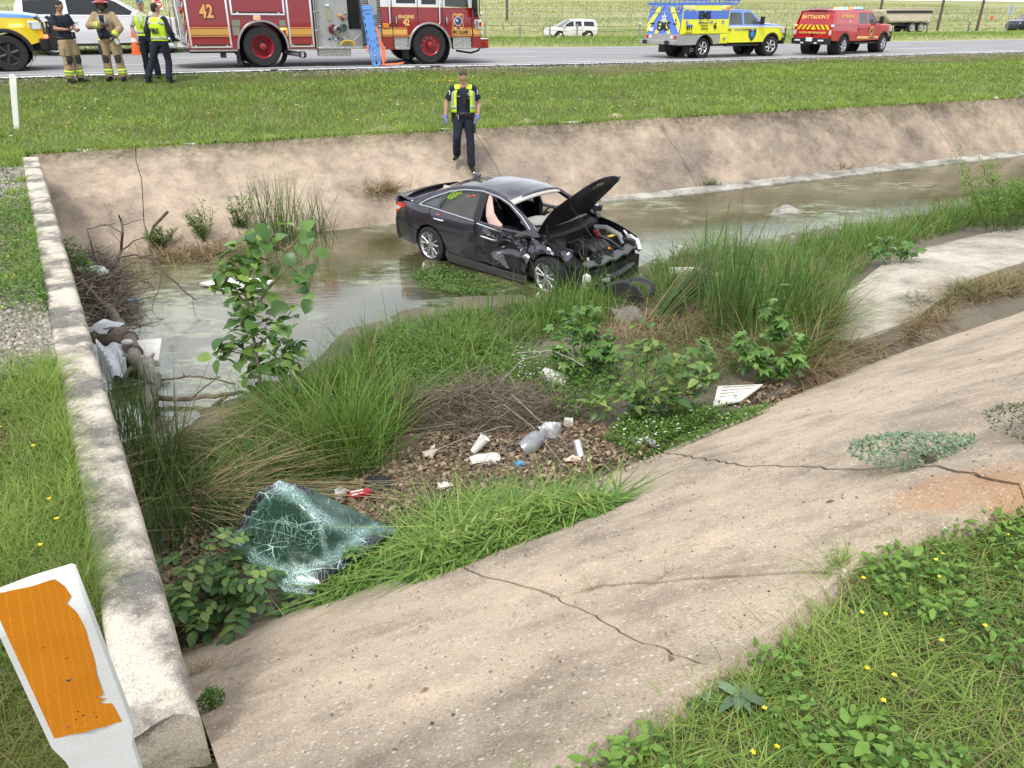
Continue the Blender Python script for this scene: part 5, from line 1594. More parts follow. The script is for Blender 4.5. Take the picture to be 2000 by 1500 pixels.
def build_ems():
 root=empty('ems_truck',(7.35,35.2,float(road_z(7.35))),R(30.3),0.92,'yellow and blue EMS truck with box body and roof rails seen from behind','ambulance truck')
 wb=4.3
 build_pickup(root,wb,EBL2,EYEL,EBL2,bed=False,rimm=CHROME,steer=R(-16))
 MB().prism([(1.45,1.22),(4.95,1.20),(5.0,1.26),(1.45,1.30)],(0,-0.997,0),(1,0,0),(0,0,1),0.006).build('white_stripe',WHITET,root)
 B0,B1,HW,ZT=-1.5,1.36,1.12,2.12
 side=[(B0,0.98),(0.9,0.98),(0.9,0.58),(B1,0.58),(B1,ZT),(B0+0.12,ZT)]
 MB().prism(side,(0,HW-0.02,0),(1,0,0),(0,0,1),2*HW-0.04).build('box_body',EYEL,root,smooth=False)
 for sg in(-1,1):
  for x0,x1 in((-1.36,-0.62),(-0.60,0.06),(0.08,0.76),(0.78,1.30)):
   MB().box(((x0+x1)/2,sg*(HW-0.01),1.16+0.13),(x1-x0-0.02,0.04,0.56)).build('locker_door',EYEL,root,bevel=0.008)
   MB().box(((x0+x1)/2,sg*(HW-0.01),1.75-0.0),(x1-x0-0.02,0.04,0.34)).build('locker_door',EBLUE,root,bevel=0.008)
   MB().cyl(((x0*0.8+x1*0.2)+0.06,sg*(HW+0.005),1.46),((x0*0.8+x1*0.2)+0.06,sg*(HW+0.03),1.46),0.08,n=14).build('locker_latch',STEEL,root)
  MB().box((1.13,sg*(HW-0.01),0.78),(0.4,0.04,0.32)).build('locker_door',EYEL,root,bevel=0.008)
  MB().cyl((1.13,sg*(HW+0.005),0.78),(1.13,sg*(HW+0.03),0.78),0.08,n=14).build('locker_latch',STEEL,root)
  sk=[(B0,0.56),(-0.52,0.56)]+arc(0,0.42,0.54,165,15,10)+[(0.56,0.56),(0.86,0.58),(0.86,0.96),(B0,0.96)]
  panel('fender_skirt',sk,lambda x,z:(x,sg*(HW+0.005),z),PANELG,root,0.04,0.3,out=(0,sg,0))
  for x,m_ in((-1.2,LAMPC),(-0.85,WHITET),(0.95,WHITET),(1.22,LAMPA)):
   MB().box((x,sg*(HW+0.015),2.02),(0.2,0.04,0.12)).build('scene_light',m_,root,bevel=0.01)
  rl=MB().tube([(B0+0.2,sg*1.0,2.38),(2.0,sg*1.0,2.32)],[(0.03,0.03)]*2,6)
  for k in range(12):rl.box((B0+0.3+0.28*k,sg*1.0,2.27),(0.035,0.03,0.18))
  rl.box((0.1,sg*1.04,2.18),(3.3,0.1,0.09))
  rl.build('roof_rail',EBLUE,root)
 Y=-HW-0.012
 side_text('lettering','EMS',0.42,BLACKT,root,-0.16,1.72,Y-0.024,bold=0.012,sx=0.95)
 side_text('lettering','6',0.36,BLACKT,root,0.5,1.3,Y-0.024,bold=0.01)
 side_text('lettering','911',0.24,BLACKT,root,-1.0,1.22,Y-0.024,bold=0.008)
 MB().box((-1.0,Y-0.022,1.33),(0.34,0.006,0.08)).build('blue_patch',EBLUE,root)
 side_text('lettering','EMERGENCY',0.07,BLACKT,root,-1.0,1.04,Y-0.024)
 for k,s in enumerate(('EMERGENCY','MEDICAL','SERVICES')):side_text('lettering',s,0.1,BLACKT,root,-0.12,1.43-0.12*k,Y-0.024)
 side_text('lettering','AUSTIN TRAVIS COUNTY',0.07,WHITET,root,-0.2,1.95,Y-0.004)
 side_text('lettering','COMMAND',0.13,M('grey_letter',(0.35,0.36,0.3),0.5),root,2.15,1.13,-1.005)
 for x in(1.55,2.66):side_text('lettering','MEDIC',0.07,BLACKT,root,x,1.13,-1.005)
 sh=[(2.78,1.16),(3.2,1.16),(3.24,1.06),(3.2,0.86),(3.1,0.72),(2.99,0.64),(2.88,0.72),(2.78,0.86),(2.74,1.06)]
 so=MB().prism(sh,(0,-1.0,0),(1,0,0),(0,0,1),0.008).build('shield_emblem',M('dark_blue',(0.02,0.04,0.12),0.4),root)
 for a in(0,PI/3,2*PI/3):
  MB().box((2.99,-1.012,0.93),(0.05,0.006,0.26),0,Matrix.Rotation(a,3,'Y')).build('star_arm',M('star_blue',(0.10,0.32,0.7),0.4),so)
 side_text('lettering','MEDIC',0.08,WHITET,so,2.99,1.11,-1.01)
 xb=B0
 bk=MB().prism([(-1.1,0.98),(1.1,0.98),(1.1,ZT-0.1),(1.02,ZT),(-1.02,ZT),(-1.1,ZT-0.1)],(xb-0.107,0,0),(0,-1,0),(0.105,0,1),-0.02)
 bk.build('rear_doors',EBLUE,root)
 P=lambda poly,m_,nm,k=0.024:MB().prism([(a,b)for a,b in poly],(xb-0.13,0,0),(0,-1,0),(0.105,0,1),-0.004).build(nm,m_,root,smooth=False)
 for s in(-1,1):
  P([(s*0.22,ZT-0.05),(s*0.52,ZT-0.05),(s*1.08,1.40),(s*1.08,1.02)]if s>0 else[(s*0.22,ZT-0.05),(s*1.08,1.02),(s*1.08,1.40),(s*0.52,ZT-0.05)],EYEL,'chevron')
  P([(s*0.04,1.52),(s*0.2,1.52),(s*0.55,1.0),(s*0.3,1.0)][::s],EYEL,'chevron')
 def rt(s,size,z,m_,y=0,**k):return text('lettering',s,size,m_,root,(xb-0.140+0.105*z,y,z),(0,-1,0),(0.105,0,1),**k)
 rt('EMS',0.5,1.28,BLACKT,bold=0.013,sx=0.95)
 rt('AUSTIN TRAVIS COUNTY',0.13,1.82,M('grey_letter2',(0.3,0.34,0.4),0.5))
 rt('6',0.24,1.55,BLACKT,y=-0.78)
 for a in(0,PI/3,2*PI/3):
  MB().box((xb+0.028,0,1.62),(0.01,0.07,0.36),0,Matrix.Rotation(a,3,'X')).build('star_arm',WHITET,root)
 for y in(-0.95,-0.7,-0.25,0.25,0.7,0.95):MB().box((xb+0.09,y,2.03),(0.05,0.17,0.12)).build('scene_light',STEEL,root,bevel=0.01)
 for y in(-0.85,0.85):MB().box((xb+0.065,y,1.86),(0.05,0.17,0.1)).build('scene_light',STEEL,root,bevel=0.01)
 for y in(-0.75,0.8):MB().box((xb+0.02,y,1.4),(0.05,0.24,0.05)).build('door_handle',BLACK,root)
 MB().box((xb-0.01,0.8,1.16),(0.02,0.3,0.16)).build('number_plate',WHITET,root)
 MB().box((xb-0.02,0,0.77),(0.12,2.26,0.42)).build('rear_step',PANELG,root,bevel=0.01)
 MB().box((xb-0.2,0,0.66),(0.3,2.3,0.16)).build('rear_bumper',PANELG,root,bevel=0.015)
 for sg in(-1,1):
  MB().cyl((xb-0.07,sg*0.95,0.87),(xb-0.1,sg*0.95,0.87),0.075).build('tail_lamp',LAMPR,root)
  MB().cyl((xb-0.07,sg*0.72,0.87),(xb-0.1,sg*0.72,0.87),0.065).build('reverse_lamp',WHITET,root)
  MB().box((xb-0.38,sg*0.75,0.66),(0.1,0.22,0.17)).build('bumper_pad',BLACK,root,bevel=0.02)
  MB().box((-0.75,sg*0.85,0.38),(0.03,0.45,0.38)).build('mud_flap',BLACK,root)
 MB().lathe([(0.07,0),(0.075,0.25),(0.06,0.25),(0.06,0)],(-0.6,-0.95,0.36),(-0.6,-0.8,0),14).build('exhaust_pipe',STEEL,root)
 MB().box((1.75,0,2.2),(0.35,1.3,0.1)).build('light_bar',DARKM,root,bevel=0.02)
 MB().cyl((1.4,-0.3,2.2),(1.4,-0.3,2.6),0.012,0.006,6).build('antenna',BLACK,root)
build_ems()
def build_left_pickup():
 root=empty('ems_pickup',(-14.72-4.04*1.12*0.894,24.6-4.04*1.12*0.447,float(road_z(-14.8))),math.atan(0.5),1.12,'yellow and blue EMS pickup nose with black bumper at the left edge','pickup truck')
 YO=M('nose_yellow',(0.80,0.60,0.02),0.3,var=0.04,coat=0.7)
 build_pickup(root,4.04,EBL2,YO,M('nose_blue',(0.10,0.27,0.75),0.25,var=0.04,coat=0.8),bed=True,rimm=DARKM)
 MB().box((4.35,-1.0,1.06),(0.3,0.02,0.07)).build('marker_light',LITA,root,bevel=0.01)
 MB().box((4.94,-0.86,0.80),(0.1,0.14,0.08)).build('warning_light',LITR,root,bevel=0.02)
 wg=MB().prism([(5.0,-0.98),(5.32,-0.86),(5.32,-0.60),(5.0,-0.6)],(0,0,0.5),(1,0,0),(0,1,0),0.32)
 wg.box((5.16,-0.8,0.98),(0.2,0.12,0.36))
 wg.build('bumper_wing',BLACK,root,bevel=0.02)
 MB().tube([(5.3,-0.7,0.75),(5.42,-0.72,0.7),(5.42,-0.72,0.45)],0.05,8).build('winch_hook',DARKM,root)
build_left_pickup()
# - SUVs
def build_suv(name,loc,rz,sc,paint,label,wb=3.3,rear=-1.15,front=4.2,dark=False):
 root=empty(name,loc,rz,sc,label,'car')
 F=front-wb
 def W(x,z):
  b=1.0
  if z>1.15:b-=0.26*(z-1.15)
  if z<0.5:b-=0.05
  if x>wb:b-=0.13*((x-wb)/F)**2
  if x<-0.5:b-=0.06*((-0.5-x)/0.6)**2
  return b
 nx=lambda t:rear+(front-rear)*t
 for sg in(-1,1):
  S=lambda x,z,k=0.0:(x,sg*(W(x,z)+k),z)
  out=(0,sg,0)
  q=[(rear+0.05,0.45),(-0.48,0.36)]+arc(0,0.4,0.48,170,30,10)+[(0.55,0.75),(0.52,1.16),(rear,1.16),(rear,0.7)]
  panel('quarter_panel',q,S,paint,root,0.03,0.2,out=out)
  for nm,x0,x1 in(('rear_door',0.56,wb*0.48),('front_door',wb*0.48+0.02,wb*0.48+1.05)):
   pl=[(x0,0.36),(x1,0.36),(x1,1.16),(x0,1.16)]
   dr=panel(nm,pl,lambda x,z:S(x,z,0.012*math.exp(-((z-0.62)/0.05)**2)),paint,root,0.03,0.2,out=out)
   MB().box(S(x0+0.18,1.02,0.02),(0.2,0.03,0.035)).build('handle',paint,dr,bevel=0.008)
  fx=wb*0.48+1.07
  fe=[(fx,0.36),(wb-0.5,0.36)]+arc(wb,0.4,0.48,185,5,12)+[(front-0.2,0.42),(front,0.55),(front,0.88),(front-0.25,1.04),(fx+0.2,1.14),(fx,1.16)]
  panel('front_fender',fe,S,paint,root,0.03,0.2,out=out)
  fr=[(rear,1.17),(fx+0.25,1.17),(fx-0.1,1.36),(fx-0.55,1.66),(fx-0.8,1.78),(0.2,1.84),(rear+0.25,1.80),(rear+0.08,1.5)]
  w1=[(rear+0.28,1.24),(0.42,1.24),(0.42,1.68),(rear+0.34,1.66)]
  w2=[(0.62,1.23),(wb*0.48-0.05,1.22),(wb*0.48-0.05,1.69),(0.62,1.69)]
  w3=[(wb*0.48+0.08,1.22),(fx+0.05,1.21),(fx-0.18,1.36),(fx-0.6,1.62),(fx-0.8,1.69),(wb*0.48+0.08,1.69)]
  panel('window_frame',fr,S,paint,root,0.05,0.2,holes=[w1,w2,w3],out=out)
  for w_ in(w1,w2,w3):panel('side_window',w_,lambda x,z:S(x,z,-0.012),GLASSD,root,0.01,0.5,out=out)
  MB().box((fx-0.05,sg*1.08,1.24),(0.16,0.2,0.15)).build('door_mirror',paint,root,bevel=0.03)
  for xw in(0.0,wb):
   wheel(root,xw,sg*0.86,0.40,0.27,0.27,'spoke',6,sg,rim_mat=ALU,hub_mat=DARKM)
   MB().tube([(xw,sg*0.45,0.42),(xw,sg*0.965,0.42)],0.465,20,caps=False).build('wheel_well',BLACK,root)
  MB().box((wb/2,sg*0.95,0.32),(wb-1.0,0.12,0.08)).build('side_step',BLACK,root,bevel=0.015)
  MB().box((front-0.12,sg*0.74,0.86),(0.25,0.3,0.14)).build('headlight',LAMPC,root,bevel=0.03)
  MB().box((rear+0.03,sg*0.90,1.0),(0.1,0.1,0.4)).build('tail_lamp',LAMPR,root,bevel=0.02)
 fx=wb*0.48+1.07
 strip('roof',[(rear+0.22,1.79),(0.2,1.845),(1.2,1.84),(fx-0.8,1.775)],lambda x,z:W(x,z)-0.01,paint,root,0.06,0.03,th=0.03)
 strip('windshield',[(fx-0.8,1.77),(fx-0.2,1.42),(fx+0.22,1.18)],lambda x,z:W(x,z)-0.06,GLASSM,root,0.03,0.12)
 strip('hood',resample([(fx+0.18,1.17),(front-0.5,1.11),(front-0.15,1.03),(front,0.92)],2),lambda x,z:W(x,0.9)-0.03,paint,root,0.05,0.05,th=0.03)
 strip('front_face',[(front,0.92),(front+0.03,0.7),(front+0.02,0.42),(front-0.1,0.3)],lambda x,z:W(front,0.7),paint,root,0,0.08,th=0.02)
 strip('grille',[(front+0.03,0.86),(front+0.05,0.66)],lambda x,z:0.5,BLACK,root,0,0.055)
 strip('lower_grille',[(front+0.05,0.52),(front+0.04,0.4)],lambda x,z:0.6,BLACK,root,0,0.055)
 strip('tail_gate',[(rear+0.22,1.79),(rear+0.02,1.2),(rear-0.02,0.8),(rear,0.4)],lambda x,z:W(rear,z)-0.02,paint,root,0,-0.04,th=0.02)
 MB().box((wb/2,0,0.55),(wb+1.4,1.7,0.35)).build('underbody',BLACK,root)
 MB().box((wb/2-0.4,0,1.0),(wb-0.2,1.75,0.4)).build('cabin_floor',BLACK,root)
 return root
SUVW=mat_carpaint('suv_white',(0.74,0.76,0.79),False)
build_suv('white_suv',(-17.75,32.6,float(road_z(-17.7))),math.atan(0.5),1.14,WHITEP,'large white SUV parked across the road behind the firefighters',wb=3.35,rear=-0.95,front=4.15)
def far_car(name,px,s,rz,sc,paint,label,**k):
 return build_suv(name,field_at(px,s),rz,sc,paint,label,**k)
def ground_far(x,y):
 s=(y-float(road_y(np.clip(x,-80,120)))-0.05-(x-np.clip(x,-80,120))*0.48)/1.118
 return field_z(np.array([x]),np.array([s]))[0]
 # - people
def fuse(name,mb,m,parent,vox=0.011,sm=4,label=None):
 """overlapping limbs -> one continuous skin"""
 me=mb.mesh(name,m,smooth=False,fix=False)
 tmp=bpy.data.objects.new(name,me)
 COL.objects.link(tmp)
 a=tmp.modifiers.new('r','REMESH');a.mode='VOXEL';a.voxel_size=vox;a.use_smooth_shade=True
 b=tmp.modifiers.new('s','SMOOTH');b.iterations=sm;b.factor=0.5
 dg=bpy.context.evaluated_depsgraph_get()
 out=bpy.data.meshes.new_from_object(tmp.evaluated_get(dg))
 bpy.data.objects.remove(tmp)
 out.name=name
 out.materials.clear();out.materials.append(m)
 out.polygons.foreach_set('use_smooth',[True]*len(out.polygons))
 o=link(name,out,parent)
 if label:o['label']=label
 return o
def lerp(a,b,t):return Vector(a).lerp(Vector(b),t)
def hand(mb,wrist,d,palmn,curl=0.5,s=1.0,side=1):
 """palm, four fingers and a thumb; d along the hand, palmn out of the palm"""
 w,d,n=Vector(wrist),Vector(d).normalized(),Vector(palmn)
 n=(n-d*n.dot(d)).normalized()
 t=d.cross(n)*side
 for k,(off,L)in enumerate(((-0.03,0.066),(-0.010,0.078),(0.010,0.074),(0.029,0.058))):
  b=w+d*0.08*s+t*off*s
  mb.tube([w+t*off*0.6*s,b],[0.016*s,0.013*s],6)
  c1=curl*0.9
  p1=b+(d*math.cos(c1)+n*math.sin(c1))*L*0.5*s
  p2=p1+(d*math.cos(c1*2.1)+n*math.sin(c1*2.1))*L*0.35*s
  p3=p2+(d*math.cos(c1*2.8)+n*math.sin(c1*2.8))*L*0.25*s
  mb.tube([b,p1,p2,p3],[0.0105*s,0.0095*s,0.009*s,0.007*s],6)
 tb=w+d*0.025*s-t*0.03*s
 p1=tb+(d*0.7-t*0.6+n*0.35).normalized()*0.042*s
 p2=p1+(d*0.85-t*0.15+n*0.45).normalized()*0.034*s
 mb.tube([w+d*0.01,tb,p1,p2],[0.018*s,0.016*s,0.012*s,0.009*s],6)
SKIN=M('skin_light',(0.48,0.27,0.19),0.55,var=0.08)
SKIN_T=M('skin_tan',(0.36,0.19,0.125),0.55,var=0.08)
SKIN_D=M('skin_dark',(0.085,0.045,0.03),0.5,var=0.1)
NAVY=M('navy_cloth',(0.012,0.016,0.034),0.85,var=0.3,vsc=9,bump=0.3,bsc=25)
NAVY2=M('navy_trousers',(0.010,0.013,0.026),0.85,var=0.3,vsc=9,bump=0.35,bsc=18)
TAN=M('turnout_tan',(0.33,0.245,0.145),0.9,var=0.16,vsc=7,bump=0.45,bsc=16)
HIVIS=M('hi_vis_yellow',(0.55,0.80,0.02),0.6,var=0.08,vsc=8)
HIV2=M('reflective_lime',(0.62,0.80,0.06),0.5,var=0.05)
SILV=M('reflective_silver',(0.36,0.37,0.36),0.4,var=0.1)
LEATH=M('black_leather',(0.014,0.013,0.013),0.45,var=0.25)
HAIRD=M('dark_hair',(0.016,0.012,0.010),0.7,var=0.3,vsc=30)
HAIRB=M('brown_hair',(0.07,0.055,0.045),0.75,var=0.3,vsc=30)
EYEM=M('eye_dark',(0.02,0.015,0.012),0.2)
KNEE=M('knee_patch',(0.03,0.03,0.033),0.8,var=0.2)
def person(label,loc,rz,sc,pose,outfit,group=None):
 root=empty('person',loc,rz,sc,label,'person',group)
 P=dict(lean=(0,0,0),head=(0,0.0),hipL=(0.09,0,0.93),hipR=(-0.09,0,0.93),kneeL=(0.10,-0.02,0.50),kneeR=(-0.10,-0.02,0.50),ankL=(0.11,0.02,0.09),ankR=(-0.11,0.02,0.09),toeL=(0.02,-0.2),toeR=(-0.02,-0.2),elbL=(0.27,0.03,1.18),elbR=(-0.27,0.03,1.18),wrL=(0.27,-0.08,0.93),wrR=(-0.27,-0.08,0.93),curl=0.5,hdL=None,hdR=None)
 P.update(pose)
 V={k:Vector(v)for k,v in P.items()if isinstance(v,tuple)and len(v)==3}
 ln=V['lean']
 up=lambda x,y,z:Vector((x,y,z))+ln*max(0,(z-0.93)/0.6)
 shL,shR=up(0.185,0.0,1.43),up(-0.185,0.0,1.43)
 hy,hp=P['head']
 hc=up(0,-0.02,1.655)+Vector((-math.sin(hy)*0.02,-0.03*math.sin(hp)*2,-0.01*hp))
 Rh=Matrix.Rotation(hy,3,'Z')@Matrix.Rotation(hp,3,'X')
 hx=lambda x,y,z:hc+Rh@Vector((x,y,z))
 b=MB()
 tors=[(0,0,0.86),(0,0,0.95),(0,0,1.08),(0,0,1.20),(0,0,1.32),(0,0.005,1.41),(0,0.005,1.47),(0,-0.0,1.53)]
 tr=[(0.14,0.10),(0.165,0.112),(0.148,0.102),(0.165,0.112),(0.185,0.122),(0.175,0.105),(0.10,0.075),(0.056,0.06)]
 wide=outfit.get('girth',1.0)
 T=[up(*p)for p in tors]
 b.tube(T,[(a*wide if i<6 else a,c*wide if i<6 else c)for i,(a,c)in enumerate(tr)],16)
 b.tube([T[-2],up(0,-0.01,1.55),hc-Vector((0,0,0.03))],[0.06,0.056,0.056],12)
 b.ball(hx(0,0.012,0.03),(0.076,0.095,0.098),16,12,rot=Rh)
 b.ball(hx(0,-0.022,-0.035),(0.060,0.068,0.08),14,10,rot=Rh)
 b.tube([hx(0,-0.085,0.02),hx(0,-0.105,-0.015),hx(0,-0.095,-0.025)],[0.011,0.016,0.013],6)
 b.tube([hx(-0.022,-0.082,-0.055),hx(0,-0.09,-0.054),hx(0.022,-0.082,-0.055)],0.008,6)
 b.tube([hx(-0.05,-0.07,0.042),hx(0,-0.088,0.046),hx(0.05,-0.07,0.042)],0.010,6)
 for s in(-1,1):b.ball(hx(s*0.078,0.012,0.0),(0.012,0.022,0.034),8,6,rot=Rh)
 legs={}
 for s in 'LR':
  h,k,a=V['hip'+s],V['knee'+s],V['ank'+s]
  b.tube([h+Vector((0,0,0.02)),lerp(h,k,0.3),lerp(h,k,0.75),k],[0.088,0.085,0.064,0.056],12)
  b.ball(k,0.056)
  b.tube([k,lerp(k,a,0.3)+Vector((0,0.015,0)),lerp(k,a,0.7),a],[0.054,0.056,0.044,0.038],12)
  t=P['toe'+s]
  tv=Vector((t[0],t[1],0)).normalized()
  b.tube([a+Vector((0,0,-0.02))-tv*0.04,a+Vector((0,0,-0.05))+tv*0.04,Vector((a.x,a.y,a.z-0.065))+tv*0.17],[0.036,0.036,0.028],10)
  legs[s]=tv
 for s,sh in(('L',shL),('R',shR)):
  e,w=V['elb'+s],V['wr'+s]
  b.ball(sh,0.062)
  b.tube([sh,lerp(sh,e,0.35),e],[0.058,0.052,0.042],12)
  b.ball(e,0.042)
  b.tube([e,lerp(e,w,0.3),w],[0.042,0.043,0.029],12)
  hd=P['hd'+s]or tuple((w-e).normalized())
  pn=P.get('pn'+s,(1 if s=='R'else-1,0,0))
  hand(b,w,hd,pn,P['curl'],1.0,1 if s=='L'else-1)
 fuse('body',b,outfit['skin'],root,0.0105,3)
 for s in(-1,1):MB().ball(hx(s*0.031,-0.082,0.022),(0.011,0.008,0.007),8,6,rot=Rh).build('eye',EYEM,root)
 if outfit.get('hair'):
  hm=MB().ball(hx(0,0.026,0.048),(0.080,0.094,0.092),18,12,rot=Rh).ball(hx(0,0.055,0.0),(0.070,0.06,0.075),14,10,rot=Rh)
  fuse('hair',hm,outfit['hair'],root,0.012,2)
 lo=outfit.get('loose',1.18)
 t=MB()
 t.tube([up(0,0,1.0),up(0,0,0.93),up(0,0,0.84)],[(0.168*wide,0.122*wide),(0.178*wide,0.128*wide),(0.15,0.11)],16)
 for s in 'LR':
  h,k,a=V['hip'+s],V['knee'+s],V['ank'+s]
  t.tube([h+Vector((0,0,0.0)),lerp(h,k,0.3),lerp(h,k,0.75),k],[0.095*lo*0.95,0.088*lo,0.072*lo,0.066*lo],14)
  t.ball(k,0.066*lo)
  g=random.Random(int(a.x*1000))
  n=6
  t.tube([lerp(k,a,i/n)+Vector((g.uniform(-.006,.006),g.uniform(-.006,.006),0))for i in range(n+1)],[(0.064+0.005*(i%2))*lo for i in range(n+1)],12)
 fuse('trousers',t,outfit['trousers'],root,0.012,3)
 for s in 'LR':
  a=V['ank'+s];tv=legs[s]
  bt=MB().tube([a+Vector((0,0,0.06)),a+Vector((0,0,-0.01)),a+Vector((0,0,-0.05))],[0.052,0.054,0.052],12)
  bt.tube([a+Vector((0,0,-0.045))-tv*0.06,a+Vector((0,0,-0.042))+tv*0.06,Vector((a.x,a.y,a.z-0.055))+tv*0.20],[(0.048,0.045),(0.052,0.046),(0.042,0.032)],12)
  fuse('boot',bt,outfit.get('boot',LEATH),root,0.011,2)
 for(nm,m_,add,zlo,sl,girth)in outfit['tops']:
  u=MB()
  keep=[(p,(r[0]*wide*girth+add,r[1]*wide*girth+add))for p,r in zip(tors,tr)if zlo-0.01<=p[2]<=1.48]
  z0=keep[0][0][2]
  if zlo<z0-0.02:keep.insert(0,((0,0,zlo),(0.168*wide*girth+add,0.118*wide*girth+add)))
  u.tube([up(*p)for p,r in keep],[(r[0],r[1])for p,r in keep],18)
  if sl>=0:
   for s,sh in(('L',shL),('R',shR)):
    e,w=V['elb'+s],V['wr'+s]
    u.ball(sh,0.066+add)
    if sl<=1:u.tube([sh,lerp(sh,e,0.5*sl),lerp(sh,e,sl)],[0.064+add,0.060+add,0.062+add],12)
    else:
     u.tube([sh,lerp(sh,e,0.5),e],[0.062+add,0.057+add,0.052+add],12)
     u.ball(e,0.052+add)
     u.tube([e,lerp(e,w,0.5),lerp(e,w,sl-1)],[0.051+add,0.048+add,0.042+add],12)
  fuse(nm,u,m_,root,0.012,3)
 ctx=dict(root=root,V=V,up=up,hx=hx,Rh=Rh,shL=shL,shR=shR,hc=hc,wide=wide)
 return root,ctx
def band(c,z,m_,name,k=1.03,h=0.05,wide=1.0,root=None,rx=0.185,ry=0.125,a0=0,a1=360,parent=None):
 """reflective band round the torso"""
 up=c['up']
 n=40
 pts=[up(rx*k*c['wide']*math.cos(R(a0+(a1-a0)*i/n)),ry*k*c['wide']*math.sin(R(a0+(a1-a0)*i/n)),z)for i in range(n+1)]
 m=MB()
 vs=[p+Vector((0,0,-h/2))for p in pts]+[p+Vector((0,0,h/2))for p in pts]
 m.add(vs,[(i,i+1,n+2+i,n+1+i)for i in range(n)])
 return m.build(name,m_,parent or c['root'],solid=0.004)
def cuff(c,a,b,t,r,m_,name,h=0.03):
 p=lerp(a,b,t)
 d=(Vector(b)-Vector(a)).normalized()
 return MB().tube([p-d*h,p+d*h],[r,r],16,caps=False).build(name,m_,c['root'],solid=0.004)
def far_slope_z(x,y):
 w=0.3
 for _ in range(5):
  xb=x+1.1*w
  yb=float(farwater_y(xb));yt=float(lip_y(xb-1.1))+0.12
  w=(y-yb)/(yt-yb)
 return-0.06+(LIP_Z+0.09)*w+0.03*math.sin(PI*min(1,max(0,w)))
def on_far_slope(px,py):
 z=0.8
 for _ in range(25):
  p=at(px,py,z)
  z=0.6*z+0.4*far_slope_z(p.x,p.y)
 return at(px,py,z)
def on_verge(px,py):
 z=2.0
 for _ in range(25):
  p=at(px,py,z)
  f=(p.y-float(lip_y(p.x)))/(float(road_y(p.x))-0.35-float(lip_y(p.x)))
  z=0.5*z+0.5*float(verge_z(np.array([p.x]),np.array([min(1.0,max(0,f))]))[0])
 return at(px,py,z)
def build_people():
 pl,pr=on_far_slope(921,330),on_far_slope(894,319)
 o=(pl+pr)/2
 sc=1.095
 dz=(pr.z-pl.z)/sc
 pose=dict(head=(0.2,0.85),lean=(0.01,-0.03,0),hipL=(0.09,0,0.93),hipR=(-0.09,0,0.93),kneeL=(0.12,-0.07,0.52),ankL=(0.135,-0.05-0.06,0.09+(pl.z-o.z)/sc),kneeR=(-0.13,-0.12,0.56),ankR=(-0.15,0.10,0.14+(pr.z-o.z)/sc),toeL=(0.03,-0.2),toeR=(-0.05,-0.2),elbL=(0.31,0.04,1.19),wrL=(0.27,-0.03,0.93),elbR=(-0.31,0.04,1.19),wrR=(-0.34,0.0,0.93),curl=0.7)
 navy_shirt=('shirt',NAVY,0.013,0.95,0.78,1.02)
 r,c=person('police officer in navy uniform and open yellow vest walking down the far concrete slope',(o.x,o.y,o.z),R(4),sc,pose,dict(skin=SKIN,hair=HAIRB,trousers=NAVY2,tops=[navy_shirt],girth=1.04,loose=1.2))
 for s,sg in(('L',1),('R',-1)):
  gv=MB()
  e,w=c['V']['elb'+s],c['V']['wr'+s]
  hand(gv,w,tuple((w-e).normalized()),(-sg,0,0),0.7,1.16,1 if s=='L'else-1)
  gv.tube([lerp(e,w,0.85),w+(w-e).normalized()*0.03],[0.038,0.04],10)
  fuse('glove',gv,M('nitrile_blue',(0.16,0.16,0.62),0.45,var=0.1),r,0.0095,2)
 up=c['up']
 for sg in(-1,1):
  m=MB()
  def vf(u,v):
   z=1.02+0.455*v
   a=R(-90+sg*(34+62*u))if v<0.86 else R(-90+sg*(40+56*u))
   k=1.22-(0.36*max(0,v-0.82)/0.18)
   rx,ry=(0.19,0.135)if v<0.8 else(0.185-0.05*(v-0.8)/0.2,0.125-0.06*(v-0.8)/0.2)
   return up(rx*k*math.cos(a),ry*k*math.sin(a)-0.004,z)
  m.grid(vf,8,12)
  vo=m.build('vest',HIVIS,r,solid=0.008)
  m2=MB()
  m2.grid(lambda u,v:Vector(vf(0.30+0.35*u,0.12+0.82*v))+Vector((0,-0.008,0))+Vector((sg*0.004,0,0)),3,10)
  m2.build('reflective_strip',SILV,vo,solid=0.003)
  m3=MB()
  m3.grid(lambda u,v:Vector(vf(u,0.16+0.1*v))+Vector((sg*0.006,-0.01,0)),6,1)
  m3.build('reflective_strip',SILV,vo,solid=0.003)
  MB().tube([up(sg*0.105,-0.10,1.44),up(sg*0.12,-0.02,1.505),up(sg*0.12,0.09,1.44)],[(0.05,0.012)]*3,8).build('shoulder_strap',HIVIS,vo)
 band(c,0.985,LEATH,'duty_belt',1.08,0.075,rx=0.172,ry=0.122)
 for x,y,z,s_ in((-0.2,0.0,0.93,(0.06,0.07,0.2)),(0.19,-0.02,0.96,(0.05,0.07,0.12)),(0.06,-0.135,0.985,(0.07,0.04,0.08)),(-0.06,-0.135,0.985,(0.06,0.04,0.07)),(0.12,-0.11,0.97,(0.05,0.05,0.1))):
  MB().box(up(x,y,z),s_).build('belt_pouch',LEATH,r,bevel=0.012)
 MB().box(up(0.02,-0.15,1.26),(0.06,0.03,0.17)).box(up(0.015,-0.16,1.35),(0.05,0.03,0.06)).build('body_camera',BLACK,r,bevel=0.006)
 MB().prism([(0.115+0.03*math.cos(k*PI/4),1.35+0.035*math.sin(k*PI/4))for k in range(8)],up(0,-0.135,0),(1,0,0),(0,0,1),0.006).build('badge',CHROME,r)
 MB().box(up(-0.10,-0.137,1.315),(0.09,0.006,0.014)).build('name_tag',CHROME,r)
 MB().box(up(0.12,-0.137,1.285),(0.05,0.006,0.014)).build('name_tag',CHROME,r)
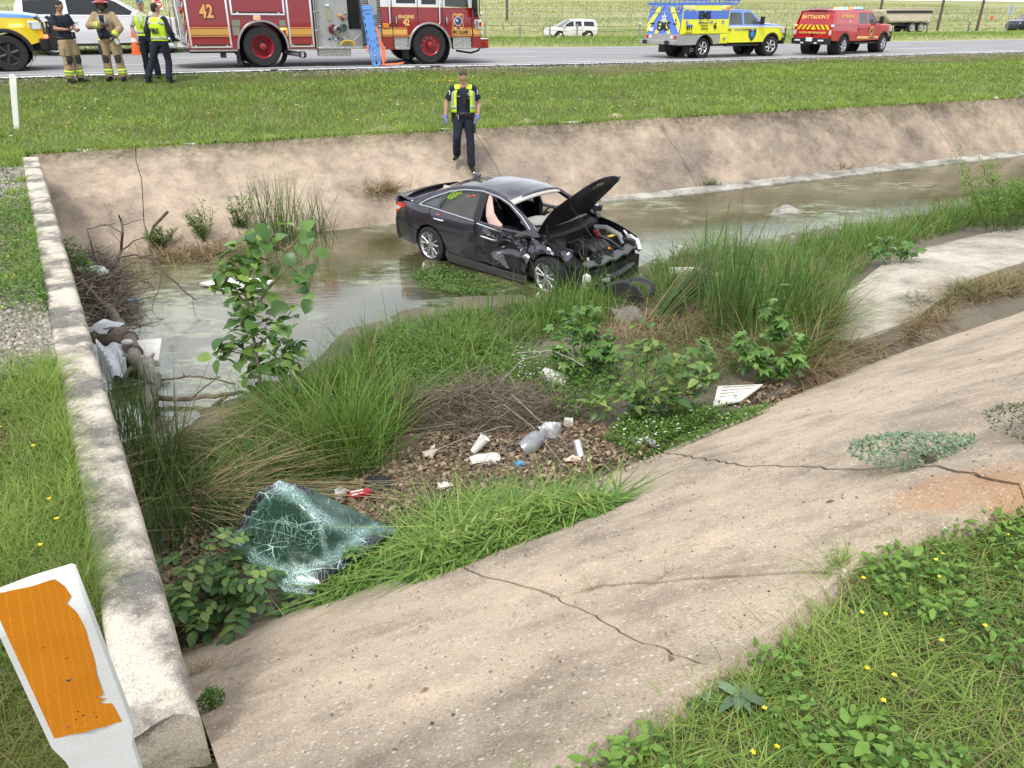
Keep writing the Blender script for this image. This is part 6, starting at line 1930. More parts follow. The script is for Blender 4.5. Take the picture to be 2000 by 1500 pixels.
 MB().box(up(-0.12,-0.14,0.975),(0.05,0.012,0.03)).tube([up(-0.10,-0.14,0.96),up(-0.10,-0.145,0.90)],0.012,6).build('keys',CHROME,r)
 for sg in(-1,1):MB().prism([(-0.03,-0.04),(0.03,-0.04),(0.035,0.02),(0,0.045),(-0.035,0.02)],up(sg*0.262,-0.035,1.375),(0.5,-0.85,0),(0,0,1),0.004).build('sleeve_patch',WHITET,r)
 MB().box(c['V']['kneeL']+Vector((0.085,0.0,0.2)),(0.045,0.13,0.16)).build('cargo_pocket',NAVY2,r,bevel=0.02)
 p=on_verge(149,161)
 pose=dict(head=(0.1,0.62),elbL=(0.24,-0.06,1.20),elbR=(-0.24,-0.02,1.19),wrL=(0.10,-0.30,1.13),wrR=(-0.13,-0.27,1.17),hdL=(-0.3,-1,0.1),hdR=(0.35,-1,-0.1),pnL=(-0.4,0,1),pnR=(0.4,0,1),curl=0.6,kneeL=(0.10,-0.06,0.52),kneeR=(-0.12,-0.03,0.51),ankR=(-0.12,0.03,0.1),ankL=(0.12,-0.02,0.1),lean=(0,0.03,0))
 r,c=person('firefighter in navy t-shirt and tan bunker trousers looking at a phone',p,R(66),1.08,pose,dict(skin=SKIN_T,hair=HAIRD,trousers=TAN,tops=[('t_shirt',NAVY,0.012,0.97,0.72,1.0)],loose=1.42))
 dress_turnout(c,r)
 up=c['up']
 ph=MB().box((0.0,-0.40,1.165),(0.075,0.15,0.009),0,Matrix.Rotation(R(12),3,'X')).build('phone',BLACK,None,bevel=0.003)
 ph.data.transform(Matrix.Translation((0.0,0.40,-1.165)));ph.location=r.matrix_basis@Vector((-0.0,-0.40,1.165));ph.rotation_euler=(0,0,R(66));ph.scale=(1.08,)*3
 tag(ph,'black phone held by the firefighter in the navy t-shirt','phone')
 MB().tube([up(-0.12,-0.13,1.40),up(-0.02,-0.155,1.25),up(0.05,-0.16,1.12),up(0.12,-0.15,1.02)],[(0.016,0.006)]*4,6).build('radio_strap',LEATH,r)
 MB().box(up(0.11,-0.16,1.04),(0.06,0.04,0.15)).build('radio',BLACK,r,bevel=0.008)
 band(c,0.985,LEATH,'belt',1.1,0.05,rx=0.17,ry=0.12)
 p=on_verge(229,158)
 pose=dict(head=(0.1,0.18),elbL=(0.33,-0.06,1.17),wrL=(0.17,-0.22,0.98),hdL=(-0.5,-0.5,-0.6),elbR=(-0.34,-0.08,1.22),wrR=(0.02,-0.25,1.24),hdR=(1,-0.1,0.0),pnR=(0,1,0),pnL=(0,0.6,-0.6),curl=0.8,kneeL=(0.15,-0.03,0.50),ankL=(0.17,0.0,0.1),kneeR=(-0.13,-0.02,0.50),ankR=(-0.15,0.0,0.1),hipL=(0.1,0,0.93),hipR=(-0.1,0,0.93))
 r,c=person('firefighter in tan turnout coat and red helmet standing with crossed forearms',p,R(8),1.10,pose,dict(skin=SKIN_D,hair=None,trousers=TAN,tops=[('undershirt',NAVY,0.010,0.95,-1,1.0),('turnout_coat',TAN,0.032,0.84,1.9,1.03)],girth=1.08,loose=1.5))
 dress_turnout(c,r)
 up,hx=c['up'],c['hx']
 MB().grid(lambda u,v:up((u-0.5)*(0.17-0.05*v),-0.178-0.01*math.sin(PI*u),0.95+0.5*v),6,8).build('open_front',NAVY,r,solid=0.006)
 for s in 'LR':
  cuff(c,c['V']['elb'+s],c['V']['wr'+s],0.72,0.083,HIV2,'reflective_cuff',0.02)
  cuff(c,c['V']['elb'+s],c['V']['wr'+s],0.58,0.085,HIV2,'reflective_cuff',0.012)
 b1=band(c,0.90,HIV2,'reflective_band',1.24,0.085,rx=0.178,ry=0.128,a0=-50,a1=230)
 b2=band(c,0.90,SILV,'silver_band',1.26,0.03,rx=0.178,ry=0.128,a0=-50,a1=230)
 he=MB().lathe([(0.175,-0.01),(0.16,0.0),(0.105,0.012),(0.10,0.04),(0.082,0.095),(0.045,0.13),(0.001,0.14)],hx(0,0.015,0.075),c['Rh']@Vector((0,0.12,1)),24)
 ho=he.build('helmet',M('helmet_red',(0.42,0.03,0.025),0.35,var=0.12,coat=0.4),r)
 MB().box(hx(0,-0.10,0.15),(0.09,0.012,0.10),0,c['Rh']).build('helmet_shield',M('shield_tan',(0.5,0.35,0.2),0.5),ho,bevel=0.01)
 MB().tube([hx(-0.085,0.0,0.07),hx(-0.085,-0.03,-0.06),hx(0,-0.055,-0.125),hx(0.085,-0.03,-0.06),hx(0.085,0.0,0.07)],0.012,6).tube([hx(-0.11,0.05,0.05),hx(-0.1,0.08,-0.06),hx(0,0.12,-0.08),hx(0.1,0.08,-0.06),hx(0.11,0.05,0.05)],[(0.03,0.012)]*5,6).build('chin_strap',BLACK,ho)
 for x,z in((-0.12,1.10),(-0.10,1.02),(0.13,1.0)):
  gb=MB().tube([up(x,-0.2,z+0.09),up(x+0.02,-0.215,z),up(x,-0.2,z-0.09)],[(0.04,0.03),(0.055,0.035),(0.03,0.02)],8)
  gb.build('hanging_glove',LEATH,r)
 MB().tube([up(-0.07,-0.18,1.42),up(-0.075,-0.195,1.2)],[(0.02,0.008)]*2,6).tube([up(0.07,-0.18,1.42),up(0.08,-0.195,1.15)],[(0.02,0.008)]*2,6).build('coat_edge',SILV,r)
 MB().cyl(up(0.20,-0.18,0.93),up(0.27,-0.2,0.82),0.05,0.055,12).build('flashlight',SILV,r)
 MB().box((-0.20,-0.05,0.72),(0.08,0.16,0.22)).build('pocket',KNEE,r,bevel=0.02)
 p=on_verge(281,158)+Vector((0.1,0.45,0.02))
 pose=dict(head=(0.1,0.05),elbL=(0.29,0.08,1.17),wrL=(0.22,0.05,0.93),elbR=(-0.30,0.06,1.17),wrR=(-0.22,-0.05,0.92),ankR=(-0.12,0.0,0.1),kneeR=(-0.11,-0.02,0.5))
 r,c=person('man in white shirt, cap and yellow vest standing behind the FIRE vest',p,R(14),1.10,pose,dict(skin=SKIN,hair=HAIRB,trousers=NAVY2,tops=[('shirt',M('white_shirt',(0.62,0.64,0.66),0.85,var=0.06),0.012,0.93,0.8,1.0),('vest',HIVIS,0.024,0.98,-1,1.0)],girth=1.06,loose=1.2))
 band(c,1.06,SILV,'reflective_strip',1.22,0.05,rx=0.16,ry=0.112)
 up,hx=c['up'],c['hx']
 for sg in(-1,1):MB().tube([up(sg*0.05,-0.16,1.22),up(sg*0.09,-0.15,1.38),up(sg*0.11,-0.06,1.49),up(sg*0.11,0.06,1.47)],[(0.024,0.006)]*4,6).build('reflective_strip',SILV,r)
 MB().prism([(-0.055,1.5),(0.055,1.5),(0.0,1.28)],up(0,-0.155,0),(1,0,0),(0,0,1),0.01).build('shirt_front',bpy.data.materials['white_shirt'],r)
 cp=MB().ball(hx(0,0.015,0.062),(0.086,0.103,0.08),18,10,rot=c['Rh']).tube([hx(0,-0.07,0.075),hx(0,-0.13,0.062),hx(0,-0.165,0.05)],[(0.075,0.012),(0.07,0.01),(0.04,0.006)],10)
 cap=cp.build('cap',M('cap_green_white',(0.22,0.28,0.26),0.8,var=0.3),r)
 MB().tube([hx(-0.06,-0.085,0.10),hx(0,-0.105,0.10),hx(0.06,-0.085,0.10)],[(0.012,0.022)]*3,8).build('sunglasses',M('mirror_blue',(0.03,0.25,0.45),0.08,0.7),cap)
 text('lettering','CMD',0.07,BLACKT,r,up(-0.02,-0.185,1.16),(1,0.05,0),(0,0,1),ext=0.003)
 p=on_verge(327,162)
 pose=dict(head=(-0.5,0.1),lean=(0.0,-0.05,0),elbL=(0.27,0.05,1.18),wrL=(0.24,0.0,0.93),elbR=(-0.28,-0.05,1.17),wrR=(-0.30,-0.16,0.94),curl=0.5,hipL=(0.09,0,0.93),hipR=(-0.09,0,0.93),kneeL=(0.24,0.08,0.52),ankL=(0.36,0.26,0.11),kneeR=(-0.10,-0.06,0.51),ankR=(-0.08,0.02,0.09))
 r,c=person('firefighter with FIRE on the back of a yellow vest stepping along the road edge',p,R(173),1.08,pose,dict(skin=SKIN_T,hair=HAIRD,trousers=NAVY2,tops=[('jacket',NAVY,0.014,0.93,1.93,1.0),('vest',HIVIS,0.03,0.93,-1,1.02)],girth=1.06,loose=1.22))
 up=c['up']
 for z in(1.02,1.34):band(c,z,SILV,'reflective_strip',1.2 if z<1.2 else 1.22,0.06,rx=0.168 if z<1.2 else 0.182,ry=0.118 if z<1.2 else 0.122)
 for sg in(-1,1):MB().tube([up(sg*0.12,0.15,1.36),up(sg*0.12,0.09,1.48),up(sg*0.12,-0.05,1.49)],[(0.026,0.006)]*3,6).build('reflective_strip',SILV,r)
 text('lettering','FIRE',0.155,BLACKT,r,up(0.0,0.192,1.175),(-1,0,0),(0,0,1),ext=0.004,bold=0.008,sx=0.85)
 MB().tube([lerp(c['V']['wrR'],c['V']['elbR'],0.1),c['V']['wrR']+Vector((0,-0.02,-0.08))],[0.035,0.045],8).build('work_glove',M('pale_glove',(0.45,0.44,0.4),0.8),r)
 bpy.context.view_layer.update()
 q=ENGINE.matrix_world@Vector((5.95,-0.72,0.62))
 pose=dict(hipL=(0.1,0,0.93),hipR=(-0.1,0,0.93),kneeL=(0.12,-0.42,0.95),kneeR=(-0.12,-0.42,0.95),ankL=(0.12,-0.45,0.55),ankR=(-0.12,-0.45,0.55),elbL=(0.27,-0.1,1.18),elbR=(-0.27,-0.1,1.18),wrL=(0.18,-0.34,1.2),wrR=(-0.18,-0.34,1.2))
 r,c=person('crew member in a yellow vest sitting in the fire engine cab',q,math.atan(0.5)+PI/2,1.0,pose,dict(skin=SKIN_T,hair=HAIRD,trousers=NAVY2,tops=[('jacket',TAN,0.014,0.95,1.9,1.0),('vest',HIVIS,0.03,0.98,-1,1.0)]))
def dress_turnout(c,r):
 for s in 'LR':
  k,a=c['V']['knee'+s],c['V']['ank'+s]
  m=MB().tube([k+Vector((0,-0.055,0.09)),k+Vector((0,-0.068,0.0)),lerp(k,a,0.22)+Vector((0,-0.06,0))],[(0.07,0.045),(0.078,0.05),(0.066,0.045)],12)
  m.build('knee_patch',KNEE,r)
  for t,h,m_ in((0.62,0.028,HIV2),(0.69,0.02,SILV),(0.76,0.024,HIV2)):cuff(c,k,a,t,0.105,m_,'reflective_cuff',h)
  MB().box(lerp(c['V']['hip'+s],k,0.55)+Vector((0.10 if s=='L'else-0.10,0,0)),(0.05,0.16,0.2)).build('pocket',TAN,r,bevel=0.02)
build_people()
# - far side of the road: fences, poles, cars, signs
def field_at(px,s):
 u=(px-1000)/1500.0
 t=60.0
 for _ in range(60):
  x=u*t
  y=float(road_y(np.clip(x,-80,120)))+(x-np.clip(x,-80,120))*0.48+0.05+s*1.118
  t=0.5*t+0.5*y/1.09
 return Vector((u*t,y,float(field_z(np.array([u*t]),np.array([s]))[0])))
GALV=M('galvanised',(0.30,0.31,0.32),0.5,0.5,var=0.15)
WOODP=M('pole_wood',(0.10,0.085,0.07),0.9,var=0.3,vsc=3)
def build_background():
 root=empty('cable_barrier',field_at(1000,16.6),label='low cable barrier on grey posts along the far road edge',cat='cable barrier')
 bpy.context.view_layer.update()
 o=root.location.copy()
 prev=None
 for px in[-200,-60,80,200,320,440,560,700,820,948,1016,1073,1126,1247,1370,1500,1640,1802,1882,1957,2040,2160,2300]:
  p=field_at(px,16.6 if px<1700 else 18)-o
  h=0.80 if px<1300 else 0.95
  MB().cyl(p+Vector((0,0,-0.2)),p+Vector((0,0,h)),0.055,n=8).build('post',GALV if px<1700 else M('blue_post',(0.10,0.13,0.17),0.5,var=0.1),root)
  if px in(1802,1882,1247):MB().cyl(p+Vector((0,0,h)),p+Vector((0,0,h+0.10)),0.057,n=8).build('post_cap',WHITET,root)
  if prev is not None:
   for z in(0.45,0.7):
    MB().tube([prev+Vector((0,0,z)),(prev+p)/2+Vector((0,0,z-0.05)),p+Vector((0,0,z))],0.014,4).build('cable',DARKM,root)
  prev=p
 root=empty('chain_link_fence',field_at(1000,62),label='tall grey chain link fence crossing the field behind the road',cat='fence')
 bpy.context.view_layer.update()
 o=root.location.copy()
 tops=[]
 me=None
 for k in range(-26,52):
  x=3.0*k
  p=Vector((x,float(road_y(np.clip(x,-80,120)))+(x-np.clip(x,-80,120))*0.48+0.05+62*1.118,0))
  p.z=float(field_z(np.array([x]),np.array([62.0]))[0])
  if me is None:
   m=MB().cyl((0,0,-0.1),(0,0,1.8),0.04,n=6).tube([(0,0,1.8),(0.05,-0.22,2.1)],0.025,5)
   me=m.mesh('post',GALV)
  link('post',me,root,p-o)
  tops.append(p-o)
 for z,r_ in((1.8,0.03),(1.2,0.012),(0.6,0.012),(2.05,0.012)):
  MB().tube([p+Vector((0,-0.2 if z>2 else 0,z))for p in tops],r_,4).build('rail',GALV,root)
 wm=Bulk()
 for a,b in zip(tops[:-1],tops[1:]):
  if a.x<-40 or a.x>75:continue
  L=[]
  for j in range(24):
   for sgn in(1,-1):
    t0=j/24;t1=t0+sgn*0.5
    p0=a.lerp(b,t0);p1=a.lerp(b,min(1,max(0,t1)))
    L.append([list(p0),list(p1+Vector((0,0,1.75*(min(1,max(0,t1))-t0)/(sgn*0.5))))])
  wm.sticks(np.array(L),0.004)
 tag(wm.build('wire_mesh',GALV,root),kind='stuff')
 for px,py,h,lab in((990,41,11,'wooden utility pole in the field right of the fire engine'),(1712,59,10,'wooden utility pole rising behind the red pickup'),(1830,60,10,'wooden utility pole right of the dump trailer'),(1907,61,10,'wooden utility pole nearest the dark SUV')):
  r=ray(px,py)
  for t in np.arange(45,200,0.25):
   p=r*t
   if p[2]+CAMZ<=float(ground_far(p[0],p[1])):break
  q=empty('utility_pole',(p[0],p[1],p[2]+CAMZ),label=lab,cat='utility pole',group='utility poles in the field')
  MB().cyl((0,0,-0.3),(0.05,0,h),0.17,0.12,10).build('pole',WOODP,q)
  MB().box((0.05,0,h-0.6),(2.2,0.1,0.12)).build('crossarm',WOODP,q)
 far_car('white_car',1140,38,R(180+16),1.0,WHITEP,'small white crossover passing behind the cable barrier',wb=2.65,rear=-0.85,front=3.5).scale.z=0.88
 far_car('dark_suv',2022,36,R(196),1.12,M('suv_dark',(0.03,0.035,0.05),0.25,0.3,var=0.1,coat=0.8),'dark SUV coming into view at the far right',wb=2.95,rear=-0.9,front=3.85)
 q=empty('dump_trailer',field_at(1775,42),math.atan(0.35),1.0,'beige dump trailer with dark tarp edge partly hidden by the red pickup','trailer')
 BEI=M('trailer_beige',(0.52,0.46,0.38),0.5,var=0.15,vsc=3)
 MB().prism([(-5.4,1.6),(-4.6,1.05),(0.9,1.05),(1.25,1.5),(1.35,2.35),(-5.6,2.35)],(0,1.15,0),(1,0,0),(0,0,1),2.3).build('tub',BEI,q,bevel=0.15)
 MB().box((-2.1,-1.18,2.12),(6.6,0.06,0.26)).build('tarp_edge',DARKM,q)
 MB().box((-2.1,-1.2,2.36),(7.0,0.08,0.08)).build('top_rail',BEI,q)
 MB().tube([(1.25,-1.1,2.45),(0.0,-1.15,2.5),(-3,-1.1,2.48),(-5.4,-1.0,2.42)],0.05,6).build('tarp_roll',M('tarp_tan',(0.42,0.36,0.28),0.8,var=0.2),q)
 MB().box((-1.5,0,0.85),(6.0,0.9,0.3)).build('frame',DARKM,q)
 for x in(-1.3,0.0):
  for sg in(-1,1):wheel(q,x,sg*0.95,0.52,0.4,0.36,'disc',side=sg,rim_mat=M('rim_silver',(0.5,0.48,0.45),0.5,0.4),hub_mat=DARKM,rim_in=0.08)
 d=att(308,8,64.0)
 g=float(ground_far(d.x,d.y))
 q=empty('road_sign',(d.x,d.y,g),label='white square DO NOT ENTER sign behind the firefighters',cat='road sign')
 h=d.z-g
 MB().cyl((0,0.05,-0.3),(0,0.05,h+0.3),0.035,n=8).build('post',GALV,q)
 sgn=MB().box((0,0,h),(0.78,0.02,0.78)).build('sign_panel',WHITET,q)
 MB().prism([(0.36*math.cos(2*PI*k/28),h+0.36*math.sin(2*PI*k/28))for k in range(28)],(0,-0.012,0),(1,0,0),(0,0,1),0.004).build('red_disc',REDR,sgn,smooth=False)
 MB().box((0,-0.02,h),(0.56,0.004,0.12)).build('white_bar',WHITET,sgn)
 text('lettering','DO NOT',0.15,WHITET,sgn,(0,-0.02,h+0.17),(1,0,0),(0,0,1))
 text('lettering','ENTER',0.15,WHITET,sgn,(0,-0.02,h-0.17),(1,0,0),(0,0,1))
 p=field_at(1955,26)
 q=empty('road_sign',p,label='pair of grey road sign backs on one post beside the dark SUV',cat='road sign')
 MB().cyl((0,0,-0.2),(0.05,0,2.6),0.04,n=6).build('post',GALV,q)
 for x in(-0.14,0.2):MB().box((x,0.03,2.15),(0.3,0.02,0.85)).build('sign_panel',M('sign_back',(0.45,0.46,0.47),0.4,0.4,var=0.1),q)
 p=field_at(1922,52)
 q=empty('marker_sign',p,label='small red sign on the chain link fence near the sign backs',cat='sign')
 MB().cyl((0,0,-0.2),(0,0,1.1),0.03,n=6).build('post',GALV,q)
 MB().box((0,-0.03,1.05),(0.4,0.02,0.5)).build('sign_panel',M('sign_red',(0.6,0.10,0.05),0.5),q)
 r=ray(267,107)
 t=(float(road_z(-9))-CAMZ)/r[2]
 p=r*t
 q=empty('traffic_cone',(p[0],p[1],float(road_z(p[0]))),0.4,1.05,'orange traffic cone with white band behind the man in the cap','traffic cone')
 OR=M('cone_orange',(0.85,0.13,0.02),0.5,var=0.06)
 MB().box((0,0,0.02),(0.38,0.38,0.04)).build('base',OR,q,bevel=0.01)
 MB().lathe([(0.155,0.04),(0.10,0.36),(0.036,0.78),(0.02,0.79)],(0,0,0),(0,0,1),20).build('cone_body',OR,q)
 MB().lathe([(0.092,0.43),(0.070,0.56)],(0,0,0),(0,0,1),20).build('white_band',WHITET,q)
 b=at(33,266,1.62)
 q=empty('marker_post',b,rot=(0,R(11.5),0),label='slim white marker post in the grass at the far end of the headwall',cat='marker post')
 MB().prism([(-0.05,-0.2),(0.055,-0.2),(0.062,0.80),(0.07,1.18),(0.0,1.22),(-0.07,1.19),(-0.062,0.80)],(0,0,0),(1,0,0),(0,0,1),-0.02).build('post',WHITE,q,bevel=0.004)
build_background()
# - near delineator with the torn orange sheet
def build_delineator():
 top=att(52,1122,1.10)
 base=Vector((top.x+0.02,top.y+0.05,2.1))
 up=(top-base)
 L=up.length
 up.normalize()
 rt=ray(285,1500);lf=ray(95,1500)
 ex=Vector((0.955,0.30,0.0))
 ex=(ex-up*ex.dot(up)).normalized()
 n=ex.cross(up).normalized()
 if n.y>0:n=-n
 root=empty('delineator_post',base,label='white plastic delineator with torn orange reflector at the lower left corner',cat='delineator')
 PW=M('delineator_white',(0.72,0.74,0.75),0.5,var=0.06,vsc=28,col2=(0.60,0.60,0.57),bump=0.12,bsc=160)
 W=0.064
 m=MB()
 def ring(z,w):
  return[(-w,0.0),(-w*0.9,-0.007),(0,-0.011),(w*0.9,-0.007),(w,0.0),(w*0.95,0.008),(0,0.006),(-w*0.95,0.008)]
 zs=[0,L*0.45,L-0.46,L-0.385,L-0.345,L-0.1,L]
 ws=[0.044,0.046,0.050,0.053,W,W,W]
 vs=[]
 for z,w in zip(zs,ws):
  for a,b in ring(z,w):
   vs.append(up*(z-(0.012*(1-(a/w))if z==L else 0))+ex*a-n*b*-1)
 k=8
 fs=[(i*k+j,i*k+(j+1)%k,(i+1)*k+(j+1)%k,(i+1)*k+j)for i in range(len(zs)-1)for j in range(k)]
 m.add(vs,fs)
 m.build('post',PW,root,angle=40,solid=0.0022)
 t=NT('orange_sheeting')
 vo=t.new('ShaderNodeTexVoronoi',feature='DISTANCE_TO_EDGE');vo.inputs['Scale'].default_value=260;vo.inputs['Randomness'].default_value=0.15
 t.l.new(t.coord(),vo.inputs['Vector'])
 c=t.ramp(vo.outputs['Distance'],[(0.03,(0.68,0.27,0.02)),(0.10,(0.60,0.20,0.008))])
 c=t.mix(0.4,c,t.ramp(t.noise(14,4),[(0.3,(0.75,0.7,0.6)),(0.7,(1.1,1.05,1.0))]),'MULTIPLY')
 t.set(Base_Color=c,Roughness=0.38)
 g=random.Random(9)
 def edge(a,b,n_,j):return[(a[0]+(b[0]-a[0])*i/n_+g.uniform(-j,j),a[1]+(b[1]-a[1])*i/n_+g.uniform(-j,j))for i in range(n_)]
 x0,x1,z1,z0=-W*0.95,W*0.77,L-0.012,L-0.325
 ol=edge((x1,z0),(x1-0.001,z0+0.03),3,0.001)+[(x1-0.004,z0+0.045),(x1-0.022,z0+0.052),(x1-0.010,z0+0.060),(x1-0.024,z0+0.066)]+edge((x1-0.012,z0+0.07),(x1-0.001,z0+0.20),6,0.0012)+edge((x1-0.001,z0+0.20),(x1-0.003,z0+0.262),4,0.002)+[(x1-0.012,z0+0.266),(x1-0.004,z0+0.274)]+edge((x1-0.003,z0+0.278),(x1-0.006,z1-0.012),4,0.001)+[(x1-0.014,z1)]+edge((x1-0.02,z1+0.0),(x0,z1-0.006),4,0.0008)+edge((x0,z1-0.01),(x0+0.001,z0+0.01),8,0.0012)+edge((x0+0.004,z0),(x1,z0),8,0.0012)
 holes=[]
 for _ in range(16):
  cx,cz=g.uniform(x0+0.02,x1-0.025),z0+g.choice([g.uniform(0.008,0.05),g.uniform(0.01,0.2)])
  r=g.uniform(0.0008,0.0022)
  if all((cx-h[0][0])**2+(cz-h[0][1])**2>0.007**2 for h in holes):
   holes.append([(cx+r*g.uniform(.6,1.5)*math.cos(a),cz+r*g.uniform(.6,1.4)*math.sin(a))for a in np.linspace(0,2*PI,7)[:-1]])
 holes.append([(0.002+0.005*math.cos(a)*g.uniform(.6,1.1),z0+0.118+0.004*math.sin(a)*g.uniform(.6,1.1))for a in np.linspace(0,2*PI,9)[:-1]])
 yb=lambda a:0.0113-0.004*abs(a)/(0.9*W)
 panel('reflector_sheet',ol,lambda a,b:ex*a+up*b+n*yb(a),t.m,root,0.0006,0.012,holes,out=tuple(n))
build_delineator()
# - grass and ground cover
GRASS=foliage('grass',[(0.0,(0.40,0.32,0.17)),(0.12,(0.27,0.25,0.10)),(0.3,(0.135,0.215,0.042)),(0.65,(0.225,0.355,0.07)),(1.0,(0.37,0.49,0.13))],0.4)
TALL=foliage('tall_grass',[(0.0,(0.38,0.29,0.16)),(0.10,(0.26,0.22,0.10)),(0.2,(0.075,0.14,0.03)),(0.6,(0.12,0.225,0.045)),(1.0,(0.21,0.35,0.075))],0.35)
REED=foliage('reed',[(0.0,(0.30,0.21,0.11)),(0.12,(0.19,0.17,0.08)),(0.2,(0.055,0.115,0.034)),(0.7,(0.11,0.205,0.055)),(1.0,(0.20,0.32,0.085))],0.3,0.4)
DRY=foliage('dry_grass',[(0.0,(0.17,0.125,0.08)),(0.5,(0.34,0.25,0.145)),(1.0,(0.50,0.40,0.25))],0.2,0.7)
TWIG=foliage('twig',[(0.0,(0.075,0.058,0.045)),(0.5,(0.19,0.148,0.112)),(1.0,(0.36,0.30,0.24))],0.0,0.85)
LITTER=foliage('leaf_litter',[(0.0,(0.11,0.075,0.05)),(0.4,(0.23,0.165,0.11)),(0.8,(0.38,0.29,0.20)),(1.0,(0.52,0.43,0.33))],0.1,0.8)
WEED=foliage('weed_leaf',[(0.0,(0.06,0.13,0.03)),(0.5,(0.11,0.22,0.04)),(1.0,(0.20,0.35,0.07))],0.35,0.42)
BLUEW=foliage('bluish_weed',[(0.0,(0.12,0.20,0.12)),(0.6,(0.23,0.34,0.22)),(1.0,(0.34,0.45,0.32))],0.3,0.5)
WILLOW=foliage('willow_leaf',[(0.0,(0.085,0.17,0.035)),(0.5,(0.15,0.28,0.055)),(0.9,(0.27,0.41,0.09)),(1.0,(0.38,0.45,0.12))],0.38,0.4)
FLOWER=M('yellow_petal',(0.82,0.60,0.02),0.6,var=0.08)
WFLOW=M('white_petal',(0.75,0.75,0.72),0.6,var=0.05)
GRAV=foliage('gravel',[(0.0,(0.10,0.095,0.09)),(0.5,(0.26,0.245,0.22)),(1.0,(0.55,0.52,0.47))],0.0,0.9)
def in_poly(poly,n):
 """n random points in a polygon of world (x, y)"""
 xs=[p[0]for p in poly];ys=[p[1]for p in poly]
 out=np.zeros((0,2))
 while len(out)<n:
  q=np.stack([rng.uniform(min(xs),max(xs),n*2),rng.uniform(min(ys),max(ys),n*2)],1)
  out=np.concatenate([out,q[inpoly_np(q[:,0],q[:,1],poly)]])
 return out[:n]
def wpoly(pts,z=0.25):
 return[(at(a,b,z).x,at(a,b,z).y)for a,b in pts]
def bedpts(poly,n,z=0.25,sink=0.02,clump=0.0):
 q=in_poly(wpoly(poly,z),n)
 if clump:
  k=max(3,int(n/60))
  c=q[:k]
  q=c[rng.integers(0,k,n)]+rng.normal(0,clump,(n,2))
 h=np.maximum(bed_z(q[:,0],q[:,1]),np.where(slab_z(q[:,0],q[:,1])>0.3,slab_z(q[:,0],q[:,1]),-9))
 return np.column_stack([q,h-sink])
def stones(b,pos,size,rnd=None):
 N=len(pos)
 base=np.array([(1,0,0),(0,1,0),(-1,0,0),(0,-1,0),(0.2,0.1,0.75),(0,0,-0.5)])
 sc=size[:,None,None]*rng.uniform(0.6,1.3,(N,1,3))*0.5
 V=base[None]*sc+rng.normal(0,0.12,(N,6,3))*size[:,None,None]*0.5
 a=rng.uniform(0,6.28,N)
 c,s_=np.cos(a)[:,None],np.sin(a)[:,None]
 V=np.stack([V[...,0]*c-V[...,1]*s_,V[...,0]*s_+V[...,1]*c,V[...,2]],2)+pos[:,None,:]
 tr=np.array([(0,1,4),(1,2,4),(2,3,4),(3,0,4),(1,0,5),(2,1,5),(3,2,5),(0,3,5)])
 T=np.arange(N)[:,None,None]*6+tr[None]
 rnd=rng.random(N)if rnd is None else rnd
 b.add(V,T,np.repeat(rnd[:,None],6,1))
def stuff(b,name,m,parent=None,smooth=True):
 return tag(b.build(name,m,parent,smooth),kind='stuff')
def flowers(pos,size,m,name):
 b=Bulk()
 for k in range(5):
  b.leaves(pos,size,0.75,az=rng.uniform(0,0.5,len(pos))+k*2*PI/5,tilt=rng.uniform(0.1,0.4,len(pos)))
 return stuff(b,name,m)
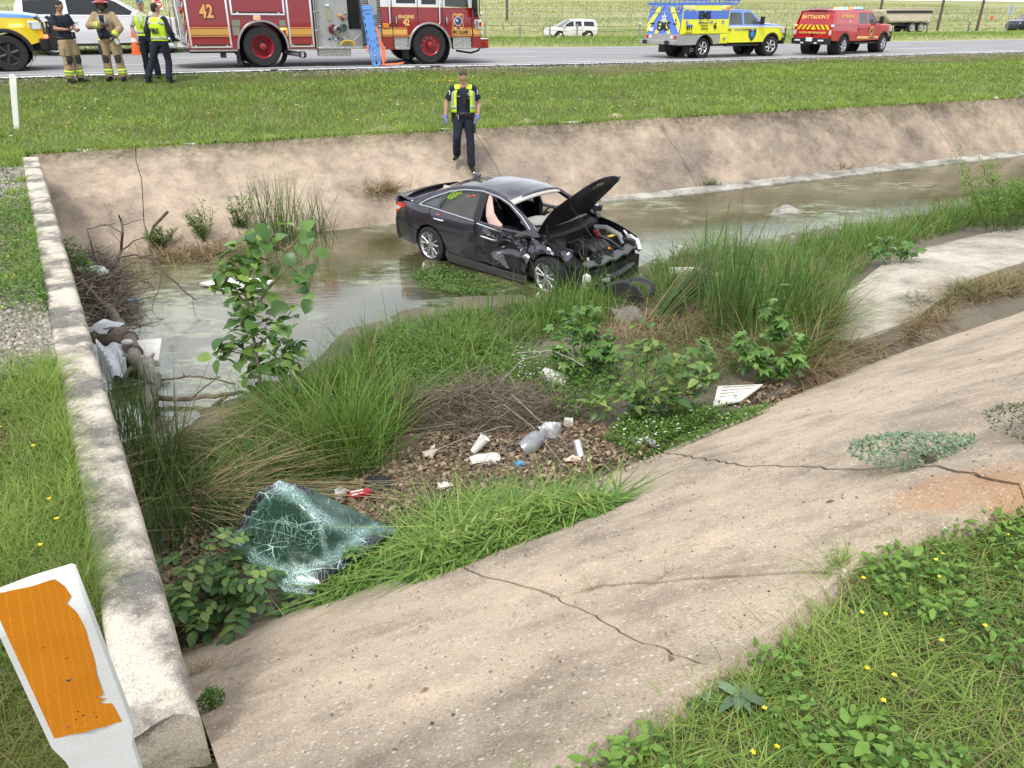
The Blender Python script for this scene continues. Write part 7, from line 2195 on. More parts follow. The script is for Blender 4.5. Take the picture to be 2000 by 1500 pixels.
def build_grass():
 n=150000
 x=np.concatenate([rng.uniform(-16,42,n*3//4),rng.uniform(-14,14,n//4)])
 f=rng.uniform(-0.035,0.95,len(x))**1.0
 f=np.where(rng.random(len(x))<0.06,rng.uniform(-0.05,0.03,len(x)),f)
 y=lip_y(x)*(1-f)+(road_y(x)-0.35)*f
 z=verge_z(x,np.clip(f,0,1))-0.01
 nz=pnoise(x,y,1.1,51)*0.5+pnoise(x,y,3.2,52)*0.4
 dry=smooth01((f-0.70+0.05*smooth01((-4-x)/4)+0.10*nz+0.06*np.sin(x*0.4))/0.14)*np.where(x<-6.5,0.45,1.0)
 keep=rng.random(len(x))>dry*0.72
 d=np.hypot(x,y)
 h=(0.09+0.06*rng.random(len(x))+0.06*np.maximum(nz,0))*(1-0.55*dry)*np.where(f<0.03,1.15,1)
 rnd=np.clip(0.68+0.30*nz+rng.normal(0,0.2,len(x))-dry*0.66,0,1)
 b=Bulk()
 k=keep
 b.blades(np.column_stack([x,y,z])[k],h[k],0.0007*d[k]+0.002,rng.uniform(0.2,1.0,k.sum()),segs=2,rnd=rnd[k])
 stuff(b,'verge_grass',GRASS)
 for m_,nm,nn in((FLOWER,'verge_flowers',420),(WFLOW,'verge_daisies',90)):
  xx=rng.uniform(-14,38,nn);ff=rng.uniform(0.05,0.72,nn)
  if nm=='verge_flowers':xx[:24]=rng.normal(-1.9,0.35,24);ff[:24]=rng.normal(0.60,0.03,24);xx[24:40]=rng.normal(24.5,0.5,16);ff[24:40]=rng.normal(0.62,0.03,16)
  yy=lip_y(xx)*(1-ff)+(road_y(xx)-0.35)*ff
  flowers(np.column_stack([xx,yy,verge_z(xx,ff)+0.14]),0.035,m_,nm)
 n=14000
 x=rng.uniform(-16,45,n);off=rng.normal(0.75,0.38,n)
 b=Bulk()
 y=road_y(x)-np.maximum(off,0.45)
 ff=(y-lip_y(x))/(road_y(x)-0.35-lip_y(x))
 stones(b,np.column_stack([x,y,verge_z(x,np.clip(ff,0,1))+0.005]),rng.uniform(0.02,0.07,n))
 stuff(b,'shoulder_gravel',GRAV,smooth=False)
 n=42000
 x=rng.uniform(-45,75,n);s=rng.uniform(10.75,18.5,n)**1.0
 y=road_y(x)+0.05+s*1.118
 b=Bulk()
 nz=pnoise(x,y,0.8,55)
 b.blades(np.column_stack([x,y,field_z(x,s)-0.02]),(0.16+0.16*rng.random(n)+0.06*nz)*np.clip((s-10.3)/2.2,0.45,1),0.03,rng.uniform(0.15,0.7,n),segs=2,rnd=np.clip(0.58+0.2*nz+rng.normal(0,0.15,n),0,1))
 stuff(b,'roadside_grass',GRASS)
 n=30000
 x=rng.uniform(-70,130,n);s=22+150*rng.random(n)**1.5
 y=road_y(np.clip(x,-80,120))+(x-np.clip(x,-80,120))*0.48+0.05+s*1.118
 nz=pnoise(x*0.35+y*0.1,y*0.9-x*0.3,0.35,57)
 b=Bulk()
 b.blades(np.column_stack([x,y,field_z(x,s)-0.02]),0.25+0.25*rng.random(n),0.07+0.0006*s,rng.uniform(0.2,0.8,n),segs=2,rnd=np.clip(np.where(s<50,0.6,0.42)+0.28*nz+rng.normal(0,0.12,n),0.05,1))
 stuff(b,'field_tall_grass',foliage('field_blade',[(0.0,(0.48,0.43,0.22)),(0.35,(0.42,0.41,0.19)),(0.6,(0.22,0.30,0.085)),(1.0,(0.24,0.38,0.10))],0.3))
 n=130000
 al=0.1+15.5*rng.random(n)**2.1
 dd=0.27+7.0*rng.random(n)**1.7*np.clip(0.35+al/8,0,1)
 x=WA.x+WDIR.x*al+WNOR.x*dd;y=WA.y+WDIR.y*al+WNOR.y*dd
 z=near_z(x,y)
 nz=pnoise(x,y,2.4,61)
 bare=np.interp(al+0.25*nz,[3.7,4.1,5.3,5.7,7.2,7.6,9.6,10.1,12.8,13.3],[0,0.985,0.985,0.85,0.82,0.62,0.65,0.96,0.96,0])
 bare=np.where((nz>0.35)&(al>5.6),bare*0.5,bare)
 k=(rng.random(n)>bare)
 hh=(0.07+0.09*rng.random(n)+0.03*nz)*np.where(al>4,0.8,1.0)
 b=Bulk()
 b.blades(np.column_stack([x,y,z-0.008])[k],hh[k]*1.1,(0.0030+0.00085*al)[k],rng.uniform(0.15,1.1,k.sum()),segs=3,rnd=np.clip(0.68+0.2*nz+rng.normal(0,0.22,n)-0.25*(al<1.2),0,1)[k])
 m_=9000
 al=0.1+9*rng.random(m_)**1.6;dd=0.3+3.5*rng.random(m_)**1.5
 x=WA.x+WDIR.x*al+WNOR.x*dd;y=WA.y+WDIR.y*al+WNOR.y*dd
 b.blades(np.column_stack([x,y,near_z(x,y)+0.005]),rng.uniform(0.08,0.22,m_),0.0035,rng.uniform(1.2,2.4,m_),segs=3,rnd=rng.uniform(0,0.12,m_))
 stuff(b,'bank_grass',GRASS)
 nn=60
 al=0.3+11*rng.random(nn)**1.3;dd=0.3+1.6*rng.random(nn)
 x=WA.x+WDIR.x*al+WNOR.x*dd;y=WA.y+WDIR.y*al+WNOR.y*dd
 flowers(np.column_stack([x,y,near_z(x,y)+0.08]),0.014,FLOWER,'bank_flowers')
 b=Bulk()
 n=42000
 zs=rng.random(n);al=np.where(zs<0.55,rng.uniform(3.8,5.7,n),np.where(zs<0.75,rng.uniform(5.5,9.5,n),rng.uniform(9.6,13.2,n)));dd=0.27+4.0*rng.random(n)**1.5
 x=WA.x+WDIR.x*al+WNOR.x*dd;y=WA.y+WDIR.y*al+WNOR.y*dd
 stones(b,np.column_stack([x,y,near_z(x,y)+0.004]),rng.uniform(0.012,0.06,n),np.clip(rng.normal(0.55,0.25,n),0,1))
 stuff(b,'bank_gravel',GRAV,smooth=False)
 b=Bulk()
 n=3400
 q=rng.normal(0,1,(n,2))
 c=np.array([(5.9,0.5),(6.6,0.45),(7.6,0.5),(8.4,0.7),(8.9,0.4),(9.6,0.6),(5.5,0.35),(6.2,1.2)])[rng.integers(0,8,n)]
 al=c[:,0]+q[:,0]*0.28;dd=np.maximum(0.28,c[:,1]+q[:,1]*0.22)
 x=WA.x+WDIR.x*al+WNOR.x*dd;y=WA.y+WDIR.y*al+WNOR.y*dd
 b.leaves(np.column_stack([x,y,near_z(x,y)+rng.uniform(0.01,0.13,n)]),rng.uniform(0.03,0.06,n),0.45,rnd=rng.random(n))
 stuff(b,'bank_weeds',WEED)
 lip=[on_slab(a,b_)for a,b_ in[(700,1740),(900,1610),(1115,1497),(1258,1394),(1400,1300),(1500,1228),(1640,1120),(1700,1080),(1850,1016),(1990,950),]]
 lip+=[lip[-1]+Vector((0.819,0.573,0))*k for k in(1.2,2.6)]
 poly=[(p.x,p.y)for p in lip]+[(5.2,2.0),(4.0,1.0),(2.0,0.4),(0.3,0.55),(-0.25,0.8)]
 q=in_poly(poly,60000)
 z=near_z(q[:,0],q[:,1])
 dl,_,_=segdist(q[:,0],q[:,1],[(p.x,p.y)for p in lip])
 nz=pnoise(q[:,0],q[:,1],4.0,71)
 b=Bulk()
 b.blades(np.column_stack([q,z-0.01]),0.035+0.07*rng.random(len(q))*(1+0.6*nz),0.0044,rng.uniform(0.3,1.5,len(q)),segs=3,rnd=np.clip(0.56+0.25*nz+rng.normal(0,0.25,len(q)),0,1))
 q2=in_poly(poly,3600)
 b.blades(np.column_stack([q2,near_z(q2[:,0],q2[:,1])+0.012]),rng.uniform(0.05,0.16,3600),0.003,rng.uniform(1.3,2.6,3600),segs=3,rnd=rng.uniform(0,0.1,3600))
 stuff(b,'near_grass',GRASS)
 b=Bulk()
 q=in_poly(poly,44000)
 nz=pnoise(q[:,0],q[:,1],2.6,73)+0.55*pnoise(q[:,0],q[:,1],7.0,74)+0.16*(q[:,0]-1.2)
 k=nz+0.25>rng.uniform(-0.45,0.75,len(q))
 q=q[k];nz=nz[k]
 z=near_z(q[:,0],q[:,1])+rng.uniform(0.012,0.075,len(q))*np.clip(0.7+nz,0.4,1.5)
 b.leaves(np.column_stack([q,z]),rng.uniform(0.012,0.044,len(q))*rng.uniform(0.7,1.15,len(q))*np.clip(0.8+0.35*nz,0.6,1.25),rng.choice([0.55,0.7,0.8]),tilt=rng.normal(0.12,0.4,len(q)),rnd=np.clip((z-near_z(q[:,0],q[:,1]))/0.1+rng.normal(0.1,0.2,len(q)),0,1))
 stuff(b,'creeping_weeds',WEED)
 q=in_poly(poly,190)
 flowers(np.column_stack([q,near_z(q[:,0],q[:,1])+rng.uniform(0.05,0.09,190)]),0.0085,FLOWER,'creeping_weed_flowers')
 def grass(name,m_,poly,n,h,w,lean,rnd,segs=3,z=0.25,clump=0.0,az=None,droop=0.5):
  p=bedpts(poly,n,z,clump=clump)
  nzz=pnoise(p[:,0],p[:,1],2.5,81)
  nz2=pnoise(p[:,0],p[:,1],5.5,83)
  kk=rng.random(n)<0.30+0.8*smooth01(0.5+0.6*nz2+0.3*nzz)
  p,nzz,nz2=p[kk],nzz[kk],nz2[kk];n=len(p)
  hh=(h[0]+(h[1]-h[0])*rng.random(n)**1.7)*(0.55+0.6*smooth01(0.5+0.5*nz2+0.35*nzz))
  bb.blades(p,hh,w*(1+0.3*rng.random(n)),rng.uniform(lean[0],lean[1],n),az=None if az is None else rng.normal(az[0],az[1],n),segs=segs,rnd=np.where(rng.random(n)<0.07,0.06,np.clip(rng.normal(rnd[0],rnd[1],n)+0.18*nzz,0,1)),droop=droop)
 bb=Bulk()
 grass('',TALL,[(590,930),(600,830),(640,760),(720,700),(760,760),(800,800),(770,850),(740,930),(660,950)],2100,(0.3,1.05),0.011,(0.1,0.8),(0.72,0.2),4)
 grass('',TALL,[(600,800),(640,730),(700,680),(760,640),(840,630),(920,660),(1000,690),(1070,740),(1010,775),(820,790),(720,830)],7500,(0.08,0.46),0.009,(0.2,1.2),(0.7,0.22))
 grass('',TALL,[(640,760),(700,690),(760,640),(900,640),(1000,680),(1030,740),(800,760)],330,(0.4,0.85),0.011,(0.1,0.6),(0.75,0.2),4)
 grass('',TALL,[(450,830),(560,800),(620,850),(600,930),(500,940),(430,900)],4200,(0.12,0.6),0.008,(0.2,1.1),(0.5,0.3))
 grass('',TALL,[(300,900),(430,840),(560,820),(600,930),(520,960),(420,980),(340,1000)],3000,(0.1,0.5),0.008,(0.3,1.5),(0.4,0.3))
 grass('',TALL,[(450,800),(560,755),(640,715),(720,650),(800,625),(780,660),(660,760),(560,830)],2600,(0.1,0.5),0.009,(0.2,1.0),(0.65,0.25))
 grass('',TALL,[(820,760),(1000,740),(1080,770),(1060,830),(900,800)],700,(0.1,0.4),0.006,(0.3,1.2),(0.35,0.3))
 grass('',TALL,[(1520,560),(1560,470),(1700,440),(1800,415),(1900,395),(2010,358),(2200,335),(2200,430),(2000,462),(1900,455),(1800,482),(1700,535),(1620,580)],17000,(0.16,0.66),0.011,(0.15,0.8),(0.68,0.18))
 grass('',TALL,[(2010,358),(2600,290),(2600,380),(2010,450)],5000,(0.3,0.8),0.02,(0.15,0.7),(0.6,0.2))
 grass('',TALL,[(1285,520),(1330,485),(1450,480),(1540,500),(1560,560),(1480,600),(1330,590),(1270,570)],5200,(0.2,0.75),0.010,(0.2,1.2),(0.5,0.28))
 grass('',TALL,[(1240,560),(1290,510),(1330,540),(1300,590),(1230,590)],1500,(0.2,0.45),0.008,(0.3,1.2),(0.6,0.2))
 grass('',TALL,[(1000,590),(1060,570),(1200,580),(1210,620),(1060,650)],2600,(0.2,0.6),0.009,(0.2,1.0),(0.7,0.2))
 grass('',TALL,[(800,640),(900,600),(1010,600),(1060,640),(1060,700),(900,700)],2600,(0.08,0.4),0.009,(0.2,1.2),(0.62,0.25))
 grass('',TALL,[(1180,700),(1300,640),(1450,640),(1460,720),(1330,770),(1200,780)],2600,(0.1,0.45),0.009,(0.3,1.4),(0.5,0.3))
 grass('',TALL,[(1450,690),(1500,560),(1600,560),(1640,640),(1580,720),(1480,720)],3600,(0.35,0.95),0.010,(0.2,1.2),(0.40,0.35),4)
 grass('',TALL,[(690,655),(800,608),(1000,582),(1010,630),(820,645),(740,690)],1900,(0.04,0.34),0.008,(0.2,1.2),(0.55,0.28))
 stuff(bb,'channel_grass',TALL)
 bb=Bulk()
 grass('',DRY,[(1180,640),(1300,590),(1450,600),(1600,640),(1740,668),(1700,690),(1560,740),(1420,700),(1250,690)],5200,(0.15,0.6),0.007,(0.3,2.2),(0.42,0.25))
 grass('',DRY,[(1560,720),(1640,660),(1760,660),(1800,600),(2000,565),(2100,545),(2100,590),(1900,622),(1740,672),(1600,740)],15000,(0.06,0.24),0.007,(0.4,2.0),(0.42,0.25),z=0.35)
 grass('',DRY,[(1600,560),(1650,545),(1680,560),(1620,610)],500,(0.05,0.15),0.006,(0.5,2),(0.3,0.2))
 stuff(bb,'dry_channel_grass',DRY)
 bb=Bulk()
 grass('',TALL,[(1780,640),(1860,590),(2000,572),(2080,560),(2060,585),(1880,620)],1600,(0.06,0.26),0.007,(0.3,1.2),(0.45,0.3),z=0.35)
 stuff(bb,'toe_grass',TALL)
 cover=[(1180,850),(1230,790),(1330,770),(1390,790),(1500,770),(1535,775),(1480,812),(1400,842),(1330,870),(1285,885),(1250,878)]
 b=Bulk()
 p=bedpts(cover,11000,0.35)
 p[:,2]+=rng.uniform(0.01,0.14,len(p))
 b.leaves(p,rng.uniform(0.02,0.05,len(p)),0.4,tilt=rng.normal(0.25,0.4,len(p)),rnd=np.clip(rng.normal(0.62,0.25,len(p)),0,1))
 p=bedpts([(690,700),(760,650),(900,650),(1050,700),(1180,700),(1190,800),(1100,830),(1050,790),(800,770)],11000,0.25)
 p[:,2]+=rng.uniform(0.01,0.26,len(p))
 b.leaves(p,rng.uniform(0.025,0.06,len(p)),0.42,rnd=np.clip(rng.normal(0.6,0.25,len(p)),0,1))
 p=bedpts([(800,535),(850,520),(930,540),(1000,560),(960,575),(900,580),(820,560)],1500,WATER_Z)
 p[:,2]=np.maximum(p[:,2],WATER_Z)+rng.uniform(0.0,0.06,len(p))
 b.leaves(p,rng.uniform(0.03,0.08,len(p)),0.4,rnd=np.clip(rng.normal(0.45,0.25,len(p)),0,1))
 p=bedpts([(1200,600),(1320,520),(1280,500),(1240,540)],900,0.2)
 p[:,2]+=rng.uniform(0.0,0.15,len(p))
 b.leaves(p,rng.uniform(0.03,0.06,len(p)),0.4)
 stuff(b,'herb_cover',WEED)
 p=bedpts(cover+[],160,0.35);p[:,2]+=rng.uniform(0.10,0.16,160)
 flowers(p,0.011,WFLOW,'herb_flowers')
 p=bedpts([(1000,690),(1060,690),(1080,740),(1010,760)],50,0.3);p[:,2]+=rng.uniform(0.15,0.28,50)
 flowers(p,0.012,WFLOW,'white_weed_flowers')
 b=Bulk()
 for poly,n,z in(([(660,990),(700,940),(760,880),(850,840),(1000,800),(1100,815),(1200,830),(1275,855),(1285,884),(1150,938),(1010,1008),(900,1060),(780,1080),(700,1040)],9500,0.3),([(330,1000),(480,1020),(470,1150),(440,1215),(360,1250),(320,1200)],2400,0.25),([(600,1010),(720,900),(860,800),(1100,790),(1300,850),(1290,900),(1020,1030),(800,1100)],2600,0.3),([(1400,760),(1480,725),(1580,735),(1540,775),(1430,770)],900,0.35)):
  p=bedpts(poly,n,z,sink=-0.012)
  p[:,2]+=rng.uniform(0,0.03,n)
  b.leaves(p,rng.uniform(0.022,0.08,n),rng.uniform(0.35,0.6),tilt=rng.normal(0.1,0.35,n),fold=rng.uniform(0.1,0.9),rnd=np.clip(rng.normal(0.5,0.28,n),0,1),roll=0.5)
 stuff(b,'leaf_litter',LITTER)
 b=Bulk()
 n=900
 p=bedpts([(660,990),(760,880),(850,840),(1100,815),(1285,884),(1010,1008),(800,1070)],n,0.3,sink=-0.03)
 a=rng.uniform(0,6.28,n);L=rng.uniform(0.08,0.35,n)
 P=np.stack([p,p+np.column_stack([np.cos(a)*L/2,np.sin(a)*L/2,rng.uniform(0,0.05,n)]),p+np.column_stack([np.cos(a)*L,np.sin(a)*L,rng.uniform(-0.01,0.04,n)])],1)
 b.sticks(P,rng.uniform(0.002,0.005,n))
 stuff(b,'twig_litter',TWIG)
 q=in_poly([(on_slab(a,c).x,on_slab(a,c).y)for a,c in[(430,1480),(400,1290),(700,1210),(900,1120),(1020,1010),(1290,890),(1520,780),(1720,700),(1990,620),(1990,945),(1640,1110),(1400,1290),(1110,1490)]],1500)
 b=Bulk()
 stones(b,np.column_stack([q,slab_z(q[:,0],q[:,1])+0.012]),rng.uniform(0.004,0.014,1500))
 stuff(b,'slab_grit',GRAV,smooth=False)
 b=Bulk()
 k=q[rng.integers(0,1500,110)]+0.02
 b.leaves(np.column_stack([k,slab_z(k[:,0],k[:,1])+0.016]),rng.uniform(0.012,0.05,110),0.4,tilt=rng.normal(-0.3,0.2,110),rnd=rng.random(110))
 stuff(b,'slab_leaf_bits',LITTER)
 b=Bulk()
 p=bedpts([(780,650),(900,600),(1000,600),(1060,620),(1240,600),(1200,640),(1000,690),(860,680)],5000,0.15,sink=0.0)
 stones(b,p,rng.uniform(0.01,0.05,len(p)),rnd=rng.uniform(0,0.35,len(p)))
 stuff(b,'mud_clods',M('mud_clod',(0.10,0.09,0.07),0.8,var=0.3),smooth=False)
build_grass()
# - single plants
def leaf_mesh(name,kind,m):
 """one leaf of length 1 along +x, folded and curled"""
 if kind=='round':pr=[(0,0.0),(0.06,0.2),(0.2,0.40),(0.42,0.46),(0.65,0.38),(0.85,0.2),(1,0.0)]
 elif kind=='ovate':pr=[(0,0.0),(0.1,0.13),(0.3,0.26),(0.5,0.27),(0.72,0.19),(0.9,0.07),(1,0.0)]
 elif kind=='leaflet':pr=[(0,0.0),(0.08,0.14),(0.28,0.29),(0.55,0.32),(0.8,0.22),(0.95,0.08),(1,0.0)]
 else:pr=[(0,0.0),(0.1,0.08),(0.3,0.17),(0.5,0.17),(0.75,0.10),(0.9,0.04),(1,0.0)]
 mb=MB()
 zc=lambda x:0.12*x-0.28*x*x
 if kind=='palmate':
  for a,L in((0,1.0),(0.75,0.85),(-0.75,0.85),(1.5,0.55),(-1.5,0.55)):
   d=Vector((math.cos(a),math.sin(a),0));s_=Vector((-d.y,d.x,0))
   vs=[]
   for x,w in pr:
    c=d*x*L+Vector((0,0,zc(x)*L))
    vs+=[c+s_*w*L*1.1+Vector((0,0,0.05*w)),c,c-s_*w*L*1.1+Vector((0,0,0.05*w))]
   mb.add(vs,[(i*3+j,i*3+j+1,(i+1)*3+j+1,(i+1)*3+j)for i in range(len(pr)-1)for j in range(2)])
 else:
  vs=[]
  for x,w in pr:
   c=Vector((x,0,zc(x)))
   vs+=[c+Vector((0,w,0.28*w)),c,c+Vector((0,-w,0.28*w))]
  mb.add(vs,[(i*3+j,i*3+j+1,(i+1)*3+j+1,(i+1)*3+j)for i in range(len(pr)-1)for j in range(2)])
  mb.tube([(-0.22,0,0.0),(0,0,0.0),(0.5,0,zc(0.5)+0.004)],[0.010,0.010,0.004],3,caps=False)
 return mb.mesh(name,m,angle=70,fix=False)
def leaf_mat(name,lo,mid,hi):return foliage(name,[(0.0,lo),(0.6,mid),(1.0,hi)],0.3,0.38,True,0.4)
L_SAP=leaf_mat('sapling_leaf',(0.06,0.14,0.035),(0.11,0.23,0.05),(0.27,0.41,0.09))
L_PIN=leaf_mat('pinnate_leaf',(0.06,0.14,0.05),(0.12,0.24,0.07),(0.30,0.44,0.12))
L_SHR=leaf_mat('shrub_leaf',(0.06,0.14,0.035),(0.12,0.24,0.055),(0.33,0.42,0.11))
L_HERB=leaf_mat('herb_leaf',(0.08,0.18,0.045),(0.14,0.28,0.065),(0.23,0.39,0.10))
STEMG=M('green_stem',(0.10,0.15,0.04),0.6,var=0.2)
STEMB=M('brown_stem',(0.13,0.105,0.075),0.8,var=0.25,vsc=12)
def put_leaf(me,parent,pos,az,tilt,roll,size):
 o=bpy.data.objects.new('leaf',me)
 COL.objects.link(o)
 o.parent=parent
 o.location=pos
 o.rotation_euler=(roll,-tilt,az)
 o.scale=(size,size,size)
 return o
def stem(parent,pts,r0,r1,m,name='stem',n=6):
 k=len(pts)
 return MB().tube(pts,[r0+(r1-r0)*i/(k-1)for i in range(k)],n).build(name,m,parent)
def curve(a,b,bend,k=6):
 a,b,bend=Vector(a),Vector(b),Vector(bend)
 return[a.lerp(b,i/k)+bend*math.sin(PI*i/k)for i in range(k+1)]
def build_plants():
 g=random.Random(17)
 base=atbed(505,800)
 t0=float((base-Vector((0,0,CAMZ))).dot(Vector((0,CP,-SP))))
 W=lambda px,py,dt=0.0:att(px,py,t0+dt)-base
 root=empty('sapling',base,label='young sapling with big round green leaves standing before the water',cat='tree')
 trunk=[Vector((0,0,-0.05)),W(507,730),W(499,680),W(487,620),W(480,560),W(478,520)]
 stem(root,trunk,0.022,0.012,STEMB,'trunk')
 br=[[W(487,620),W(520,570,-0.1),W(565,520,-0.15),W(585,470,-0.2),W(590,440,-0.2)],[W(480,560),W(498,510,0.1),W(505,460,0.1),W(520,430,0.1)],[W(478,540),W(455,515,-0.1),W(450,500,-0.1),W(430,540,-0.15)],[W(499,680),W(530,650,0.1),W(560,620,0.1),W(575,600,0.1)],[W(503,700),W(470,690,-0.1),W(445,685,-0.15),W(420,690,-0.15)],[W(507,720),W(545,715,-0.1),W(575,705,-0.1),W(590,715,-0.1)],[W(495,660),W(460,650,0.1),W(445,640,0.1)],[W(485,600),W(460,575,0),W(440,555,0)],[W(565,520,-0.15),W(600,500,-0.1),W(612,480,-0.1)],[W(565,520,-0.15),W(600,545,-0.2),W(605,570,-0.2)]]
 for b_ in br:stem(root,b_,0.009,0.004,STEMG,'branch',5)
 lr,lo=leaf_mesh('leaf','round',L_SAP),leaf_mesh('leaf','ovate',L_SAP)
 big=[(545,440),(580,443),(605,450),(525,455),(562,458),(598,470),(615,490),(535,490),(555,498),(575,480),(610,515),(590,520),(545,515),(600,545),(580,545),(565,530),(590,580),(605,585),(590,560),(497,440),(492,450),(515,470),(500,480),(575,600),(555,590),(500,755),(512,745),(452,668),(440,660),(600,430),(530,520),(520,440)]
 for px,py in big:
  put_leaf(lr,root,W(px,py,g.uniform(-0.25,0.2)),g.uniform(-1.3,1.3)-1.2,g.uniform(-0.9,0.25),g.uniform(-0.6,0.6),g.uniform(0.15,0.225))
 cl=[(450,500,25),(430,535,28),(480,560,40),(470,600,34),(500,570,30),(480,640,34),(510,640,34),(470,690,26),(430,690,20),(540,660,30),(560,700,34),(520,700,34),(540,620,30),(440,560,18),(575,690,18),(495,525,26),(480,480,22),(555,730,16),(490,740,14)]
 for cx,cy,rr in cl:
  for _ in range(int(rr/1.55)):
   px,py=cx+g.gauss(0,rr*0.5),cy+g.gauss(0,rr*0.55)
   put_leaf(lo if g.random()<0.7 else lr,root,W(px,py,g.uniform(-0.2,0.25)),g.uniform(0,6.28),g.uniform(-0.8,0.5),g.uniform(-0.6,0.6),g.uniform(0.10,0.185))
 def pinnate(label,px,py,stems,me,sc,m_=STEMG,nl=(3,5),name='leafy_shrub'):
  base=atbed(px,py)
  root=empty(name,base,label=label,cat='shrub')
  for(dx,dy,h)in stems:
   tip=Vector((dx,dy,h))
   pts=curve((dx*0.15,dy*0.15,-0.03),tip,(dx*0.05,dy*0.05,0.05))
   stem(root,pts,0.007,0.003,m_)
   for j in range(g.randint(*nl)):
    f=0.35+0.62*j/nl[1]+g.uniform(-0.04,0.04)
    p=pts[min(len(pts)-1,int(f*len(pts)))]
    a=g.uniform(0,6.28)
    L=sc*g.uniform(2.4,3.6)
    up_=g.uniform(0.15,0.7)
    rach=[p+Vector((math.cos(a)*L*q,math.sin(a)*L*q,L*(up_*q-0.5*q*q)))for q in(0,0.35,0.7,1.0)]
    stem(root,rach,0.003,0.0015,m_,'leaf_stalk',4)
    for q in(0.3,0.5,0.7,0.88):
     c=p+Vector((math.cos(a)*L*q,math.sin(a)*L*q,L*(up_*q-0.5*q*q)))
     for s_ in(-1,1):
      put_leaf(me,root,c,a+s_*1.15+g.uniform(-0.2,0.2),up_*0.4-0.25+g.uniform(-0.25,0.25),g.uniform(-0.25,0.25),sc*g.uniform(0.75,1.15))
    put_leaf(me,root,rach[-1],a,up_*0.3-0.4,g.uniform(-0.2,0.2),sc*g.uniform(0.95,1.3))
  return root
 lp=leaf_mesh('leaf','leaflet',L_PIN)
 pinnate('low shrub with paired oval leaflets at the foot of the headwall',440,1192,[(-0.22,0.1,0.5),(-0.1,0.15,0.55),(0.02,0.12,0.52),(-0.28,-0.05,0.32),(0.14,0.0,0.42),(0.26,-0.06,0.36),(0.05,-0.14,0.28),(-0.12,-0.12,0.26),(0.3,-0.16,0.2)],lp,0.082)
 pinnate('small leafy shoot in front of the broken windshield',590,1212,[(-0.12,0.0,0.16),(0.05,-0.05,0.14),(0.2,0.02,0.15)],lp,0.075,nl=(2,3))
 pinnate('leafy shoot among the willow leaves right of the windshield',760,1140,[(-0.15,0.0,0.26),(0.1,0.05,0.30),(0.2,-0.05,0.22)],lp,0.085,nl=(2,3))
 ls=leaf_mesh('leaf','ovate',L_SHR)
 def shrub(label,px,py,stems,me,size,n,name='leafy_shrub',droop=0.0,mstem=STEMB):
  base=atbed(px,py)
  root=empty(name,base,label=label,cat='shrub')
  for(dx,dy,h)in stems:
   pts=curve((dx*0.1,dy*0.1,-0.03),(dx,dy,h),(dx*0.1,0,0.06))
   stem(root,pts,0.008,0.003,mstem)
   for _ in range(n):
    q=0.3+0.72*g.random()**0.7
    i=min(len(pts)-1,int(q*len(pts)))
    p=pts[i]+Vector((g.gauss(0,0.055),g.gauss(0,0.055),g.gauss(0,0.05)))
    put_leaf(me,root,p,g.uniform(0,6.28),g.uniform(-0.7,0.55)-droop,g.uniform(-0.5,0.5),size*g.uniform(0.45,1.2))
  return root
 shrub('bushy green shrub with pointed leaves in the middle of the channel',1255,822,[(-0.35,0.0,0.5),(-0.5,-0.1,0.28),(-0.15,0.1,0.75),(0.0,0.05,1.0),(0.1,-0.05,0.86),(0.3,0.05,0.62),(0.5,0.0,0.55),(0.62,0.05,0.48),(0.2,-0.15,0.4),(-0.1,-0.15,0.42)],ls,0.135,30)
 lh=leaf_mesh('leaf','palmate',L_HERB)
 shrub('light green lobed-leaf plant in front of the wrecked car',1135,738,[(-0.3,0.05,0.55),(-0.15,0.15,0.72),(0.0,0.1,0.78),(0.15,0.1,0.7),(0.3,0.0,0.5),(-0.25,-0.1,0.35),(0.1,-0.15,0.4),(0.3,-0.1,0.3)],lh,0.11,37,'herb_plant',0.2,STEMG)
 shrub('lobed-leaf plant under the tall reeds on the right',1500,748,[(-0.35,0.05,0.5),(-0.05,0.1,0.95),(0.05,0.05,0.75),(0.3,0.0,0.55),(0.2,-0.1,0.35),(-0.2,-0.1,0.35)],lh,0.14,30,'herb_plant',0.15,STEMG)
 shrub('lobed-leaf plant between the bushy shrub and the white board',1360,760,[(-0.1,0.05,0.5),(0.05,0.0,0.62),(0.15,0.05,0.4)],lh,0.14,8,'herb_plant',0.15,STEMG)
 shrub('leafy green plant beside the silty floor at right',1740,520,[(-0.35,0.0,0.3),(-0.1,0.0,0.42),(0.2,0.05,0.35),(0.45,0.0,0.3)],lh,0.13,14,'herb_plant',0.1,STEMG)
 def clump(name,label,cat,px,py,n,h,w,lean,rnd,m_,spread,az=None,segs=4,base=None,droop=0.4,extra=None):
  base=base or atbed(px,py)
  root=empty(name,base,label=label,cat=cat)
  b=Bulk()
  p=np.column_stack([rng.normal(0,spread,n),rng.normal(0,spread*0.7,n),np.full(n,-0.03)])
  b.blades(p,rng.uniform(h[0],h[1],n),w,rng.uniform(lean[0],lean[1],n),az=None if az is None else rng.normal(az[0],az[1],n),segs=segs,rnd=np.clip(rng.normal(rnd[0],rnd[1],n),0,1),droop=droop)
  stuff(b,'blades',m_,root)
  return root
 clump('reed_clump','tallest dark green reeds right of the wrecked car','reeds',1450,650,150,(0.8,1.55),0.022,(0.05,0.35),(0.6,0.2),REED,0.30)
 clump('reed_clump','few very tall reed stalks rising above the other reeds at centre right','reeds',1425,610,26,(1.2,1.9),0.02,(0.03,0.3),(0.6,0.2),REED,0.3)
 clump('reed_clump','green reeds between the tallest reeds and the silty floor','reeds',1545,610,90,(0.6,1.15),0.018,(0.08,0.5),(0.6,0.25),REED,0.25)
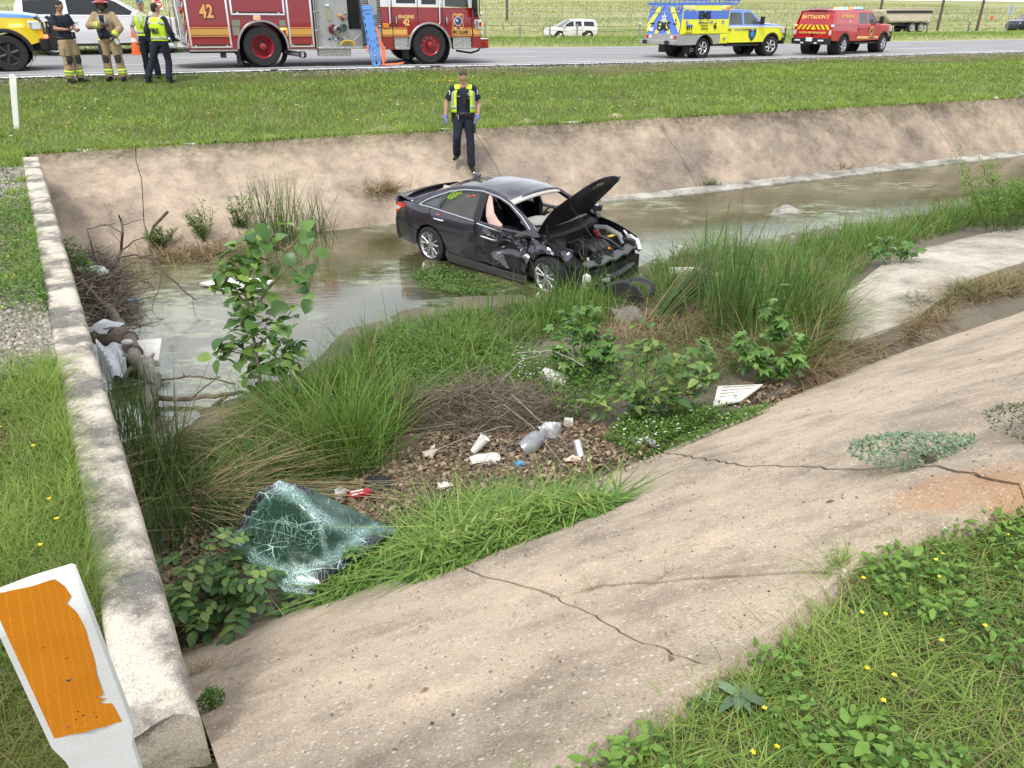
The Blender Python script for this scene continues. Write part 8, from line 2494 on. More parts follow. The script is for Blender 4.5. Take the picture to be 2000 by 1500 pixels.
 clump('reed_clump','sparse reeds in front of the crushed front wheel','reeds',1070,620,42,(0.45,1.0),0.016,(0.02,0.25),(0.65,0.2),REED,0.30)
 clump('reed_clump','thin reeds at the water edge left of the front wheel','reeds',960,620,40,(0.25,0.6),0.014,(0.02,0.3),(0.65,0.2),REED,0.35)
 clump('reed_clump','thin single reeds in front of the smashed bumper','reeds',1190,610,14,(0.6,1.15),0.012,(0.02,0.25),(0.8,0.2),REED,0.22)
 fb=clump('reed_bundle','flattened bundle of olive reeds lying beside the torn bumper','reeds',1265,640,130,(0.9,1.25),0.018,(1.0,1.35),(0.28,0.2),REED,0.07,az=(0.62,0.10),droop=0.0)
 for i,(px,py,n,h,lab)in enumerate(((262,860,90,(0.5,1.1),'dark reeds by the headwall below the driftwood'),(300,960,110,(0.5,1.2),'dark reeds against the middle of the headwall'),(340,1060,80,(0.4,0.9),'dark reeds by the headwall above the low shrub'))):
  clump('reed_clump',lab,'reeds',px,py,n,h,0.013,(0.05,0.45),(0.45,0.2),REED,0.18,az=(1.0,1.2))
 clump('dry_reeds','arching straw-coloured reeds left of the broken windshield','reeds',370,985,150,(0.5,1.1),0.012,(0.7,1.7),(0.55,0.25),DRY,0.16,az=(0.0,0.5),droop=0.8)
 clump('dry_reeds','dry and green reeds leaning out from the headwall','reeds',300,880,120,(0.5,1.0),0.011,(0.5,1.3),(0.5,0.3),DRY,0.18,az=(-0.5,0.7),droop=0.6)
 clump('reed_clump','dark arching reeds behind the low shrub at the headwall','reeds',420,1030,90,(0.4,0.9),0.012,(0.5,1.3),(0.4,0.2),REED,0.14,az=(0.1,0.6),droop=0.8)
 clump('grass_tuft','bright tall grass left of the leaf litter','grass tuft',690,900,260,(0.4,1.0),0.011,(0.1,0.55),(0.75,0.15),TALL,0.2)
 clump('grass_tuft','tall bright grass behind the sapling base','grass tuft',620,800,200,(0.4,0.95),0.012,(0.1,0.5),(0.7,0.2),TALL,0.2)
 def farbase(px,py):return at(px,py,WATER_Z+0.02)
 clump('rush_tuft','tall thin rushes at the far waterline behind the sapling','rushes',0,0,130,(0.7,1.55),0.014,(0.05,0.4),(0.5,0.2),REED,0.28,base=farbase(545,470))
 clump('rush_tuft','thin spreading rushes at the far waterline left of the car','rushes',0,0,60,(0.6,1.35),0.012,(0.1,0.55),(0.5,0.2),REED,0.16,base=farbase(615,452))
 for px,py,lab in((335,500,'dry grass clump at the left end of the far waterline'),(450,490,'dry grass clump on the far waterline behind the floating board')):
  clump('grass_tuft',lab,'grass tuft',0,0,380,(0.15,0.42),0.014,(0.3,1.8),(0.35,0.25),DRY,0.42,base=farbase(px,py))
 for px,py,sx,lab in((400,478,0.0,'feathery green weed on the far waterline'),(470,462,0.3,'feathery green weed beside the tall rushes'),(315,490,-0.1,'small feathery weed at the far left waterline')):
  base=farbase(px,py)
  root=empty('feathery_weed',base,label=lab,cat='weed')
  b=Bulk()
  for k in range(9):
   a=g.uniform(-0.5,0.5)+sx;h=g.uniform(0.45,0.9)*(0.6 if px==315 else 1)
   tip=Vector((a*0.7,g.uniform(-0.2,0.2),h))
   stem(root,curve((0,0,0),tip,(0.04,0,0.03)),0.008,0.003,STEMG)
   q=np.linspace(0.25,1,46)
   pp=np.outer(q,np.array(tip))+rng.normal(0,0.025,(46,3))
   b.leaves(pp,rng.uniform(0.07,0.13,46),0.2,tilt=rng.uniform(0.2,1.0,46))
  stuff(b,'foliage',WEED,root)
 base=atbed(1960,455)
 root=empty('willow_shrub',base,label='feathery bright green willow shrub at the right end of the grass strip',cat='shrub')
 b=Bulk()
 for k in range(34):
  tip=Vector((g.uniform(-0.9,1.6),g.uniform(-0.3,0.9),g.uniform(0.5,1.35)))
  stem(root,curve((tip.x*0.3,tip.y*0.3,0),tip,(0,0,0.08)),0.008,0.003,STEMG,n=4)
  q=np.linspace(0.3,1,60)
  pp=np.outer(q,np.array(tip))+np.outer(1-q,np.array((tip.x*0.3,tip.y*0.3,0)))+rng.normal(0,0.04,(60,3))
  b.leaves(pp,rng.uniform(0.09,0.17,60),0.16,tilt=rng.uniform(-0.2,1.0,60),rnd=np.clip(rng.normal(0.6,0.2,60),0,1))
 stuff(b,'foliage',WILLOW,root)
 for px,py,m_,n,h,lab in((744,372,DRY,220,(0.2,0.5),'dead brown tuft clinging to the far slope left of the officer'),(1850,238,REED,120,(0.15,0.3),'green tuft in a joint of the far slope at right'),(1760,258,DRY,70,(0.08,0.2),'small dry tuft on the far slope at right')):
  clump('grass_tuft',lab,'grass tuft',0,0,n,h,0.016,(0.4,1.8),(0.4,0.2),m_,0.16,base=on_far_slope(px,py))
 for px,py,lab in((1704,318,'dark tuft on the pale toe curb'),(1640,328,'dry tuft on the pale toe curb'),(1920,295,'green tuft on the toe curb at far right'),(1385,360,'small weed on the toe curb right of the hood')):
  clump('grass_tuft',lab,'grass tuft',0,0,90,(0.1,0.28),0.014,(0.3,1.5),(0.4,0.25),REED,0.12,base=at(px,py,WATER_Z+0.08))
 for px,py,lab in((1975,552,'dark dry tuft on the silty floor at right'),(1915,560,'small dry tuft on the silty floor'),(1800,590,'grass tuft growing from the silty floor')):
  clump('grass_tuft',lab,'grass tuft',px,py,170,(0.08,0.26),0.008,(0.3,1.6),(0.4,0.25),TALL if px==1800 else DRY,0.10)
 sl=lambda px,py:on_slab(px,py)+Vector((0,0,0.004))
 clump('grass_tuft','pale green grass tuft at the end of the near crack','grass tuft',0,0,230,(0.04,0.11),0.003,(0.4,1.6),(0.6,0.3),GRASS,0.045,base=sl(1655,1105),segs=3)
 for px,py,lab in((1316,1127,'dead weed in the middle of the near crack'),(1172,1146,'dead weed where the two near cracks meet'),(1500,905,'dry weed along the upper crack')):
  clump('dead_weed',lab,'weed',0,0,70,(0.02,0.07),0.0022,(0.5,2.4),(0.4,0.2),DRY,0.03 if px!=1500 else 0.09,base=sl(px,py),segs=3)
 clump('dry_twigs','dry brown grass caught where headwall and slab meet','weed',0,0,160,(0.04,0.14),0.0028,(0.6,2.2),(0.35,0.2),DRY,0.05,base=sl(398,1310),segs=3)
 def bushlet(label,base,n,r,h,size,m_,name='weed',asp=0.6,stems=10,flat=1.0):
  root=empty(name,base,label=label,cat='weed')
  for k in range(stems):
   a=g.uniform(0,6.28);q=g.uniform(0.3,0.9)*r
   stem(root,curve((0,0,-0.01),(math.cos(a)*q,math.sin(a)*q*flat,h*g.uniform(0.4,0.9)),(0,0,h*0.1)),0.0025,0.001,STEMG,n=4)
  b=Bulk()
  a=rng.uniform(0,6.28,n);q=r*np.sqrt(rng.random(n))
  zz=h*(1-(q/r)**2*0.7)*rng.uniform(0.45,1.0,n)
  b.leaves(np.column_stack([np.cos(a)*q,np.sin(a)*q*flat,zz]),rng.uniform(0.6,1.2,n)*size,asp,tilt=rng.normal(0.2,0.4,n),rnd=np.clip(zz/h*0.8+rng.normal(0.1,0.2,n),0,1))
  stuff(b,'foliage',m_,root)
  return root
 bushlet('small round bright green weed by the near end of the headwall',sl(416,1378),420,0.055,0.11,0.015,WEED)
 bushlet('grey-green weed spreading over the upper right of the near slab',sl(1818,893),1900,0.42,0.10,0.026,BLUEW,asp=0.5,stems=26,flat=0.45)
 MB().box(sl(1813,908)+Vector((0,0,0.02)),(0.028,0.028,0.07)).build('stake',WOODP,None,bevel=0.003)
 tag(bpy.data.objects['stake'],'short dark stake stub under the grey-green weed','stake')
 bushlet('dark weed at the right edge of the near slab',sl(2022,846),900,0.22,0.13,0.022,foliage('dark_weed',[(0,(0.05,0.08,0.03)),(1,(0.14,0.16,0.07))],0.2),asp=0.4)
 wl=lambda al,z:WA+WDIR*al-WNOR*0.03+Vector((0,0,z-WALL_Z))
 bushlet('green weed hanging on the channel side of the far headwall',wl(8.6,0.95),240,0.2,0.5,0.075,WEED)
 for px,py,lab in((1362,1368,'grey-green thistle rosette at the slab edge'),(1440,1392,'second thistle rosette, lying in the grass just right of the first')):
  p=at(px,py,2.22)
  p.z=float(near_z(np.array([p.x]),np.array([p.y]))[0])+0.015
  root=empty('thistle',p,label=lab,cat='weed')
  lm=leaf_mesh('leaf','lance',leaf_mat('thistle_leaf',(0.10,0.17,0.09),(0.16,0.25,0.14),(0.22,0.32,0.19)))
  for k in range(9):
   put_leaf(lm,root,Vector((0,0,0.01+0.003*k)),k*0.72+g.uniform(-0.2,0.2),g.uniform(0.05,0.5),g.uniform(-0.3,0.3),g.uniform(0.055,0.095))
 base=atbed(830,1110)+Vector((0,0,0.05))
 root=empty('willow_branch',base,label='cut leafy willow branch lying on the slab right of the windshield',cat='branch')
 ol=wpoly([(610,1205),(640,1150),(730,1080),(800,1035),(850,985),(930,965),(1000,995),(1050,1055),(1130,1070),(1205,1108),(1190,1140),(1080,1165),(960,1185),(880,1215),(830,1225),(760,1165),(680,1195)],0.35)
 n=3000
 q=in_poly(ol,n)
 dl,_,_=segdist(q[:,0],q[:,1],ol+[ol[0]])
 gr=np.maximum(bed_z(q[:,0],q[:,1]),slab_z(q[:,0],q[:,1]))
 hmax=(0.04+0.2*smooth01(dl/0.28))*(0.75+0.35*pnoise(q[:,0],q[:,1],6.0,91))
 zz=gr+rng.random(n)**0.6*hmax
 b=Bulk()
 az=rng.normal(-0.35,1.35,n)
 P=np.column_stack([q,zz])-np.array(base)
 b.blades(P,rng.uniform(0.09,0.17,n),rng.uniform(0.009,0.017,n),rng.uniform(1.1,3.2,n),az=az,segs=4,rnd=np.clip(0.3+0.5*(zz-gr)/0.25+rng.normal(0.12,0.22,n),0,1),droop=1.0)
 q=in_poly(ol,4200);dl,_,_=segdist(q[:,0],q[:,1],ol+[ol[0]])
 gr=np.maximum(bed_z(q[:,0],q[:,1]),slab_z(q[:,0],q[:,1]));hm=0.06+0.2*smooth01(dl/0.25);zz=rng.random(4200)**0.5*hm
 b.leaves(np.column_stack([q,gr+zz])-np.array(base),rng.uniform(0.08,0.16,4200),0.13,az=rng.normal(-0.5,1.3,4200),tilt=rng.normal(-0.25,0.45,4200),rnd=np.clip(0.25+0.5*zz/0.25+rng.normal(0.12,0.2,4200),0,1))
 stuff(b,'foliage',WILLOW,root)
 A=lambda px,py,z:at(px,py,z)-base
 stem(root,[A(715,1055,0.42),A(780,1072,0.44),A(840,1088,0.45),A(900,1092,0.42)],0.011,0.007,M('pale_bark',(0.42,0.40,0.35),0.8,var=0.2,vsc=20),'branch')
 for(a,c,d_)in(((840,1088,0.45),(980,1080,0.48),(1150,1100,0.5)),((800,1078,0.44),(900,1020,0.42),(980,1000,0.45)),((780,1072,0.42),(850,1130,0.42),(860,1200,0.45)),((840,1088,0.45),(1000,1130,0.5),(1120,1140,0.52))):
  stem(root,[A(*a),A(*c),A(*d_)],0.006,0.003,STEMG,'branch',5)
build_plants()
# - driftwood and rubbish
def mat_bark(name,a,b):
 t=NT(name)
 n=t.noise(9,7,0.7,stretch=(1,1,0.25))
 t.set(Base_Color=t.ramp(n,[(0.3,a),(0.7,b)]),Roughness=0.9)
 t.bump(n,0.9,0.03)
 return t.m
BARK=mat_bark('drift_bark',(0.075,0.058,0.042),(0.25,0.205,0.16))
GREYW=mat_bark('grey_wood',(0.16,0.145,0.125),(0.42,0.385,0.33))
FOAM=M('white_foam',(0.78,0.78,0.76),0.7,var=0.05,vsc=14,col2=(0.56,0.52,0.45),bump=0.3,bsc=40)
FILM=M('plastic_film',(0.60,0.62,0.66),0.25,var=0.15,vsc=9,bump=0.6,bsc=18)
CLEARP=M('clear_plastic',(0.62,0.63,0.66),0.12,var=0.2,vsc=16,trans=0.55,spec=0.7)
def single(name,mb,m,label,cat,loc=None,**k):
 if loc is not None:
  mb.v=[tuple(Vector(p)-Vector(loc))for p in mb.v]
 o=mb.build(name,m,None,loc=loc,**k)
 return tag(o,label,cat)
def wob(pts,j,seed,k=3):
 g=random.Random(seed)
 out=[]
 for a,b in zip(pts[:-1],pts[1:]):
  for i in range(k):out.append(Vector(a).lerp(Vector(b),i/k)+Vector((g.uniform(-j,j),g.uniform(-j,j),g.uniform(-j,j))))
 return out+[Vector(pts[-1])]
def taper(n,a,b):return[a+(b-a)*i/(n-1)for i in range(n)]
def crumple(w,h,amp,seed,n=10):
 g=np.random.default_rng(seed)
 ph=g.uniform(0,6,8)
 def f(u,v):
  z=sum(math.sin((3+2*i)*u*(1.2 if i%2 else 0.6)+(4+i)*v+ph[i])/(1+i*0.4)for i in range(4))*amp
  return Vector(((u-0.5)*w,(v-0.5)*h,z))
 return f
def build_debris():
 g=random.Random(23)
 B=lambda px,py,dz=0.0:atbed(px,py,dz)if dz else atbed(px,py)
 def log(label,pts,rad,m,name='driftwood_log',cat='log',seed=1,j=0.02):
  p=wob(pts,j,seed)
  rr=[r*g.uniform(0.88,1.12)for r in np.interp(np.linspace(0,1,len(p)),np.linspace(0,1,len(rad)),rad)]
  return single(name,MB().tube(p,rr,12),m,label,cat,p[0])
 log('gnarled grey driftwood trunk below the headwall',[B(290,815,0.02),at(300,752,0.35),at(286,715,0.46),at(262,696,0.42),at(235,704,0.3)],[0.06,0.085,0.09,0.07,0.03],GREYW,seed=3,j=0.04)
 for k,(a_,c_)in enumerate((((298,745,0.4),(262,752,0.3)),((283,712,0.46),(300,690,0.55)),((270,700,0.44),(240,740,0.25)))):log(('stub branch pointing left from the gnarled trunk','broken grey branch end rising behind the gnarled trunk','thin grey limb running down from the gnarled trunk to the headwall')[k],[at(*a_),at(*c_)],[0.045,0.015],GREYW,'driftwood_limb','branch',20+k,0.02)
 log('long driftwood log from the broken trunk towards the twig tangle',[at(268,688,0.4),at(240,655,0.32),at(225,625,0.3),at(212,600,0.28)],[0.09,0.09,0.07,0.06],BARK,seed=4)
 a,b=at(198,652,0.32),at(258,668,0.34)
 ax=(b-a).normalized()
 hl=MB().lathe([(0.15,0.0),(0.165,0.05),(0.16,0.2),(0.15,0.35),(0.13,0.56),(0.03,0.60)],a,ax,18).lathe([(0.15,0.0),(0.12,0.02),(0.11,0.5),(0.001,0.5)],a,ax,18)
 single('hollow_log',hl,BARK,'hollow dark log lying against the headwall','log',a)
 c=crumple(0.42,0.5,0.02,3)
 single('plastic_sheet',MB().grid(lambda u,v:a+ax*(0.02+0.34*u)+Matrix.Rotation((v-0.5)*1.9,3,ax)@Vector((0,0,0.175+0.012*math.sin(9*v+7*u)))+Vector((0,0,c(u,v).z*0.6)),12,12),FILM,'grey plastic film draped over the hollow log','plastic sheet',a)
 single('plastic_sheet',MB().grid(lambda u,v:at(195+55*u,735-50*v,0.28)+Vector((0,0,crumple(1,1,0.05,5)(u,v).z+0.12*v)),12,10),FILM,'white plastic sheet wedged between trunk and headwall','plastic sheet',at(215,710,0.3))
 single('foam_block',MB().box(at(290,690,0.30),(0.28,0.42,0.10),0,Matrix.Rotation(0.25,3,'Z')@Matrix.Rotation(0.3,3,'X')),FOAM,'white foam block floating behind the gnarled trunk','foam block',at(290,690,0.3),bevel=0.01)
 single('foam_piece',MB().ball(at(248,668,0.52),(0.07,0.05,0.03)),FOAM,'small white foam piece on the driftwood trunk','foam block',at(248,668,0.5))
 single('plastic_jug',MB().lathe([(0.001,0),(0.09,0.01),(0.10,0.1),(0.09,0.22),(0.03,0.28),(0.03,0.31),(0.001,0.31)],at(178,531,0.28),(0.9,-0.25,0.1),14),M('milky_plastic',(0.62,0.68,0.60),0.35,var=0.1),'milky white jug in the twig tangle by the headwall','jug',at(178,531,0.28))
 single('plastic_bottle',MB().lathe([(0.001,0),(0.035,0.005),(0.036,0.16),(0.015,0.21),(0.015,0.24),(0.001,0.24)],at(240,591,WATER_Z),(0.9,0.2,0.12),12),M('blue_clear',(0.25,0.5,0.68),0.15,var=0.2,trans=0.4),'pale blue bottle floating near the twig tangle','bottle',at(240,591,WATER_Z))
 root=empty('twig_tangle',at(195,575,WATER_Z),label='brown tangle of twigs and sticks caught against the headwall',cat='driftwood pile')
 b_=Bulk()
 n=900
 q=np.column_stack([rng.normal(0,1,n),rng.normal(0,1,n)])
 wdir=np.array([WDIR.x,WDIR.y]);wn_=-np.array([WNOR.x,WNOR.y])
 aa=np.clip(rng.normal(0,0.95,n),-1.9,1.9);dd=np.abs(rng.normal(0.1,0.24,n))
 c0=np.array(at(172,572,WATER_Z))[:2]-np.array((root.location.x,root.location.y))
 P0=np.column_stack([c0[0]+wdir[0]*aa+wn_[0]*dd,c0[1]+wdir[1]*aa+wn_[1]*dd,np.abs(rng.normal(0.05,0.12,n))*np.exp(-dd*1.2)])
 az=rng.uniform(0,6.28,n);L=rng.uniform(0.1,0.45,n)
 D=np.column_stack([np.cos(az)*L,np.sin(az)*L,rng.normal(0.02,0.08,n)])
 P=np.stack([P0-D,P0-D*0.3+rng.normal(0,0.04,(n,3)),P0+D*0.4+rng.normal(0,0.04,(n,3)),P0+D],1)
 P[...,2]=np.maximum(P[...,2],0.0)
 b_.sticks(P,rng.uniform(0.003,0.011,n),np.clip(rng.normal(0.65,0.28,n),0,1))
 stuff(b_,'twigs',TWIG,root)
 for(p,q_,r,lab)in(((150,528,0.3),(232,530,0.2),0.05,'split grey plank reaching from the headwall into the water'),((160,548,0.32),(215,610,0.3),0.035,'stick leaning over the twig tangle'),((240,605,0.12),(268,604,0.12),0.02,'thin dark stick floating by the blue bottle'),((222,606,0.12),(245,611,0.12),0.03,'short dark stick floating against the twig tangle')):
  log(lab,[at(*p),at((p[0]+q_[0])/2,(p[1]+q_[1])/2,(p[2]+q_[2])/2+0.02),at(*q_)],[r,r*0.8,r*0.5],GREYW if r>0.04 else BARK,'stick','stick',6,0.01)
 t0=12.2
 W=lambda px,py,d=0.0:att(px,py,t0+d)
 o=W(203,562)
 root=empty('dead_branch',o,label='bare dead branch with thin twigs standing by the headwall',cat='branch')
 BK=M('dead_twig',(0.10,0.082,0.066),0.9,var=0.3,vsc=20)
 for pts,r0 in(([(203,562),(222,520),(236,490),(239,455),(237,430),(232,420)],0.03),([(236,490),(262,470),(284,463)],0.014),([(239,455),(215,440),(195,438)],0.01),([(205,545),(185,505),(176,470),(170,448),(195,442),(225,436)],0.014),([(228,503),(262,498),(300,505),(318,500)],0.018),([(237,440),(260,432),(285,428)],0.007),([(262,470),(270,490),(278,500)],0.006),([(222,520),(198,508),(186,480)],0.008),([(236,475),(220,455),(208,452)],0.006),([(248,480),(262,488)],0.005),([(234,430),(244,424)],0.005)):
  p=wob([W(a_,c_,g.uniform(-0.15,0.15))-o for a_,c_ in pts],0.012,len(pts),2)
  MB().tube(p,taper(len(p),r0,r0*0.4),6).build('twig',BK,root)
 t0=11.0
 o=W(305,500)
 root=empty('dead_branch',o,label='long arching bare branch dipping into the water behind the sapling',cat='branch')
 for pts,r0 in(([(328,412),(300,442),(290,470),(296,498),(318,530),(352,560),(385,587)],0.022),([(318,530),(312,560),(300,590),(290,640),(296,655)],0.008),([(296,498),(272,505),(250,502)],0.012),([(376,580),(378,600),(380,628)],0.006),([(340,548),(350,556)],0.006),([(295,650),(310,665),(330,680)],0.006),([(288,460),(278,440)],0.006)):
  p=wob([W(a_,c_,g.uniform(-0.1,0.1))-o for a_,c_ in pts],0.010,len(pts)+2,3)
  MB().tube(p,taper(len(p),r0,r0*0.4),6).build('twig',BK,root)
 t0=8.4
 for lab,lines in(('mossy fallen branch lying over the water below the sapling',(([(268,765),(310,778),(360,780),(420,773),(470,768),(520,772)],0.035),([(375,778),(400,755),(430,735),(410,742)],0.009))),('second mossy branch curving under the first one',(([(285,812),(340,822),(375,818),(410,795),(445,772)],0.038),([(345,820),(325,800),(290,795)],0.014))),('thin bare branch floating on the water left of the sapling',(([(256,745),(320,742),(362,736),(375,734),(420,742),(460,750)],0.016),([(362,736),(356,728)],0.010)))):
  o=W(*lines[0][0][0])
  root=empty('fallen_branch',o,label=lab,cat='branch')
  for pts,r0 in lines:
   p=wob([W(a_,c_)-o for a_,c_ in pts],0.012,len(pts),3)
   MB().tube(p,taper(len(p),r0,r0*0.5),8).build('limb',BARK,root)
 o=B(940,815)
 root=empty('brush_pile',o,label='mound of dry grey-brown brush above the leaf litter',cat='brush pile')
 b_=Bulk()
 n=2900
 u=rng.uniform(0,6.28,n);rr=np.sqrt(rng.random(n))
 P0=np.column_stack([np.cos(u)*rr*1.0,np.sin(u)*rr*0.42,(0.02+rng.random(n)*0.30*(1-rr**2))*(1+0.65*np.sin(u*3+rr*7))])
 az=rng.uniform(0,2*PI,n);L=rng.uniform(0.06,0.36,n)*np.where(rng.random(n)<0.06,1.8,1)
 D=np.column_stack([np.cos(az)*L,np.sin(az)*L*0.7,rng.normal(0.0,0.11,n)])
 P=np.stack([P0-D,P0-D*0.3+rng.normal(0,0.035,(n,3)),P0+D*0.35+rng.normal(0,0.035,(n,3)),P0+D],1)
 P[...,2]=np.maximum(P[...,2],0.01)
 b_.sticks(P,rng.uniform(0.0014,0.0042,n),np.clip(rng.normal(0.6,0.28,n),0,1))
 stuff(b_,'twigs',TWIG,root)
 for pts,r0 in(([(985,790,0.55),(1040,830,0.4),(1100,910,0.3)],0.006),([(855,878,0.35),(930,845,0.5),(1000,832,0.55)],0.006),([(1000,770,0.6),(1080,840,0.5),(1110,870,0.4)],0.005),([(1080,690,0.55),(1020,700,0.6),(960,770,0.5)],0.008),([(1010,690,0.6),(1080,682,0.65),(1140,715,0.6)],0.009)):
  p=wob([at(*q_)-o for q_ in pts],0.012,7,3)
  MB().tube(p,taper(len(p),r0,r0*0.6),5).build('twig',GREYW,root)
  # ---- the torn-out windshield
 ctl=[(a_,c_,z_+0.15)for a_,c_,z_ in[(545,938,.80),(500,965,.74),(478,1000,.62),(445,1072,.42),(478,1098,.34),(520,1120,.30),(560,1160,.25),(604,1174,.24),(625,1140,.30),(672,1110,.34),(742,1056,.40),(785,1034,.26),(720,1010,.42),(650,975,.60),(600,952,.74),(622,1012,.66),(640,1092,.42),(570,1125,.33),(540,1050,.50),(590,985,.72)]]
 out=ctl[:15]
 C2=[Vector((a_,c_))for a_,c_,_ in ctl]
 _,_,tri,*_=delaunay_2d_cdt(C2,[],[],0,1e-6)
 def zat(x,y):
  best=None
  for t in tri:
   A_,B_,Cc=(ctl[i]for i in t)
   d=(B_[1]-Cc[1])*(A_[0]-Cc[0])+(Cc[0]-B_[0])*(A_[1]-Cc[1])
   if abs(d)<1e-9:continue
   l1=((B_[1]-Cc[1])*(x-Cc[0])+(Cc[0]-B_[0])*(y-Cc[1]))/d
   l2=((Cc[1]-A_[1])*(x-Cc[0])+(A_[0]-Cc[0])*(y-Cc[1]))/d
   m_=min(l1,l2,1-l1-l2)
   if best is None or m_>best[0]:best=(m_,l1*A_[2]+l2*B_[2]+(1-l1-l2)*Cc[2])
  return best[1]+0.001*math.sin(x*0.11)*math.sin(y*0.13)
 t=NT('shattered_glass')
 def vor(sc,w,st=None):
  v=t.new('ShaderNodeTexVoronoi',feature='DISTANCE_TO_EDGE');v.inputs['Scale'].default_value=sc
  src=t.coord()
  wob_=t.new('ShaderNodeTexNoise');wob_.inputs['Scale'].default_value=6
  t.l.new(src,wob_.inputs['Vector'])
  ad=t.new('ShaderNodeVectorMath',operation='MULTIPLY_ADD');t.l.new(wob_.outputs['Color'],ad.inputs[0]);ad.inputs[1].default_value=(0.03,)*3;t.l.new(src,ad.inputs[2])
  mp=t.new('ShaderNodeMapping');mp.inputs['Scale'].default_value=st or(1,1,1);mp.inputs['Rotation'].default_value=(0.3,0.5,0.7 if st else 0)
  t.l.new(ad.outputs['Vector'],mp.inputs['Vector']);t.l.new(mp.outputs['Vector'],v.inputs['Vector'])
  return t.ramp(v.outputs['Distance'],[(w*0.4,(1,1,1)),(w,(0,0,0))])
 crk=t.new('ShaderNodeAttribute',attribute_name='crush').outputs['Fac']
 lines=t.mix(1,t.mix(1,vor(5,0.012,(1,3.2,0.6)),vor(9,0.014,(3.4,1,0.8)),'SCREEN'),vor(4,0.012,(0.7,0.7,3)),'SCREEN')
 fine=t.mix(1,vor(45,0.05),vor(90,0.07),'SCREEN')
 dens=t.ramp(crk,[(0.42,(0,0,0)),(0.9,(1,1,1))])
 brk=t.ramp(t.noise(5,4),[(0.40,(0.12,)*3),(0.6,(1,)*3)])
 cf=t.mix(1,t.mix(1,lines,brk,'MULTIPLY'),t.mix(1,fine,dens,'MULTIPLY'),'SCREEN')
 cf=t.mix(1,cf,t.mix(1,dens,(0.05,)*3,'MULTIPLY'),'SCREEN')
 frit=t.new('ShaderNodeAttribute',attribute_name='frit').outputs['Fac']
 t.set(Base_Color=t.mix(cf,t.mix(frit,(0.095,0.25,0.19),(0.012,0.012,0.015)),(0.50,0.70,0.68)),Roughness=t.mix(cf,(0.12,)*3,(0.5,)*3),IOR=1.45)
 inv=t.mix(1,t.mix(1,(1,1,1),cf,'SUBTRACT'),t.mix(1,(1,1,1),frit,'SUBTRACT'),'MULTIPLY')
 t.set(Transmission_Weight=t.mix(1,inv,(0.88,)*3,'MULTIPLY'))
 base=at(600,1120,0.3)
 root=empty('windshield',base,label='shattered green-tinted windshield torn out and dumped beside the headwall',cat='windshield')
 gl=panel('glass',[(a_,c_)for a_,c_,_ in out],lambda x,y:at(x,y,zat(x,y))-base,t.m,root,0.006,9,out=(0,-0.5,1),angle=60)
 me=gl.data
 co=np.zeros(len(me.vertices)*3,np.float32);me.vertices.foreach_get('co',co);co=co.reshape(-1,3)
 def near(pts,rad):
  d=np.full(len(co),9.0)
  for a_,c_ in zip(pts[:-1],pts[1:]):
   A_,B_=(np.array(at(q[0],q[1],zat(q[0],q[1]))-base)for q in(a_,c_))
   ab=B_-A_
   s_=np.clip(((co-A_)@ab)/(ab@ab),0,1)
   d=np.minimum(d,np.linalg.norm(co-A_-s_[:,None]*ab,axis=1))
  return np.clip(1-d/rad,0,1)
 crush=np.maximum.reduce([near([(575,1135),(545,1128),(590,1130)],0.17)*1.4,near([(545,945),(600,985),(622,1012),(700,1040),(770,1036)],0.13),near([(455,1050),(500,1090),(560,1120)],0.13)*0.9,near([(622,1012),(640,1092),(570,1125)],0.09)*0.8,near([(640,1092),(700,1050)],0.14)*0.9])
 fr=np.maximum.reduce([near([(604,1174),(625,1140),(672,1110),(742,1056)],0.13),near([(545,938),(500,965),(478,1000),(448,1066)],0.10),near([(545,938),(600,952)],0.10),near([(560,1160),(604,1174)],0.12)])
 for nm,v in(('crush',np.clip(crush,0,1)),('frit',np.clip((fr-0.15)*6,0,1))):
  at_=me.attributes.new(nm,'FLOAT','POINT');at_.data.foreach_set('value',v.astype(np.float32))
  # ---- rubbish in the litter
 S=lambda px,py,dz=0.03:B(px,py,dz)
 p=S(925,893,0.06)
 cp=MB().lathe([(0.034,0),(0.052,0.17),(0.056,0.172),(0.056,0.18),(0.05,0.18),(0.032,0.01),(0.001,0.01)],p,(0.62,0.2,0.75),20)
 single('paper_cup',cp,WHITE,'white foam drinking cup tilted in the leaf litter','cup',p)
 c=crumple(0.26,0.12,0.02,8)
 def sheet_(name,px,py,w,h,amp,seed,m,label,cat,rz=0.2,dz=0.06,tilt=0.2):
  f=crumple(w,h,amp,seed);Rr=Matrix.Rotation(rz,3,'Z')@Matrix.Rotation(tilt,3,'X')
  p_=S(px,py,dz)
  return single(name,MB().grid(lambda u,v:Rr@f(u,v),9,7),m,label,cat,None,solid=0.004).__setattr__('location',p_)
 sheet_('crumpled_paper',948,908,0.28,0.13,0.016,8,FOAM,'flat crumpled white paper below the foam cup','paper')
 sheet_('crumpled_paper',670,974,0.12,0.10,0.03,9,FOAM,'crumpled white tissue beside the red can','paper')
 sheet_('wrapper',870,958,0.13,0.09,0.018,10,M('white_red_wrapper',(0.70,0.55,0.54),0.5,col2=(0.75,0.72,0.7),var=0.1,vsc=25),'white and red wrapper in the lower leaf litter','wrapper')
 sheet_('wrapper',842,895,0.14,0.12,0.035,11,M('white_yellow_wrapper',(0.68,0.62,0.52),0.5,var=0.2,vsc=25),'pale wrapper at the left end of the litter','wrapper',0.6)
 sheet_('wrapper',1118,908,0.15,0.07,0.014,12,M('orange_white_wrapper',(0.66,0.38,0.25),0.5,col2=(0.75,0.65,0.55),var=0.15,vsc=20),'orange and white wrapper under the silver can','wrapper',0.3)
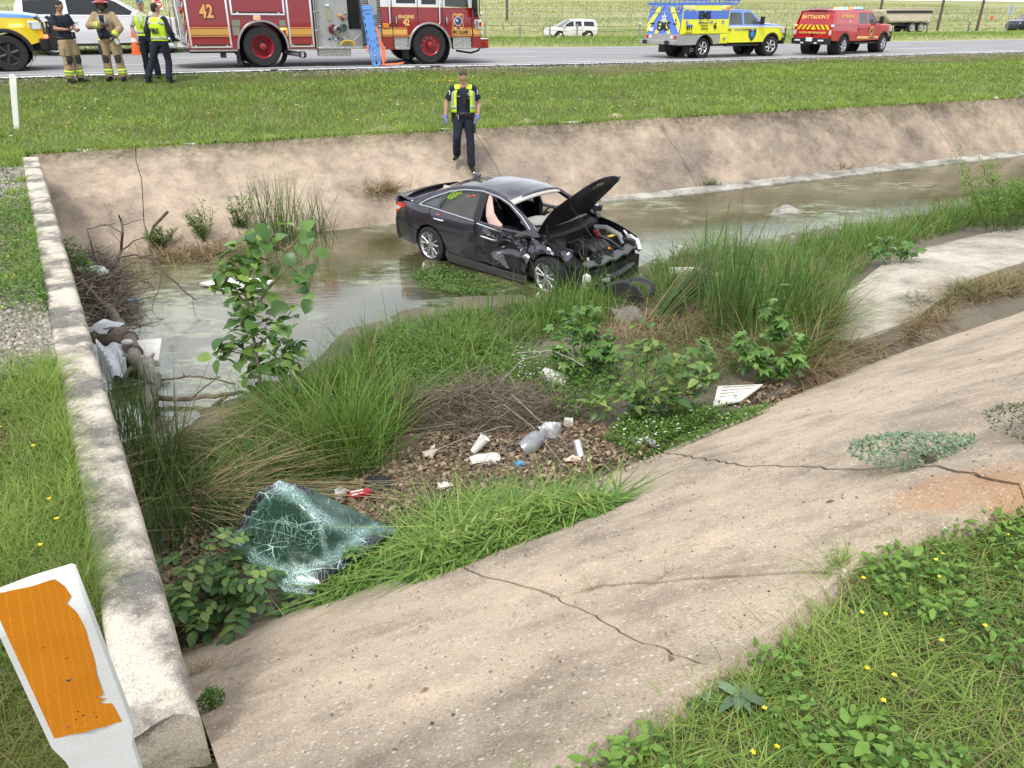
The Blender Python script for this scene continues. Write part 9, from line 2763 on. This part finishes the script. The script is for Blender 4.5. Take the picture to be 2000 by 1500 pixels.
 sheet_('wrapper',1014,916,0.09,0.07,0.014,13,M('blue_wrapper',(0.08,0.30,0.55),0.4,var=0.2,vsc=20),'small bright blue wrapper in the litter','wrapper',0.4)
 sheet_('wrapper',1245,876,0.06,0.05,0.012,14,FOAM,'tiny white scrap below the purple-labelled bottle','scrap',0.4)
 sheet_('foil_bag',1072,862,0.24,0.20,0.04,15,M('silver_foil',(0.62,0.64,0.67),0.22,0.6,var=0.15,vsc=15),'crumpled silver foil bag in the leaf litter','bag',0.9,0.10,0.5)
 sheet_('plastic_scrap',1110,842,0.09,0.08,0.02,16,FOAM,'white plastic scrap above the silver can','scrap',0.2,0.1,0.8)
 p=S(1030,890,0.07)
 sb=MB().tube([p+Vector((-0.05,0,0.0)),p+Vector((0.02,0.03,0.03)),p+Vector((0.10,0.12,0.06)),p+Vector((0.15,0.2,0.05))],[(0.07,0.045),(0.09,0.06),(0.08,0.045),(0.05,0.02)],12)
 single('grey_container',sb,M('grey_shiny_plastic',(0.28,0.29,0.31),0.25,0.3,var=0.2,vsc=14),'grey shiny plastic container beside the foil bag','container',p)
 def can(label,px,py,ax,m,r=0.033,L=0.155,dz=0.04,name='drink_can'):
  p_=S(px,py,dz)
  root_=empty(name,p_,label=label,cat='can')
  a3=Vector(ax).normalized()
  MB().lathe([(r*0.80,0),(r,0.010),(r,L-0.012),(r*0.82,L)],(0,0,0),a3,20).build('can_body',m,root_)
  for q,d_ in((0.0,1),(L,-1)):MB().lathe([(r*0.80,0),(r*0.74,d_*0.005),(0.001,d_*0.005)],a3*q,a3,18).build('can_end',STEEL,root_)
  return root_,a3
 rd=M('can_red',(0.55,0.015,0.03),0.25,0.3,var=0.06,coat=0.6)
 ro,a3=can('red drink can with white print lying beside the windshield',683,983,(0.93,0.28,0.06),rd,0.037,0.18,0.075)
 nrm=Vector((-0.18,-0.62,0.76));nrm=(nrm-a3*nrm.dot(a3)).normalized()
 for a0,a1,q0_,q1_ in((-0.75,-0.2,0.02,0.125),(0.15,0.5,0.025,0.075),(0.2,0.42,0.085,0.12)):
  MB().grid(lambda u,v:a3*(q0_+(q1_-q0_)*u+0.003*math.sin(9*v+5*u))+Matrix.Rotation(a0+(a1-a0)*v,3,a3)@(nrm*0.0374),8,5).build('white_print',WHITET,ro)
 can('silver drink can standing tilted at the right of the litter',1134,900,(-0.16,0.5,0.62),M('can_silver',(0.62,0.62,0.63),0.3,0.7,var=0.15,vsc=12),0.038,0.17,0.03)
 p=S(1232,866,0.05)
 root_=empty('plastic_bottle',p,label='clear plastic bottle with purple label at the end of the litter',cat='bottle')
 a3=Vector((0.85,-0.3,-0.02)).normalized()
 MB().lathe([(0.012,-0.03),(0.013,0.0),(0.034,0.05),(0.036,0.12),(0.034,0.13),(0.036,0.14),(0.036,0.22),(0.03,0.235),(0.001,0.23)],(0,0,0),a3,16).build('bottle_body',CLEARP,root_)
 MB().lathe([(0.0368,0.145),(0.0368,0.205)],(0,0,0),a3,16).build('bottle_label',M('purple_label',(0.25,0.10,0.42),0.4,col2=(0.6,0.5,0.7),vsc=30,var=0.1),root_)
 p=S(965,945,0.03)
 single('dark_bottle',MB().lathe([(0.001,0),(0.026,0.004),(0.026,0.16),(0.01,0.2),(0.01,0.23),(0.001,0.23)],p-Vector((0.1,0.05,0)),(0.9,0.3,0.05),14),M('dark_bottle_plastic',(0.03,0.035,0.05),0.3,var=0.3),'dark bottle with yellow label half buried in weeds','bottle',p)
 p=S(738,955,0.02)
 single('black_cover',MB().lathe([(0.001,0.045),(0.06,0.05),(0.11,0.035),(0.135,0.01),(0.135,0.0),(0.10,0.02)],p,(0.1,-0.25,1),20),RUBBER,'round black rubber cover lying in the leaf litter','cover',p)
 p=S(1082,752,0.10)
 single('foam_block',MB().box(p,(0.30,0.16,0.09),0,Matrix.Rotation(-0.35,3,'Z')@Matrix.Rotation(0.2,3,'Y')),FOAM,'dirty white foam block in front of the lobed-leaf plant','foam block',p,bevel=0.015)
 b0,b1,b2,b3=B(1392,800,0.05),B(1445,803,0.05),B(1488,766,0.10),B(1400,770,0.10)
 o=(b0+b2)/2
 root_=empty('white_board',o,label='white board with dark handwriting lying at the slab edge',cat='board')
 MB().add([p_-o for p_ in(b0,b1,b2,b3)]+[p_-o-Vector((0,0,0.02))for p_ in(b0,b1,b2,b3)],[(0,1,2,3),(7,6,5,4),(0,4,5,1),(1,5,6,2),(2,6,7,3),(3,7,4,0)]).build('board',FOAM,root_,smooth=False)
 nrm=(b1-b0).cross(b3-b0).normalized()
 for k in range(4):
  f0=0.9-0.17*k
  l0,l1=b0.lerp(b3,f0),b1.lerp(b2,f0)
  pts=[l0.lerp(l1,0.12+0.74*i/30)-o+nrm*0.004+(b3-b0)*0.035*math.sin(i*(1.9+0.3*k))*math.sin(i*0.7+k)for i in range(31)]
  MB().tube(pts,[(0.0035,0.0012)]*31,4).build('handwriting',BLACKT,root_)
 q0=[at(390,556,0.12),at(440,545,0.13),at(535,548,0.13),at(520,562,0.12),at(470,572,0.12)]
 o=q0[1]
 single('foam_board',MB().add([p_+Vector((0,0,0.03))for p_ in q0]+list(q0),[(0,1,2,3,4),(9,8,7,6,5)]+[(i,i+5,(i+1)%5+5,(i+1)%5)for i in range(5)]),FOAM,'white foam board floating behind the sapling','foam board',o,smooth=False)
 p=at(1533,414,WATER_Z+0.03)
 m=MB().ball(p,(0.34,0.15,0.12),9,6)
 m.v=[(x+0.05*math.sin(7*y+3*z),y+0.03*math.sin(9*x),z+0.035*math.sin(8*x+5*y)-0.25*max(0,x-p.x)*0.5)for x,y,z in m.v]
 single('concrete_chunk',m,bpy.data.materials['toe_concrete'],'pale concrete chunk lying in the shallow water','rock',p,angle=20)
 log('bare stick lying across the edge of the silty floor',[at(1692,540,0.28),at(1722,545,0.27),at(1752,549,0.24)],[0.022,0.018,0.012],BARK,'stick','stick',12,0.006)
 log('pale curling vine beside the willow shrub',[at(1960,480,0.25),at(1935,470,0.3),at(1925,455,0.4),at(1932,436,0.6)],[0.012,0.014,0.012,0.008],GREYW,'vine','vine',13,0.03)
 t0=11.0
 p0=B(1215,605)
 root_=empty('bumper_piece',p0,label='torn black bumper piece in the grass before the wreck',cat='car part')
 Rb=Matrix.Rotation(-0.6,3,'Z')
 MB().grid(lambda u,v:Rb@Vector((0.62*(u-0.5),0.22*math.sin(PI*u)+0.05*v,0.04+0.26*v+0.06*math.sin(5*u))),10,5).build('bumper_skin',BLACK,root_,solid=0.012)
 MB().tube([Rb@Vector((0.1+0.22*math.cos(a_),0.25+0.06*math.sin(a_),0.26+0.12*math.sin(a_)))for a_ in np.linspace(-0.3,2.8,9)],[(0.05,0.012)]*9,6).build('liner_strip',BLACK,root_)
 p=B(1225,622,0.06)
 f=crumple(0.42,0.34,0.02,21)
 single('fender_liner',MB().grid(lambda u,v:Matrix.Rotation(0.3,3,'Z')@Matrix.Rotation(0.25,3,'X')@f(u,v),8,8),M('dusty_plastic',(0.17,0.17,0.175),0.6,var=0.2,vsc=8),'dusty grey car panel lying in front of the torn bumper piece','car part',None,solid=0.01).location=p
 p=B(1362,545,0.06)
 rk=MB()
 for k in range(4):rk.tube([Vector((-0.42,0.02+0.05*k,0.02*k)),Vector((0.0,0.03*math.sin(k)+0.05*k,0.05+0.01*k)),Vector((0.40,-0.06+0.045*k,0.0))],[(0.014,0.010)]*3,6)
 for x in(-0.42,0.40):rk.tube([(x,-0.06 if x>0 else 0.02,0),(x,0.12 if x>0 else 0.17,0.06)],0.013,6)
 single('white_rack',rk,FOAM,'white slatted rack caught in the reeds right of the wreck','rack',None,smooth=True).location=p
 p=B(1330,497,0.12)
 sheet_('plastic_scrap',1330,499,0.2,0.16,0.04,31,FOAM,'white plastic scrap in the grass behind the wreck','scrap',0.3,0.12,0.6)
build_debris()
